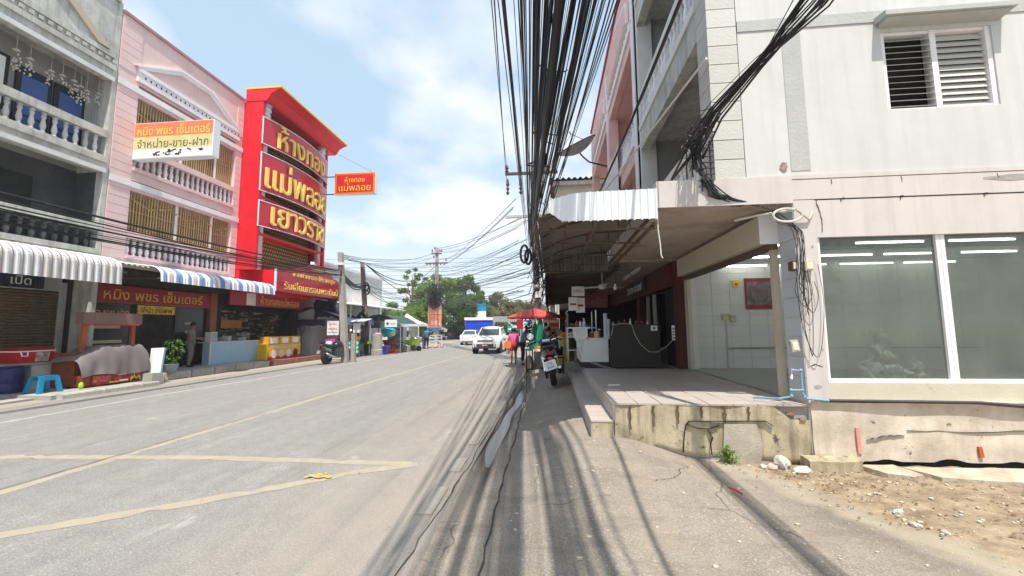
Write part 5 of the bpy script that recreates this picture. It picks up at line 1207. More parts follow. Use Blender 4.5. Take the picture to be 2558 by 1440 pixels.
# parasols, poster stand, tables on the pavement beyond the scooter
pa = thing('red_parasol', 'open faded red parasol over the pavement table', 'parasol', (-0.65, 17.3, 0.2))
B().cyl((-0.65, 17.3, 0.2), (-0.65, 17.3, 2.5), 0.022, n=6).build('pole', m_galv, pa)
b = B(); n = 8
for k in range(n):
    a0, a1 = k * 2 * math.pi / n, (k + 1) * 2 * math.pi / n
    rings = [(0.02, 2.47), (0.6, 2.33), (1.22, 2.12), (1.22, 2.06)]
    b.grid(lambda u, v: ((lambda i, f: (lambda r, z, a: (-0.65 + r * math.cos(a) * (1 - 0.04 * math.sin(u * math.pi)), 17.3 + r * math.sin(a), z - 0.02 * math.sin(u * math.pi)))(lerp(rings[i][0], rings[i + 1][0], f), lerp(rings[i][1], rings[i + 1][1], f), lerp(a0, a1, u)))(min(2, int(v * 3)), v * 3 - min(2, int(v * 3)))), 3, 3)
b.build('canopy', m_parasol, pa, normals=False)
for k in range(n): a = k * 2 * math.pi / n; B().tube([(-0.65, 17.3, 2.42), (-0.65 + 1.14 * math.cos(a), 17.3 + 1.14 * math.sin(a), 2.09)], 0.008, 4).build('rib', m_galv, pa)
for x, y, s, lab in ((-0.42, 16.3, 1.0, 'tall folded green parasol standing beside the pavement table'), (-0.66, 16.6, 0.8, 'shorter folded green parasol behind the tall folded one')):
    t = thing('folded_parasol', lab, 'parasol', (x, y, 0.2), 'folded green parasols')
    b = B(); pl = 10
    b.grid(lambda u, v: ((lambda r, a: (x + r * math.cos(a), y + r * math.sin(a), 0.78 + 1.35 * s * (1 - v)))((0.03 + 0.17 * v ** .8) * (1 + 0.22 * math.cos(u * 2 * math.pi * pl)), u * 2 * math.pi)), 60, 6)
    b.build('canvas', m_green, t, normals=False); B().cyl((x, y, 0.2), (x, y, 0.8 + 1.4 * s), 0.018, n=6).build('pole', m_galv, t)
ad = thing('advert_stand', 'tall red advertising panel with a woman face beside the folded parasols', 'advert', (0.13, 18, 0.2))
B().box(-0.10, 0.36, 18.0, 18.25, 0.3, 2.02).build('cabinet', M('advert_red', (0.52, 0.06, 0.04), 0.4, var=0.1), ad)
B().box(-0.06, 0.32, 17.985, 18.0, 1.86, 1.98).build('header', m_paper, ad)
b = B().lathe([(0.10, 17.975), (0.10, 17.998)], (0.16, 0, 1.30), 14, 'y'); b.build('portrait', m_skin, ad)
b = B().lathe([(0.13, 17.984), (0.13, 17.996)], (0.15, 0, 1.37), 14, 'y'); b.build('portrait_hair', m_hair, ad)
text(B(), 'โปรโมชั่น', (0.13, 18.0, 1.66), (1, 0, 0), (0, 0, 1), width=.3, height=.1, depth=.004).build('lettering', m_paper, ad)
a3 = thing('banner_stand', 'narrow white roll-up banner between the green parasols and the red advert', 'banner', (-0.2, 18.2, 0.2)); B().box(-0.33, -0.13, 18.2, 18.22, 0.3, 1.98).build('banner', m_paper, a3)
for z, h, mt in ((1.80, .08, m_ink), (1.55, .06, m_inkred), (1.2, .25, m_awnblue)): B().box(-0.30, -0.17, 18.19, 18.199, z - h, z + h).build('print', mt, a3)
tb = thing('folding_table', 'low table with a pale cloth beside the scooter', 'table', (-0.35, 14.2, 0.2))
B().box(-0.62, -0.05, 13.8, 14.8, 0.86, 0.90).build('top', m_paper, tb)
for x, y in ((-0.58, 13.85), (-0.1, 13.85), (-0.58, 14.75), (-0.1, 14.75)): B().cyl((x, y, 0.15), (x, y, 0.86), 0.014, n=5).build('leg', m_rust, tb)
B().box(-0.60, -0.2, 14.3, 14.75, 0.905, 0.99).build('tray', m_orange, tb)
gt = thing('green_stand', 'small stand with a green cloth top on thin black legs near the blue shirted woman', 'stand', (-0.85, 15.6, 0.1))
B().box(-0.98, -0.68, 15.3, 15.8, 0.80, 0.85).build('top', m_green, gt)
for x, y in ((-0.95, 15.34), (-0.72, 15.34), (-0.95, 15.76), (-0.72, 15.76)): B().cyl((x, y, 0.06), (x, y, 0.8), 0.014, n=5).build('leg', m_black, gt)
bd = thing('rock', 'rounded brown boulder at the gutter behind the thin black stand', 'rock', (-0.95, 17.0, 0.1))
b = B(); b.grid(lambda u, v: ((lambda th, ph: (-0.92 + (0.20 + .03 * math.sin(5 * th)) * math.sin(ph) * math.cos(th), 16.9 + 0.22 * math.sin(ph) * math.sin(th), 0.0 + 0.52 * math.cos(ph) + .02 * math.sin(th * 4)))(u * 2 * math.pi, v * math.pi / 2 + 0.001)), 14, 7); b.build('stone', M('brown_stone', (0.27, 0.20, 0.15), 0.95, var=0.25, bump=.6), bd, smooth=True)
# white wall boxes and ad boards further down the pavement
for x0, x1, z0, z1, mt, lab in ((-3.35, -2.72, 1.55, 2.42, m_redsign, 'maroon notice board standing at the far end of the pavement'), (-2.70, -1.9, 0.45, 2.42, m_paper, 'white and blue poster wall behind the two standing women')):
    t = thing('notice_board', lab, 'notice board', ((x0 + x1) / 2, 36, z0)); B().box(x0 * .9, x1 * .9, 36, 36.06, z0, z1).build('board', mt, t)
    for x in (x0 * .9 + .05, x1 * .9 - .05): B().cyl((x, 36.03, 0), (x, 36.03, z0), 0.03, n=5).build('post', m_galv, t)
    if 'blue' in lab:
        for k in range(6): B().box(x0 * .9 + .04, x1 * .9 - .04 - .1 * (k % 2), 35.985, 35.999, z1 - .22 - k * .3, z1 - .06 - k * .3).build('print', (m_inkblue, m_awnblue, m_cyan)[k % 3], t)
gsg = thing('green_road_sign', 'small green road sign by the parked motorbike at the end of the street', 'sign', (-4.0, 38, 1.2)); B().box(-4.1, -3.6, 38, 38.04, 1.3, 1.85).build('plate', M('sign_green', (0.02, 0.30, 0.18), 0.4), gsg); B().cyl((-3.85, 38.06, 0), (-3.85, 38.06, 1.5), .03, n=5).build('post', m_galv, gsg); B().prism([(-3.98, 1.5), (-3.98, 1.62), (-3.8, 1.62), (-3.8, 1.7), (-3.68, 1.56), (-3.8, 1.43), (-3.8, 1.5)], 'y', 37.985, 37.999).build('arrow', m_paper, gsg)
vn = thing('climbing_plant', 'dark green climbing plant on the thin pole by the folded parasols', 'plant', (-0.95, 19.2, 0.3)); random.seed(12)
b = B()
for k in range(260):
    c = Vector((-1.0 + random.gauss(0, .09), 19.1 + random.gauss(0, .1), random.uniform(0.6, 2.1))); a, e = random.uniform(0, 6.28), random.uniform(-.8, .8); d1 = Vector((math.cos(a), math.sin(a), e)) * .07; d2 = Vector((-math.sin(a), math.cos(a), .5)) * .045; b.quad(c - d1, c + d2, c + d1, c - d2)
b.build('leaves', m_leaf3, vn, normals=False)['kind'] = 'stuff'; B().cyl((-1.0, 19.1, .1), (-1.0, 19.1, 2.0), .02, n=5).build('stem', m_bark, vn)
# satellite dish on the pink front
sd = thing('satellite_dish', 'grey mesh satellite dish on an arm from the pink shophouse', 'satellite dish', (1.3, 15.5, 8.3))
b = B(); ctr = Vector((1.25, 15.6, 8.5)); ax = Vector((-0.42, -0.25, 0.87)).normalized(); e1 = ax.orthogonal().normalized(); e2 = ax.cross(e1)
b.grid(lambda u, v: ctr + (e1 * math.cos(u * 2 * math.pi) + e2 * math.sin(u * 2 * math.pi)) * (0.80 * v) + ax * (0.32 * v * v), 24, 5); b.build('bowl', M('dish_mesh', (0.40, 0.42, 0.45), 0.6, var=0.1), sd, normals=False, smooth=True)
rim = [ctr + (e1 * math.cos(a) + e2 * math.sin(a)) * 0.8 + ax * 0.32 for a in [k * math.pi / 12 for k in range(25)]]
B().tube(rim, 0.018, 5).build('rim', m_black, sd)
foc = ctr + ax * 0.8
for k in range(3): B().tube([rim[k * 8], foc], 0.01, 4).build('strut', m_black, sd)
B().cyl(foc, foc + ax * .12, 0.05, n=8).build('receiver', m_greyconc, sd)
B().tube([ctr, ctr - ax * .15 + Vector((.05, 0, 0)), (1.6, 15.6, 8.12), (2.3, 15.6, 7.9)], 0.03, 6).build('arm', m_black, sd)
# pipes, conduit boxes and cable coil on the corner pillar
pp = thing('water_pipe', 'blue plastic water pipe with elbows and a tap at the foot of the corner pillar', 'pipe', (3.0, 5.4, 0.7))
yp = YW - 0.05
B().tube([(2.97, yp, 1.10), (3.06, yp, 1.10), (3.06, yp, 0.82), (3.10, yp, 0.76), (3.40, yp - .02, 0.735)], 0.014, 8).build('pipe', m_pvc, pp)
B().tube([(3.06, yp, 0.86), (2.93, yp, 0.86), (2.93, yp, 0.78), (2.80, yp + .04, 0.75), (2.62, yp + .3, 0.72)], 0.014, 8).build('pipe', m_pvc, pp)
for x, z in ((2.97, 1.10), (3.06, 1.10), (3.06, 0.86), (2.93, 0.86), (2.93, 0.79), (3.08, 0.78)): B().ball((x, yp, z), 0.021, 8, 6).build('elbow', m_pvc, pp)
B().tube([(2.95, yp, 1.13), (2.95, yp, 1.04), (2.93, yp - .03, 1.0)], 0.014, 6).build('tap', m_steel, pp)
solo(B().tube([(3.35, YW - .07, 0.74), (4.4, YW - .075, 0.735), (5.0, YW - .08, .73), (5.5, YW - .085, 0.69), (6.5, YW - .09, .58)], 0.022, 6), 'black_hose', m_cablegrey, 'dark grey hose sagging along the ledge below the shop window', 'hose', (4, 5.4, .7))
for k, (x, y, z, w, h, d_, mt, lab) in enumerate(((3.245, YW - .04, 2.40, .05, .06, .04, m_beige, 'beige junction box on the front of the corner pillar beside a patch of torn plaster'), (3.10, YW + .02, 2.41, .03, .06, .05, m_rust, 'rusty switch box on the tiled side of the corner pillar'), (3.02, YW - .02, 1.40, .045, .07, .03, M('dirty_cream', (.45, .42, .33), .6, var=.3), 'paint-spattered socket box hanging low beside the shutter rail'))):
    t = thing('junction_box', lab, 'junction box', (x, y, z)); B().cbox((x, y, z), (w * 2, d_ * 2, h * 2), ry=-.15 if k == 2 else 0).build('case', mt, t); B().cbox((x, y - d_ - .004, z), (w * 1.4, .006, h * 1.4), ry=-.15 if k == 2 else 0).build('lid', m_awncream, t)
coil = []
for k in range(40):
    a = k / 39 * 2 * math.pi * 1.15; coil.append((3.02 + 0.17 * math.cos(a), YW - 0.08 - 0.004 * k / 8, 3.05 + 0.085 * math.sin(a)))
coil += [(3.3, YW - .05, 3.0), (3.36, YW - .03, 3.1)]
solo(B().tube([(2.55, YW + .3, 3.1), (2.75, YW + .05, 3.1)] + coil[5:], 0.016, 6), 'hose_coil', M('dirty_white_hose', (.58, .54, .46), .6), 'loop of thick off-white hose hung at the top of the corner pillar', 'hose', (3, 5.4, 3.05))
random.seed(17)
for k in range(8):
    xa, xb = 3.10 + random.uniform(-.02, .10), 3.16 + random.uniform(0, .2); zb = random.uniform(1.25, 2.1); zt = random.uniform(2.2, 2.6)
    ctrl = [(2.62 + .06 * k, YW - .03, 3.21), (2.9, YW - .05, 3.12 - .02 * k), (xa, YW - .06, 2.85), (xa + .04 * math.sin(k), YW - .06, 2.4), (xa - .03, YW - .07, lerp(2.4, zb, .6)), (lerp(xa, xb, .3), YW - .08, zb + .02), (lerp(xa, xb, .7), YW - .08, zb + .02), (xb + .02, YW - .07, lerp(zb, zt, .5)), (xb - .02, YW - .06, zt)]
    if k % 3 == 0: ctrl = ctrl[:6]
    pts = []
    for i in range(len(ctrl) - 1):      # smooth curve through the control points
        p0, p1, p2, p3 = (Vector(ctrl[max(0, min(len(ctrl) - 1, i + q))]) for q in (-1, 0, 1, 2))
        for t_ in (0, .25, .5, .75): pts.append(0.5 * ((2 * p1) + (p2 - p0) * t_ + (2 * p0 - 5 * p1 + 4 * p2 - p3) * t_ ** 2 + (3 * p1 - p0 - 3 * p2 + p3) * t_ ** 3))
    solo(B().tube(pts, 0.0045, 4), 'loose_wire', m_cablegrey if k % 3 else m_cable, 'thin loose wire trailing down the corner pillar', 'wire', (xa, YW, 2), 'wires on the corner pillar')
# hole knocked through the upper wall
hb = solo(B().add([(3.07 + .05 * math.cos(a) * random.uniform(.7, 1.2), YW - .012, 3.72 + .06 * math.sin(a) * random.uniform(.7, 1.2)) for a in [k * .45 for k in range(14)]], [tuple(range(14))]), 'wall_scar', M('broken_plaster', (.30, .25, .21), .95, var=.5, scale=20, bump=.9), 'small broken hole in the white plaster above the porch', 'hole', (3.07, YW, 3.72))
# weeds, rubble and slabs on the earth below the wall
wd = thing('weed', 'bushy green weed growing at the foot of the stained porch front', 'plant', (2.12, 5.36, 0.0))
random.seed(6); b = B()
for k in range(330):
    a = random.uniform(0, 6.28); r = abs(random.gauss(0, .09)); z = random.uniform(.0, .26) * (1 - r * 1.5); c = Vector((2.12 + r * math.cos(a) * 1.2, 5.35 - abs(r * math.sin(a)) * .8 + .03, hpave(2.12, 5.35) + z + .02)); a = random.uniform(0, 6.28); l = random.uniform(.012, .03); d1 = Vector((math.cos(a), math.sin(a), random.uniform(-.3, .9))) * l; d2 = Vector((-math.sin(a), math.cos(a), .2)) * l * .55; b.quad(c - d1, c + d2, c + d1, c - d2)
for i_, p_ in enumerate(b.v): b.v[i_] = (2.12 + (p_[0] - 2.12) * .72, 5.36 + (p_[1] - 5.36) * .72, hpave(2.12, 5.35) + (p_[2] - hpave(2.12, 5.35)) * .78)
b.build('leaves', M('weed_green', (0.10, 0.22, 0.02), 0.5, var=.5, scale=14), wd, normals=False)['kind'] = 'stuff'
for k in range(9): a = k * .7; B().tube([(2.12, 5.37, hpave(2.12, 5.37)), (2.12 + .03 * math.cos(a), 5.35 + .02 * math.sin(a), .10), (2.12 + .07 * math.cos(a), 5.33 + .03 * math.sin(a) - .02, .15)], .004, 4).build('stem', M('weed_stem', (.12, .16, .03), .6) if k == 0 else bpy.data.materials['weed_stem'], wd)
def rock(x, y, sx, sy, sz, label, mt, seed, grp=None, name='stone'):
    random.seed(seed); bm = bmesh.new(); bmesh.ops.create_icosphere(bm, subdivisions=2, radius=1.0)
    off = Vector((random.random() * 9, random.random() * 9, 0))
    for v in bm.verts:
        n = 1 + 0.30 * math.sin(v.co.x * 3 + off.x) * math.sin(v.co.y * 3.3 + off.y) + random.uniform(-.07, .07)
        v.co = Vector((v.co.x * n * sx, v.co.y * n * sy, v.co.z * n * sz))
    me = bpy.data.meshes.new(name); bm.to_mesh(me); bm.free(); me.materials.append(mt); o = bpy.data.objects.new(name, me); COL.objects.link(o); o.location = (x, y, hpave(x, y) + sz * .55); o.rotation_euler = (0, 0, random.uniform(0, 3)); o['label'] = label; o['category'] = 'stone'
    if grp: o['group'] = grp
m_stone = M('pale_rubble', (0.50, 0.465, 0.41), .9, var=.2, scale=8, dirt=(.3, .25, .2), dscale=6, damt=.6, bump=.7)
rock(2.70, 5.28, .10, .08, .085, 'largest pale rubble lump at the foot of the corner pillar', m_stone, 1)
rock(2.84, 5.14, .11, .07, .05, 'flat pale chunk in front of the largest rubble lump', m_stone, 2)
rock(2.57, 5.25, .06, .05, .04, 'pinkish small chunk left of the largest rubble lump', M('pink_rubble', (.55, .38, .33), .9, var=.2), 3)
rock(2.48, 5.26, .045, .04, .03, 'small grey chunk furthest left in the rubble row', m_stone, 4)
rock(3.07, 4.12, .055, .035, .025, 'lone pale stone out on the brown earth', m_stone, 5)
rock(2.98, 3.85, .05, .03, .02, 'little flat pale stone near the edge of the asphalt', m_stone, 9)
rock(3.10, 3.72, .04, .03, .02, 'tiny pale stone beside the flat one near the asphalt edge', m_stone, 10)
m_slabm = M('pale_cement_slab', (0.47, 0.42, 0.335), .9, var=.15, dirt=(.27, .20, .13), dscale=3.5, damt=.8, lo=.34, bump=.5)
def slab(pts, lab, h=.05, mt=None):
    random.seed(len(lab)); out = []
    for i in range(len(pts)):
        a, c = pts[i], pts[(i + 1) % len(pts)]
        for k in range(4): out.append((lerp(a[0], c[0], k / 4) + random.uniform(-.015, .015), lerp(a[1], c[1], k / 4) + random.uniform(-.012, .012)))
    b = B(); b.prism(out, 'z', -.06, h - .03); solo(b, 'cement_slab', mt or m_slabm, lab, 'slab', (pts[0][0], pts[0][1], 0))
slab([(3.55, 5.30), (3.95, 5.33), (4.02, 5.0), (3.85, 4.93), (3.68, 5.02)], 'rounded pale cement slab lying on the earth under the wall', .05)
slab([(4.0, 5.28), (5.0, 5.3), (7.5, 5.33), (7.5, 4.85), (5.2, 4.82), (4.6, 4.88), (4.15, 4.95)], 'long pale cement slab along the foot of the wall', .045)
slab([(2.98, 5.40), (3.6, 5.42), (3.56, 5.20), (3.2, 5.14), (2.96, 5.18)], 'brown stone block tucked under the wall base', .12, m_base)
random.seed(77); b = B()
for k in range(1300):
    if k < 900: x, y = random.uniform(2.3, 7), random.uniform(3.2, 5.3)
    else: x, y = random.uniform(-.4, 3.4), random.uniform(2.6, 5.4)
    if 0.92 * x + 0.4 * y < 4.2 and random.random() < .6: continue
    s = random.choice((.003, .004, .005, .006, .008, .013)) * random.uniform(.7, 1.4); b.ball((x, y, hpave(x, y) + s * .5), (s * random.uniform(1, 1.9), s * random.uniform(.8, 1.5), s * .7), 5, 3)
struct(b, 'gravel', M('gravel_bits', (.46, .40, .32), .9, var=.5, scale=9), kind='stuff')
b = B()
for k in range(620):
    x, y = (random.gauss(2.9, .5), random.gauss(5.0, .25)) if k < 170 else (random.uniform(2.6, 6), random.uniform(3.6, 5.2)); y = min(y, 5.36); a = random.uniform(0, 3.14); l = random.uniform(.008, .028); z = hpave(x, y) + .012
    b.quad((x - l * math.cos(a), y - l * math.sin(a), z), (x + l * .4 * math.sin(a), y - l * .4 * math.cos(a), z + .008), (x + l * math.cos(a), y + l * math.sin(a), z), (x - l * .4 * math.sin(a), y + l * .4 * math.cos(a), z + .004))
struct(b, 'dry_leaves', M('dry_leaf', (.22, .135, .07), .8, var=.5, scale=12), kind='stuff')
solo(B().tube([(1.74, 4.42, .05), (1.77, 4.34, .05), (1.80, 4.26, .045)], .009, 5), 'red_ribbon', m_redpl, 'short red strip of plastic on the asphalt below the porch', 'strip', (1.77, 4.3, .04))
# ---------------------------------------------------------------- things in front of the far shophouses
# covered barbecue cart
ct = thing('food_cart', 'brown wooden food cart under a mauve cover with a red banner and a board roof', 'food cart', (-13.2, 10.9, 0.11))
b = B().box(-13.75, -12.72, 10.1, 11.72, 0.14, 0.44); b.box(-13.75, -13.05, 10.1, 11.72, 0.442, 1.06); b.build('body', m_wood, ct)
def cover(u, v):
    # draped cloth: short ridge, long slope towards the near end, folds hanging over the front edge
    y = lerp(9.95, 11.84, u); ridge = lerp(0.86, 1.24, min(1, u / .36) ** .8) + .02 * math.sin(u * 21)
    if u > .93: ridge -= (u - .93) * 2.2
    if v < .3: x = lerp(-13.65, -12.93, v / .3); z = ridge - .05 * (1 - v / .3)
    else:
        q = (v - .3) / .7; x = lerp(-12.93, -12.64, q ** .32); z = lerp(ridge, 0.42 + .035 * math.sin(u * 7) - .10 * max(0, .2 - u), q)
        x += .05 * q * (1 + math.sin(u * 14 + q * 2.5)) * .6 + .012 * q * (1 + math.sin(u * 37 + 2 + q * 2))
    return (x, y + .015 * math.sin(z * 9 + u * 6) * v, z)
b = B(); b.grid(cover, 110, 34); b.build('cover', m_cover, ct, smooth=True, normals=False)
bnr = B().box(-12.70, -12.69, 10.28, 11.62, 0.15, 0.42).build('banner', M('banner_dark_red', (.30, .02, .015), .4, var=.5, scale=7, dirt=(.55, .12, .08), dscale=7, damt=.8), ct)
B().box(-12.688, -12.684, 10.30, 10.75, 0.22, 0.40).build('picture', M('grilled_meat', (.50, .10, .07), .5, var=.8, scale=16), bnr)
random.seed(3); b = B()
for k in range(8): y = 11.35 + k * .033; b.add([(-12.683, y - .04, .17), (-12.683, y + .04, .17), (-12.683, y + random.uniform(-.03, .05), random.uniform(.27, .41))], [(0, 1, 2)])
b.build('flames', m_goldlet, bnr, normals=False)['kind'] = 'stuff'
B().box(-12.688, -12.682, 10.72, 10.98, .17, .21).build('strip', m_yellow, bnr); B().box(-12.688, -12.682, 11.0, 11.25, .185, .235).build('strip', m_paper, bnr); B().box(-12.688, -12.682, 10.95, 11.2, .37, .39).build('strip', m_paper, bnr)
for y in (10.42, 11.78): B().box(-13.32, -13.22, y - .05, y + .05, 0.85, 2.0).build('post', M('orange_wood', (.40, .10, .03), .5, var=.2) if y < 11 else bpy.data.materials['orange_wood'], ct)
B().box(-13.40, -13.14, 10.30, 11.95, 1.86, 2.20).build('roof_board', M('roof_board_brown', (.22, .13, .11), .8, var=.1), ct)
b = B()
for k in range(22): b.box(-13.139, -13.13, 10.34 + k * .07, 10.39 + k * .07, 1.83 - .02 * (k % 2), 1.86)
b.build('fringe', m_redpl, ct)['kind'] = 'stuff'
for x, y in ((-13.6, 10.3), (-12.9, 10.3), (-13.6, 11.55), (-12.9, 11.55)): B().cyl((x, y - .02, .13), (x, y + .02, .13), .05, n=10).build('wheel', m_black, ct)
# cool box, tray, table, stool, barrels
tb2 = thing('market_table', 'grey table with sides carrying the red cool box in front of the roller shutter', 'table', (-14.2, 9.6, .02)); B().box(-14.7, -13.75, 8.9, 10.6, .78, .83).build('top', m_conc, tb2); B().box(-14.6, -13.8, 9.7, 10.5, .1, .78).build('side_panel', m_greyconc, tb2)
for x, y in ((-14.65, 8.95), (-13.8, 8.95), (-14.65, 10.55), (-13.8, 10.55)): B().box(x - .03, x + .03, y - .03, y + .03, .1, .78).build('leg', m_rust, tb2)
cbx = thing('cool_box', 'red cool box with white lid rim and handle on the table by the roller shutter', 'cool box', (-14.0, 9.8, .83))
B().hexa([(-14.32, 9.42, .83), (-13.86, 9.42, .83), (-13.86, 10.15, .83), (-14.32, 10.15, .83), (-14.35, 9.38, 1.12), (-13.82, 9.38, 1.12), (-13.82, 10.19, 1.12), (-14.35, 10.19, 1.12)]).build('body', m_redpl, cbx)
B().box(-14.37, -13.80, 9.36, 10.21, 1.122, 1.155).build('rim', m_paper, cbx); B().box(-14.35, -13.83, 9.38, 10.19, 1.157, 1.24).build('lid', M('lid_darkred', (.28, .015, .02), .4), cbx)
B().tube([(-13.79, 9.43, 1.13), (-13.76, 9.45, 1.02), (-13.76, 9.56, 1.02), (-13.79, 9.58, 1.13)], .016, 5).build('handle', m_paper, cbx); B().hexa([(-13.845, 9.78, .86), (-13.84, 9.78, .86), (-13.84, 10.08, .86), (-13.845, 10.08, .86), (-13.825, 9.78, 1.10), (-13.815, 9.78, 1.10), (-13.815, 10.08, 1.10), (-13.825, 10.08, 1.10)]).build('print', M('cool_print', (.55, .48, .42), .5, var=.8, scale=9, dirt=(.2, .12, .05), dscale=8, damt=.9), cbx)
try_ = thing('tray_box', 'shallow yellow brown tray with a white rim beside the red cool box', 'tray', (-13.9, 10.7, .83)); B().box(-14.2, -13.72, 10.45, 11.0, .86, 1.0).build('tray', M('tan_tray', (.42, .26, .06), .5), try_); B().box(-14.22, -13.70, 10.43, 11.02, 1.002, 1.035).build('rim', m_awncream, try_); B().box(-14.0, -13.9, 10.68, 10.78, .1, .86).build('leg', m_rust, try_)
br = thing('barrel', 'dark blue plastic barrel under the table edge by the roller shutter', 'barrel', (-13.85, 9.1, .05)); B().lathe([(.24, .02), (.27, .1), (.27, .3), (.255, .33), (.27, .36), (.27, .68), (.22, .74)], (-13.78, 9.25, .02), 14).build('drum', M('navy_plastic', (.012, .02, .10), .4), br, smooth=True); B().lathe([(.23, .742), (.23, .77)], (-13.78, 9.25, .02), 14).build('lid', bpy.data.materials['navy_plastic'], br)
st = thing('plastic_stool', 'bright blue plastic stool left of the covered cart', 'stool', (-12.75, 9.55, .08))
sx_, sy_, sz_ = -12.9, 9.35, .11
B().box(sx_ - .15, sx_ + .15, sy_ - .17, sy_ + .17, sz_ + .40, sz_ + .43).build('seat', m_cyan, st)
for ix in (-1, 1):
    B().prism([(sy_ - .17, sz_ + .40), (sy_ + .17, sz_ + .40), (sy_ + .20, sz_ + .27), (sy_ + .1, sz_ + .31), (sy_ - .1, sz_ + .31), (sy_ - .20, sz_ + .27)], 'x', sx_ + ix * .15 - .01, sx_ + ix * .15 + .01).build('apron', m_cyan, st)
    for iy in (-1, 1): B().hexa([(sx_ + ix * .20 - .035, sy_ + iy * .22 - .05, sz_), (sx_ + ix * .20 + .02, sy_ + iy * .22 - .05, sz_), (sx_ + ix * .20 + .02, sy_ + iy * .22 + .05, sz_), (sx_ + ix * .20 - .035, sy_ + iy * .22 + .05, sz_), (sx_ + ix * .14 - .03, sy_ + iy * .15 - .05, sz_ + .41), (sx_ + ix * .14 + .02, sy_ + iy * .15 - .05, sz_ + .41), (sx_ + ix * .14 + .02, sy_ + iy * .15 + .05, sz_ + .41), (sx_ + ix * .14 - .03, sy_ + iy * .15 + .05, sz_ + .41)]).build('leg', m_cyan, st)
bg2 = solo(B().ball((-12.6, 9.95, .2), (.05, .06, .1), 8, 5), 'lime_bag', m_lime, 'small lime green bag on the ground between the blue stool and the cart', 'bag', (-12.6, 9.95, .1))
wbd = thing('white_board', 'leaning white board with a pale blue edge at the end of the covered cart', 'board', (-13.3, 12.0, .2)); B().hexa([(-12.74, 11.88, .12), (-12.30, 11.86, .12), (-12.30, 11.90, .12), (-12.74, 11.92, .12), (-12.78, 11.98, 1.10), (-12.30, 11.96, 1.12), (-12.30, 12.0, 1.12), (-12.78, 12.02, 1.10)]).build('board', m_paper, wbd); B().hexa([(-12.298, 11.86, .12), (-12.27, 11.86, .12), (-12.27, 11.90, .12), (-12.298, 11.90, .12), (-12.298, 11.96, 1.12), (-12.27, 11.96, 1.12), (-12.27, 12.0, 1.12), (-12.298, 12.0, 1.12)]).build('edge', m_pvc, wbd)
blk2 = solo(B().hexa([(-12.42, 11.42, .0), (-12.05, 11.40, .0), (-12.06, 11.80, .0), (-12.42, 11.80, .0), (-12.40, 11.44, .36), (-12.08, 11.42, .37), (-12.09, 11.77, .35), (-12.4, 11.78, .36)]), 'concrete_block', m_conc, 'weathered concrete block at the kerb by the end of the covered cart', 'block', (-12.2, 11.6, .1))
# potted plant
pl = thing('potted_plant', 'leafy green plant in a grey blue pot beside the leaning white board', 'plant', (-13.5, 12.75, .22))
B().lathe([(.12, .22), (.18, .40), (.20, .50), (.21, .52), (.17, .52)], (-13.0, 12.95, 0), 14).build('pot', M('pot_blue', (.20, .28, .32), .5), pl, smooth=True)
random.seed(9); b = B()
for k in range(120):
    z = random.uniform(.55, 1.35); r = .26 * math.sin(min(1, (z - .45) / .9) * 2.6) + .03; a = random.uniform(0, 6.28); c = Vector((-13.0 + r * math.cos(a) * .9, 12.95 + r * math.sin(a), z)); d1 = Vector((math.cos(a + random.uniform(-.5, .5)), math.sin(a + random.uniform(-.5, .5)), random.uniform(-.5, .5))) * .09; d2 = Vector((-math.sin(a), math.cos(a), .2)) * .028; b.add([c - d1, c + d2 + Vector((0, 0, .015)), c + d1 - Vector((0, 0, .03)), c - d2 + Vector((0, 0, .015))], [(0, 1, 2, 3)])
b.build('leaves', M('pot_leaf', (.12, .26, .035), .4, var=.4, scale=8), pl, normals=False)['kind'] = 'stuff'
for k in range(7): a = k * .9; B().tube([(-13.0, 12.95, .5), (-13.0 + .06 * math.cos(a), 12.95 + .06 * math.sin(a), .9), (-13.0 + .16 * math.cos(a), 12.95 + .16 * math.sin(a), 1.25)], .008, 4).build('stem', m_leaf, pl)
# pale blue counter and yellow boxes
bc = thing('shop_counter', 'pale blue shop counter below the gold shop fascia', 'counter', (-14.3, 17.7, .2)); B().box(-14.55, -14.2, 15.85, 19.7, .22, 1.12).build('front', M('pale_blue_panel', (.36, .55, .66), .5, var=.06), bc); B().box(-14.75, -14.17, 15.8, 19.75, 1.122, 1.16).build('top', m_white, bc); B().box(-14.23, -14.19, 15.83, 15.87, .215, 1.12).build('corner_strip', m_trim, bc)
gc = thing('glass_case', 'glass display case standing on the pale blue counter', 'display case', (-14.5, 17.2, 1.16)); B().box(-14.7, -14.3, 16.0, 18.2, 1.165, 1.18).build('base', m_white, gc); B().box(-14.31, -14.3, 16.0, 18.2, 1.18, 1.55).build('pane', glassmat('case_glass', (.8, .85, .85), 0, .02), gc)
for y, s, lab in ((16.15, .28, 'tall white box at the near end of the pale blue counter'), (17.0, .16, 'low white box on the pale blue counter'), (17.9, .10, 'small pale dish on the pale blue counter')):
    solo(B().box(-14.6, -14.32, y - s * .6, y + s * .6, 1.163, 1.163 + s * 1.5), 'white_box', m_paper, lab, 'box', (-14.4, y, 1.16))
ybx = thing('yellow_cabinet', 'yellow cabinet with a picture banner standing between the counter and the food stall', 'cabinet', (-13.8, 20, .2)); B().box(-14.3, -13.75, 18.6, 21.3, .22, .95).build('body', m_yellow, ybx)
bp_ = B().box(-13.745, -13.73, 18.75, 21.3, .23, .93).build('banner', M('banner_yellow', (.80, .45, .02), .45, var=.1), ybx)
B().box(-13.728, -13.722, 18.75, 21.3, .23, .35).build('banner_edge', m_redpl, bp_)
b = B()
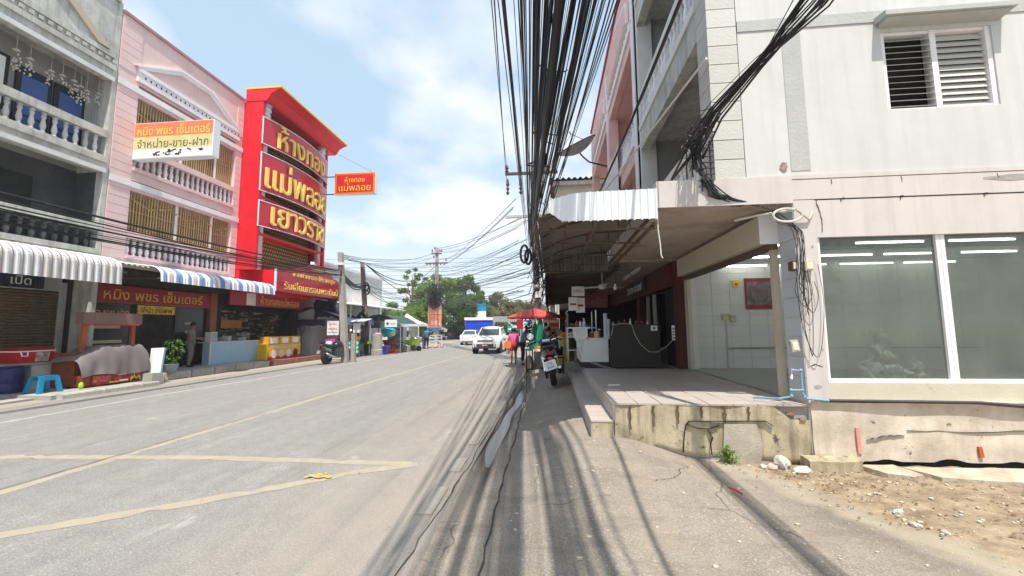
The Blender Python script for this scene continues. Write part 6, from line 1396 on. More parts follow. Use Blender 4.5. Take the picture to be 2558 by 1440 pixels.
for k in range(15): b.quad((-13.724, 18.95 + k * .14, .78 - .06 * math.sin(math.pi * k / 15)), (-13.724, 19.09 + k * .14, .78 - .06 * math.sin(math.pi * (k + 1) / 15)), (-13.724, 19.09 + k * .14, .88 - .10 * math.sin(math.pi * (k + 1) / 15)), (-13.724, 18.95 + k * .14, .88 - .10 * math.sin(math.pi * k / 15)))
b.build('banner_ribbon', M('ribbon_blue', (.45, .58, .75), .5), bp_, normals=False)
for k in range(4): B().lathe([(.2, -13.724), (.2, -13.718)], (0, 19.15 + k * .57, .46), 12, 'x').build('dish_print', (m_paper, m_awncream)[k % 2] if k < 3 else m_ink, bp_)
for k in range(3): B().box(-14.15, -13.72, 18.7 + k * .86, 19.5 + k * .86, .96, 1.32).build('drawer_box', M('orange_box', (.72, .36, .04), .5, var=.08) if k == 0 else bpy.data.materials['orange_box'], ybx); B().box(-13.718, -13.712, 18.85 + k * .86, 19.35 + k * .86, .99, 1.26).build('label_paper', m_paper, ybx)
# canopy stall beside the gold shop
cn = thing('market_canopy', 'dark blue market canopy over the stall beside the red gold shop', 'canopy', (-13.6, 23, 2.3))
b = B(); b.grid(lambda u, v: (lerp(-16.4, -11.9, u), lerp(22.7, 26.5, v), 2.25 + .75 * min(1, 2.2 * min(u, 1 - u)) * (1 - .4 * v)), 16, 8); b.build('roof', m_tarp, cn, normals=False)
b = B(); b.grid(lambda u, v: (lerp(-16.4, -11.9, u), 22.68, lerp(2.26, 1.92 - .05 * abs(math.sin(u * 15)), v)), 40, 1); b.build('valance', m_tarp, cn, normals=False)
b = B(); b.grid(lambda u, v: (-11.9, lerp(22.7, 26.5, u), lerp(2.26, 1.95 - .05 * abs(math.sin(u * 12)), v)), 30, 1); b.build('valance', M('canopy_violet', (.20, .20, .34), .7), cn, normals=False)
for x in (-16.3, -12.0): B().cyl((x, 22.75, .1), (x, 22.75, 2.26), .025, n=6).build('pole', m_galv, cn)
tp = solo(B().grid(lambda u, v: (lerp(-16.2, -12.6, u), 23.6 + .12 * wob(u * 9, v * 6), lerp(4.1, 2.35, v) + .1 * math.sin(u * 11) + .06 * wob(u * 25, v * 11)), 60, 24), 'tarp', m_tarp, 'crumpled dark tarpaulin hung above the dark blue canopy', 'tarp', (-14.4, 23.6, 3), normals=False)
wsh = solo(B().grid(lambda u, v: (lerp(-16.4, -12.1, u), 26.4 + .04 * math.sin(u * 14), lerp(.25, 2.1, v)), 40, 3), 'white_sheet', m_canvaswhite, 'hanging white sheet at the back of the canopy stall', 'sheet', (-14, 26.4, .2), normals=False)
stt = thing('stall_table', 'stall table with a green cloth and pink crate under the dark blue canopy', 'table', (-13.2, 23.2, .2)); B().box(-13.6, -12.4, 22.9, 23.7, .86, .92).build('top', m_bluepl, stt); B().box(-13.2, -12.42, 22.87, 22.9, .2, .85).build('cloth', m_green, stt); B().box(-13.35, -12.7, 23.0, 23.35, .925, 1.22).build('crate', M('pink_crate', (.50, .12, .30), .5), stt)
for x in (-13.55, -12.45): B().box(x - .02, x + .02, 23.6, 23.64, .1, .86).build('leg', m_rust, stt)
fp = thing('folded_parasol', 'folded dark grey parasol hanging by the stall behind the yellow cabinet', 'parasol', (-14.4, 22.4, 1.3)); B().lathe([(.02, 1.2), (.04, 1.3), (.20, 1.78), (.06, 1.9), (.02, 1.95)], (-14.4, 22.4, 0), 10).build('canvas', M('grey_canvas', (.10, .10, .10), .8), fp); B().cyl((-14.4, 22.4, .2), (-14.4, 22.4, 1.95), .015, n=5).build('pole', m_rust, fp)
hs = thing('price_sign', 'white hanging sign with red writing at the corner of the dark blue canopy', 'sign', (-11.7, 20.7, 1.8)); B().box(-12.0, -11.35, 20.9, 20.93, 1.35, 2.12).build('board', m_paper, hs); text(B(), 'ลูกชิ้น', (-11.68, 20.9, 1.94), (1, 0, 0), (0, 0, 1), width=.42, height=.16, depth=.008).build('lettering', m_inkred, hs); text(B(), 'ทอดใหม่', (-11.68, 20.9, 1.70), (1, 0, 0), (0, 0, 1), width=.5, height=.13, depth=.008).build('lettering', m_inkred, hs); B().box(-11.95, -11.4, 20.89, 20.899, 1.50, 1.52).build('rule', m_inkblue, hs); B().cyl((-12.0, 20.92, 2.1), (-10.5, 20.0, 2.1), .012, n=4).build('bracket', m_steel, hs)
# green fronted stall with white bowls
g3 = thing('food_stall', 'green fronted food stall with a print of white bowls between the leaning poles', 'food stall', (-11.9, 23.6, .05)); B().box(-12.3, -11.4, 23.5, 24.2, .72, .78).build('top', m_wood, g3)
gp = B().box(-12.3, -11.38, 23.47, 23.495, .18, 1.02).build('front_panel', M('stall_green', (.015, .24, .13), .4, var=.1), g3)
for j in range(3):
    for i in range(3):
        if j == 2 and i == 1: continue
        b = B(); b.add([(-12.1 + i * .26 + .12 * math.cos(a), 23.463, .33 + j * .25 + .10 * math.sin(a)) for a in [q * .524 for q in range(12)]], [tuple(range(12))]); b.build('bowl_print', M('bowl_mint', (.62, .80, .76), .4) if (i, j) == (0, 0) else bpy.data.materials['bowl_mint'], gp, normals=False)
b = B(); b.add([(-11.84 + .15 * math.cos(a), 23.463, .86 + .10 * math.sin(a)) for a in [q * .524 for q in range(12)]], [tuple(range(12))]); b.build('badge', m_inkblue, gp, normals=False)
for x in (-12.28, -11.42): B().box(x - .015, x + .015, 23.5, 23.53, .05, 2.2).build('post', m_steel, g3)
B().prism([(23.3, 2.1), (24.4, 2.26), (24.4, 2.30), (23.3, 2.14)], 'x', -12.55, -11.1).build('roof', m_sheet, g3)
B().box(-12.26, -11.44, 24.15, 24.2, .78, 1.9).build('glass_back', m_carglass, g3); B().box(-11.85, -11.4, 23.49, 23.5, 1.45, 2.0).build('menu_card', m_paper, g3)
ob2 = thing('orange_tub', 'orange plastic tub on the green fronted stall', 'tub', (-11.6, 23.6, .8)); B().lathe([(.13, 1.03), (.17, 1.22), (.16, 1.22)], (-11.62, 23.65, 0), 12).build('tub', m_orange, ob2); 
for x in (-12.12, -11.85):
    t = thing('stall_lamp', 'lit bulb glowing inside the green fronted stall', 'light bulb', (x, 23.8, 1.6), 'lamps of the green fronted stall'); B().ball((x, 23.75, 1.60), .05, 8, 6).build('bulb', m_bulbglow, t); B().cyl((x, 23.75, 1.65), (x, 23.75, 2.16), .006, n=4).build('wire', m_black, t)
# ring pole stub, blue crate, red basket, blocks and tubs along the kerb
cyl_ = thing('concrete_post', 'stout broken concrete post standing between the leaning pole and the blue crate', 'post', (-11.0, 25.0, 0)); B().lathe([(.36, 0), (.36, .35), (.33, .38), (.32, 1.28), (.30, 1.30)], (-11.0, 25.0, 0), 16).build('shaft', m_conc, cyl_, smooth=False); B().lathe([(.2, 1.302), (.24, 1.34), (.1, 1.42)], (-10.95, 25.0, 0), 10).build('pink_bag', M('pink_bag', (.62, .25, .50), .6), cyl_)
blc = thing('blue_crate', 'dark blue plastic crate with a lid at the kerb by the concrete post', 'crate', (-11.0, 26, 0)); B().hexa([(-11.3, 25.6, 0), (-10.68, 25.6, 0), (-10.68, 26.2, 0), (-11.3, 26.2, 0), (-11.36, 25.55, .46), (-10.62, 25.55, .46), (-10.62, 26.25, .46), (-11.36, 26.25, .46)]).build('body', m_bluepl, blc); B().box(-11.38, -10.60, 25.53, 26.27, .462, .56).build('lid', m_bluepl, blc)
rbk = thing('red_basket', 'red plastic basket lying beside the blue crate', 'basket', (-10.6, 27, 0)); B().hexa([(-10.95, 26.7, 0), (-10.45, 26.6, 0), (-10.4, 27.1, 0), (-10.9, 27.2, 0), (-11.0, 26.6, .18), (-10.35, 26.5, .30), (-10.3, 27.2, .30), (-10.95, 27.3, .18)]).build('basket', m_redpl, rbk); B().box(-10.98, -10.33, 26.55, 26.58, .2, .27).build('rim', m_redpl, rbk)
dkb = thing('maroon_tub', 'maroon tub stacked behind the blue crate', 'tub', (-11.1, 27.6, 0)); B().lathe([(.4, .55), (.5, .9), (.48, .9)], (-11.2, 27.6, 0), 14).build('tub', M('maroon', (.17, .02, .03), .5), dkb); B().box(-11.5, -10.9, 27.3, 27.9, 0, .55).build('stand', m_rust, dkb)
blk3 = solo(B().box(-10.75, -10.25, 28.6, 29.1, 0, .42), 'concrete_block', m_conc, 'pale concrete block between the red basket and the lime wheelbarrow', 'block', (-10.5, 28.8, 0))
wbw = thing('wheelbarrow', 'lime green wheelbarrow near the silver drum', 'wheelbarrow', (-10.2, 29.5, 0))
B().hexa([(-10.6, 29.4, .45), (-10.0, 29.4, .45), (-10.0, 29.9, .45), (-10.6, 29.9, .45), (-10.75, 29.25, .82), (-9.65, 29.25, .92), (-9.65, 30.05, .92), (-10.75, 30.05, .82)]).build('tray', m_lime, wbw); B().lathe([(.2, 29.6), (.2, 29.68)], (-9.8, 0, .2), 12, 'y').build('wheel', m_black, wbw)
for y in (29.35, 29.95): B().tube([(-11.0, y, .7), (-10.4, y, .45), (-9.8, 29.64, .2)], .02, 5).build('handle', m_rust, wbw); B().tube([(-10.5, y, .45), (-10.55, y, 0)], .02, 5).build('leg', m_rust, wbw)
sdr = thing('steel_drum', 'shiny silver drum in front of the white gazebo', 'drum', (-10.7, 31.5, 0)); B().lathe([(.36, .03), (.38, .1), (.38, .85), (.40, .88), (.40, .93)], (-10.7, 31.5, 0), 16).build('body', m_steel, sdr, smooth=True); B().lathe([(.39, .932), (.3, .97)], (-10.7, 31.5, 0), 16).build('lid', m_black, sdr)
ist = thing('ice_cabinet', 'tall stainless stall cabinet with paper notices before the white gazebo', 'cabinet', (-11.6, 30, 0)); B().box(-12.3, -11.1, 29.8, 30.6, .1, 1.75).build('body', m_galv, ist); B().box(-12.4, -11.0, 29.7, 30.7, 1.76, 1.82).build('top', m_steel, ist)
for x, z, w, h in ((-11.5, 1.45, .12, .12), (-11.35, .9, .2, .14), (-11.6, .55, .25, .12)): B().box(x - w, x + w, 29.785, 29.799, z - h, z + h).build('notice', m_paper, ist)
tqb = thing('turquoise_bag', 'big turquoise cloth bundle with a yellow patch hung on the stall', 'bundle', (-11.0, 27, 1.3)); b = B(); b.ball((-11.35, 27.2, 1.62), (.34, .25, .30), 12, 7); b.ball((-11.05, 27.1, 1.38), (.36, .25, .32), 12, 7); b.ball((-10.8, 27.2, 1.55), (.25, .2, .25), 10, 6); b.build('cloth', M('turquoise', (.03, .45, .60), .7, var=.15), tqb, smooth=True); B().ball((-10.75, 26.92, 1.34), (.2, .1, .18), 8, 6).build('yellow_patch', M('cream_yellow', (.75, .68, .25), .7), tqb)
gtn = thing('stall_tent', 'dark green and grey stall tent behind the concrete post', 'tent', (-11.3, 28.5, 2)); b = B(); b.grid(lambda u, v: (lerp(-13.2, -10.1, u), lerp(26.8, 30.5, v), 2.0 + .65 * math.sin(math.pi * min(1, u * 1.05)) ** .8), 14, 6); b.build('roof', M('tent_darkgreen', (.03, .075, .06), .8, var=.3), gtn, normals=False)
b = B(); b.grid(lambda u, v: (lerp(-13.2, -10.1, u), 26.78, lerp(2.0 + .2 * math.sin(math.pi * u), 1.72, v)), 14, 2); b.build('valance', M('tent_grey', (.10, .10, .11), .8), gtn, normals=False)
for x in (-13.1, -10.15): B().cyl((x, 26.8, 0), (x, 26.8, 2.0), .025, n=6).build('pole', m_galv, gtn)
wsg = thing('stall_sign', 'white stall sign with a black dot and writing under the dark tent edge', 'sign', (-10.7, 26.6, 2)); B().box(-11.2, -10.35, 26.62, 26.65, 1.78, 2.28).build('board', m_paper, wsg); B().lathe([(.08, 26.605), (.08, 26.618)], (-11.0, 0, 2.02), 12, 'y').build('dot', m_ink, wsg); text(B(), 'กาแฟ', (-10.65, 26.62, 2.02), (1, 0, 0), (0, 0, 1), width=.35, height=.14, depth=.008).build('lettering', m_inkblue, wsg)
gz_ = thing('gazebo', 'white peaked gazebo tent with clear side sheets at the kerb', 'tent', (-11.6, 34, 0)); b = B(); xa, xb, ya, yb_ = -13.1, -10.7, 32.2, 34.6; apex = ((xa + xb) / 2 - .2, (ya + yb_) / 2, 2.95)
for p, q in (((xa, ya), (xb, ya)), ((xb, ya), (xb, yb_)), ((xb, yb_), (xa, yb_)), ((xa, yb_), (xa, ya))): b.grid(lambda u, v: tuple(lerp(lerp((*p, 2.05)[i], (*q, 2.05)[i], u), apex[i], v) - (0.12 * math.sin(math.pi * v) if i == 2 else 0) for i in range(3)), 4, 5)
b.build('roof', m_canvaswhite, gz_, normals=False)
b = B(); b.box(xa, xb, ya - .01, ya, 1.85, 2.05); b.box(xb, xb + .01, ya, yb_, 1.85, 2.05); b.build('valance', m_canvaswhite, gz_)
for x, y in ((xa, ya), (xb, ya), (xa, yb_), (xb, yb_)): B().box(x - .03, x + .03, y - .03, y + .03, 0, 2.05).build('pole', m_white, gz_)
B().box(xb - .9, xb - .05, ya - .004, ya, .6, 1.84).build('clear_sheet', glassmat('clear_sheet', (.8, .82, .8), .45, .1, .6, (.5, .5, .48)), gz_); B().box(xb - .9, xb, ya - .006, ya, .1, .6).build('side_panel', m_canvaswhite, gz_)
nts = thing('notice_sign', 'pale blue framed notice hung on the front of the white gazebo', 'sign', (-11.9, 32, 1.9)); B().box(-12.05, -11.45, 32.0, 32.04, 1.5, 2.1).build('board', M('notice_blue', (.55, .62, .78), .5, var=.1), nts); B().box(-11.98, -11.52, 31.985, 31.999, 1.6, 1.9).build('paper', m_paper, nts)
prb = thing('bin', 'violet plastic bin at the foot of the white gazebo corner', 'bin', (-10.5, 33.4, 0)); B().lathe([(.13, 0), (.17, .9), (.19, .95)], (-10.48, 33.0, 0), 10).build('body', M('violet', (.10, .07, .32), .5), prb); B().lathe([(.16, .952), (.1, 1.0)], (-10.48, 33.0, 0), 10).build('lid', m_bluepl, prb)
lgt = thing('lime_table', 'small lime topped table beside the leaning pole', 'table', (-11.4, 24.9, 0)); B().box(-11.75, -11.3, 25.2, 25.5, .72, .86).build('top', m_lime, lgt); B().box(-11.6, -11.45, 25.3, 25.4, 0, .72).build('leg', m_black, lgt)
for k, (x, y) in enumerate(((-10.5, 34.6), (-10.1, 35.3))):
    t = thing('barrier', 'white and red road barrier with splayed feet ' + ('nearer the man in the blue shirt' if k == 0 else 'nearer the black pickup'), 'barrier', (x, y, 0), 'road barriers')
    for z in (.55, .8, 1.05): B().box(x, x + .5, y, y + .03, z, z + .05).build('rail', m_paper, t)
    for q in (0, .47): B().box(x + q, x + q + .04, y, y + .04, .08, 1.1).build('post', m_paper, t); B().box(x + q - .04, x + q + .08, y - .3, y + .34, .0, .08).build('foot', m_redpl, t)
bst = thing('market_shelter', 'roadside shelter with a bright blue tarp front and white roof edge', 'shelter', (-8, 48, 0)); B().box(-10.2, -6.9, 48, 48.04, 1.45, 2.6).build('tarp', m_bluetarp, bst); B().box(-10.3, -6.8, 47.9, 51, 2.62, 2.95).build('roof', m_canvaswhite, bst)
for x in (-10.2, -6.9): B().cyl((x, 48.1, 0), (x, 48.1, 2.62), .05, n=6).build('post', m_galv, bst)
bs2 = thing('scalloped_awning', 'white scalloped shop awning right of the blue tarp shelter', 'awning', (-5, 47, 0)); b = B(); b.grid(lambda u, v: (lerp(-6.7, -3.4, u), 46.8 + .05 * math.cos(u * 100) + v * .3 - .3, lerp(2.95, 2.35 + .05 * math.cos(u * 100), v)), 120, 2); b.build('valance', m_canvaswhite, bs2, normals=False); B().box(-6.7, -3.4, 46.9, 50, 2.9, 2.98).build('roof', m_canvaswhite, bs2)
for x in (-6.6, -3.5): B().cyl((x, 47.1, 0), (x, 47.1, 2.9), .05, n=6).build('post', m_galv, bs2)
bds = thing('billboard', 'small blue and white roadside billboard in front of the olive tree', 'billboard', (-10, 58, 0)); B().box(-10.8, -9.3, 58, 58.1, 3.2, 5.2).build('board', m_cyan, bds); B().box(-10.8, -9.3, 57.97, 57.999, 3.2, 4.1).build('print', m_paper, bds); B().cyl((-10.1, 58.1, 0), (-10.1, 58.1, 3.3), .1, n=6).build('post', m_galv, bds)
# ---------------------------------------------------------------- poles and overhead cables
def pole(label, x0, y0, x1, y1, h, r0, r1, square=False, mt=None):
    t = thing('utility_pole', label, 'utility pole', (x0, y0, 0))
    if square:
        b = B(); s0, s1 = r0, r1; b.hexa([(x0 - s0, y0 - s0, -.1), (x0 + s0, y0 - s0, -.1), (x0 + s0, y0 + s0, -.1), (x0 - s0, y0 + s0, -.1), (x1 - s1, y1 - s1, h), (x1 + s1, y1 - s1, h), (x1 + s1, y1 + s1, h), (x1 - s1, y1 + s1, h)]); b.build('shaft', m_pole, t)
    else: B().cyl((x0, y0, -.1), (x1, y1, h), r0, r1, 10).build('shaft', mt or m_pole, t, smooth=True)
    return t
p1 = pole('slim concrete pole beside the red lettered sign, motorcycle at its foot', -10.28, 19.7, -10.62, 19.5, 5.55, .15, .11, True)
B().cbox((-10.6, 19.35, 4.95), (.5, .1, .12)).build('bracket', m_paper, p1)
B().box(-10.05, -9.85, 19.75, 19.95, -.05, 1.45).build('splice_post', m_conc, p1)
p2 = pole('dark leaning wooden pole wrapped in cable coils behind the green fronted stall', -11.85, 25.5, -12.35, 25.5, 6.05, .2, .15, mt=M('old_pole_wood', (.16, .125, .10), .9, var=.25, bump=.4))
B().cyl((-11.62, 25.3, 0), (-11.62, 25.3, 1.9), .05, n=8).build('pipe', m_galv, p2)
for z, r, x in ((4.2, .30, -11.85), (4.4, .25, -11.9), (2.2, .5, -12.1)):
    B().tube([(x + r * .6 * math.cos(a), 25.2, z + r * math.sin(a)) for a in [k * .42 for k in range(16)]], .05 if z > 3 else .12, 6).build('cable_coil', m_cable, p2)
p3 = pole('far concrete pole with crossarms and orange posters', -12.85, 45, -12.9, 45, 10.9, .2, .14, True)
for z, w, y in ((9.1, 1.3, 44.8), (10.2, .6, 44.8)): B().box(-12.9 - w, -12.9 + w, y - .06, y + .06, z - .07, z + .07).build('crossarm', m_rust, p3)
for x, z in ((-14.0, 8.85), (-13.6, 8.85), (-13.2, 8.85), (-12.4, 8.85), (-12.0, 8.85), (-11.8, 9.3), (-13.4, 10.4), (-13.1, 10.7), (-12.5, 10.4), (-12.3, 10.4), (-13.2, 9.7)): B().lathe([(.06, 0), (.11, .08), (.05, .14), (.10, .22), (.04, .32)], (x, 44.8, z), 7).build('insulator', m_wood, p3)
b = B(); random.seed(5)
for k in range(24): b.tube([(-12.9 + .6 * random.uniform(-1, 1) + .5 * math.cos(a), 44.5 - .1 * random.random(), 5.2 + random.uniform(-1, 1.2) + .5 * math.sin(a)) for a in [q * .5 for q in range(12)]], .03, 4)
b.build('cable_tangle', m_cable, p3)['kind'] = 'stuff'
for z0, z1, mt in ((1.75, 3.2, M('poster_orange', (.66, .20, .10), .5, var=.25, scale=3, dirt=(.75, .6, .5), dscale=4, damt=.7)), (3.25, 4.6, M('poster_peach', (.62, .30, .22), .5, var=.2, scale=3)), (1.55, 1.74, m_inkblue)): B().box(-13.75, -12.2, 44.6, 44.66, z0, z1).build('poster', mt, p3)
text(B(), '3 อิ่ม', (-12.9, 44.6, 2.3), (1, 0, 0), (0, 0, 1), width=1.0, height=.5, depth=.01, bold=.02).build('lettering', m_paper, p3)
p4 = pole('near concrete pole buried in black cables behind the red parasol', -0.55, 19.3, -0.80, 19.3, 9.5, .17, .13, True)
for z in (9.15, 7.0): B().box(-2.1, .45, 19.05, 19.17, z - .06, z + .06).build('crossarm', m_rust if z > 8 else m_galv, p4)
for x in (-2.02, -1.38, -.25, .3): B().lathe([(.05, 0), (.10, .08), (.05, .15), (.10, .24), (.04, .4)], (x, 19.1, 9.2), 8).build('insulator', M('insulator_brown', (.10, .04, .03), .4) if x < -2 else bpy.data.materials['insulator_brown'], p4)
for x in (-1.98, -1.35): B().lathe([(.03, 0), (.09, .1), (.03, .2), (.09, .3), (.03, .4), (.09, .5), (.03, .8)], (x, 19.1, 8.1), 8).build('insulator', bpy.data.materials['insulator_brown'], p4)
B().tube([(-1.20 + .26 * math.cos(a) * .7, 19.0, 5.15 + .42 * math.sin(a)) for a in [k * .45 for k in range(15)]], .06, 6).build('cable_coil', m_cable, p4)
B().tube([(-1.02 + .24 * math.cos(a) * .6, 18.95, 5.0 + .36 * math.sin(a)) for a in [k * .45 for k in range(15)]], .06, 6).build('cable_coil', m_cable, p4)
b = B(); random.seed(15)
for k in range(60):
    z0 = random.uniform(2.6, 4.6); x = -0.45 + random.gauss(0, .22); b.tube([(x + random.uniform(-.15, .15), 18.9 + random.uniform(-.3, .3), z0 + q * .35) if q % 2 else (x - .1 + .1 * q, 18.9 + random.uniform(-.2, .2), z0 + q * .3) for q in range(5)], random.uniform(.012, .03), 4)
b.build('cable_tangle', m_cable, p4)['kind'] = 'stuff'
p5 = pole('second grey pole standing close behind the cable buried pole', .15, 20.6, .02, 20.6, 7.4, .14, .11)
B().box(-.25, .3, 20.3, 20.36, 3.1, 3.9).build('meter_board', m_paper, p5)
for k in range(3): B().cbox((-.1 + k * .16, 20.26, 3.5 + .1 * k), (.12, .08, .2)).build('meter', m_white, p5)
for x, y, z, w, h, lab in ((-0.62, 18.95, 3.35, .2, .3, 'white meter cabinet high on the near cable pole'), (-0.55, 18.9, 2.0, .18, .16, 'white box low on the near cable pole under the parasol edge')):
    t = thing('meter_box', lab, 'box', (x, y, z)); B().box(x - w, x + w, y - .1, y + .08, z - h, z + h).build('case', m_paper, t); B().box(x - w * .6, x + w * .6, y - .11, y - .101, z, z + h * .6).build('window', m_ink, t)

def sagline(p, q, sag, n=14):
    return [tuple(lerp(p[i], q[i], k / n) - (4 * sag * (k / n) * (1 - k / n) if i == 2 else 0) for i in range(3)) for k in range(n + 1)]
def cable(pts, r, label, group, mt=None, n=5): return solo(B().tube(pts, r, n), 'overhead_cable', mt or m_cable, label, 'cable', (0, 0, 0), group, smooth=True)
random.seed(42)
LB = 'black cable in the dense fan of cables running overhead along the near pavement'
GB = 'cables along the near pavement'
YN = -17.0
# two or three lines out to the crossarm insulators
for xt, xb, zb, r in ((-0.80, -2.02, 9.55, .010), (-0.72, -2.0, 8.3, .012), (-0.66, -1.38, 9.55, .010), (-0.60, -1.35, 8.35, .013), (.86, .3, 9.5, .010), (.80, -.25, 9.5, .010)):
    s = (xt - xb) / (5.0 - 19.1); cable(sagline((xb + s * (YN - 19.1), YN, 7.6), (xb, 19.1, zb), 1.55 + (zb - 8.9) * .35), r, 'thin cable led to the rusty crossarm of the near pole', 'cables to the crossarm of the near pole')
# the fan: x at the overhead point (Y about 5) against x at the pole
fan = []
for c_, w_, n_, r_ in ((-.54, .025, 4, .010), (-.31, .04, 8, .011), (-.12, .035, 6, .010), (.02, .03, 6, .012), (.45, .035, 9, .016), (.60, .03, 7, .013), (.74, .06, 7, .008)):
    fan += [(random.gauss(c_, w_), r_ * random.uniform(.7, 1.35)) for _ in range(n_)]
fan += [(random.uniform(-.60, .92), random.uniform(.0045, .007)) for _ in range(24)]
for k, (xt, r) in enumerate(fan):
    xb = -0.80 + .34 * (xt - .1) + random.gauss(0, .06)
    zb = random.uniform(4.9, 6.9) + .5 * abs(xt); zt = random.uniform(5.5, 6.5)
    s = (xt - xb) / (5.0 - 19.0); zn = zt + (zt - zb) * .3 + random.uniform(.9, 1.3)
    cable(sagline((xb + s * (YN - 19.0), YN, zn), (xb, 19.0, zb), random.uniform(.45, 1.0)), r, LB, GB, m_cable if k % 5 else m_cablegrey)
# the thick lashed trunk in the middle
for k, (xt, r) in enumerate(((.13, .055), (.10, .04), (.17, .042), (.06, .03), (.20, .03), (.02, .035), (-.10, .04), (.40, .035))):
    xb = -0.86 + .05 * k * (-1) ** k * .4; s = (xt - xb) / (5.0 - 19.0); pts = sagline((xb + s * (YN - 19.0), YN, 7.0 + .1 * k), (xb, 19.0, 5.5 + .12 * k), .75, 30)
    pts = [(x + .012 * math.sin(i * 2.1 + k), y, z + .012 * math.cos(i * 1.7 + k)) for i, (x, y, z) in enumerate(pts)]
    cable(pts, r, 'thick lashed trunk cable in the middle of the overhead fan', 'trunk cables along the near pavement')
for k, (y, xo, zo) in enumerate(((6.4, .10, 5.9), (8.4, -.02, 5.75), (10.6, -.15, 5.7), (13.2, -.38, 5.7))):
    solo(B().tube([(xo + (.30 - .02 * k) * math.cos(a) * (1 if k % 2 else .8), y + .35 * math.sin(a * 1.2), zo + .22 * math.sin(a)) for a in [q * .4 for q in range(14)]], .012, 5), 'cable_loop', m_cable, ('slack cable loop hanging nearest overhead on the trunk', 'second slack loop along the trunk cable', 'third slack loop along the trunk cable', 'slack loop on the trunk cable closest to the pole')[k], 'cable', (xo, y, zo), 'slack loops on the trunk cable')
st_ = thing('cable_bracket', 'rusty forked bracket clamped on the trunk cable', 'bracket', (-.2, 9.8, 5.8)); B().tube([(-.55, 9.8, 5.72), (-.2, 9.9, 5.86), (0.0, 9.9, 5.9)], .025, 5).build('arm', m_rust, st_); B().tube([(-.55, 9.8, 5.72), (-.25, 9.75, 5.62), (0.05, 9.7, 5.62)], .025, 5).build('arm', m_rust, st_)
# bundle that comes from behind and ties to the corner of the building
random.seed(23)
A0, A1, A2, A3 = Vector((2.62, -9, 6.3)), Vector((2.40, 3.6, 4.55)), Vector((1.98, 4.75, 4.18)), Vector((1.92, 5.30, 4.0))
for k in range(20):
    o = Vector((random.gauss(0, .055), 0, random.gauss(0, .075))); o2 = Vector((random.gauss(0, .035), random.gauss(0, .03), random.gauss(0, .05))); r = random.choice((.004, .005, .006, .007, .009, .013))
    pts = [A0 + o * 1.6, A0.lerp(A1, .5) - Vector((0, 0, .12)) + o * .8, A1 + o * .9, A1.lerp(A2, .5) + o2 * .5, A2 + o2, A3 + o2 * 1.6, A3 + Vector((random.uniform(-.1, .2), random.uniform(0, .4), random.uniform(-.35, .1)))]
    cable([tuple(p) for p in pts], r, 'black cable of the bundle tied to the corner of the pale building', 'bundle tied to the corner building')
b = B()
for k in range(40):
    c = A2.lerp(A3, random.random() ** .6 * 1.1) + Vector((random.gauss(0, .06), random.gauss(.04, .05), random.gauss(0, .06))); a0 = random.uniform(0, 6); rr = random.uniform(.02, .075)
    b.tube([c + Vector((rr * math.cos(a0 + q * .7), .06 * math.sin(q * 1.3), rr * math.sin(a0 + q * .7) * random.uniform(.8, 1.3))) for q in range(7)], random.uniform(.004, .009), 4)
for k in range(16):
    y = random.uniform(5.40, 5.44); b.tube([(1.95 + random.gauss(0, .05), 5.38, 4.0), (2.0 + random.gauss(0, .06), y, 3.75), (2.08 + random.gauss(0, .05), y - .04, 3.55), (2.18 + random.gauss(0, .06), y - .03, 3.36), (2.3 + random.uniform(0, .5), y + .04, 3.22)], random.uniform(.004, .011), 4)
tg = struct(b, 'cable_tangle', m_cable, kind='stuff')
for k in range(4):     # the tied branch that leaves along the balcony front
    cable([tuple(A3 + Vector((random.gauss(0, .03), 0, random.gauss(0, .04)))), (1.85, 6.2, 3.85), (1.9 + .02 * k, 8.0, 3.72 - .03 * k), (2.0, 9.8, 3.66)], .016, 'black cable running from the tangle along the balcony front', 'cables along the balcony front')
lg = thing('ladder_rack', 'black wire rack of terminals on the balcony corner under the cable tangle', 'rack', (2.08, 5.4, 3.7))
for x in (2.02, 2.14): B().box(x - .006, x + .006, 5.40, 5.43, 3.42, 4.12).build('upright', m_ink, lg)
for k in range(8): B().box(1.98, 2.18, 5.385, 5.40, 3.48 + k * .08, 3.492 + k * .08).build('rung', m_ink, lg)
cable(sagline((1.75, -12, 7.4), (1.2, 10.2, 4.9), .85), .022, 'single thick black cable passing close in front of the grey balconies', 'single lines by the balconies'); cable(sagline((1.2, 10.2, 4.9), (-.5, 19, 4.6), .2), .02, 'lower end of the thick black cable between balcony and near pole', 'single lines by the balconies')
solo(B().tube([(2.17, 5.42, 5.28), (1.55, 8.0, 4.9), (1.0, 11.5, 4.8), (.5, 15, 4.9), (-.4, 19, 5.1)], .018, 6), 'white_conduit', m_white, 'white conduit slanting from the building corner towards the near pole', 'conduit', (2, 5.4, 5))
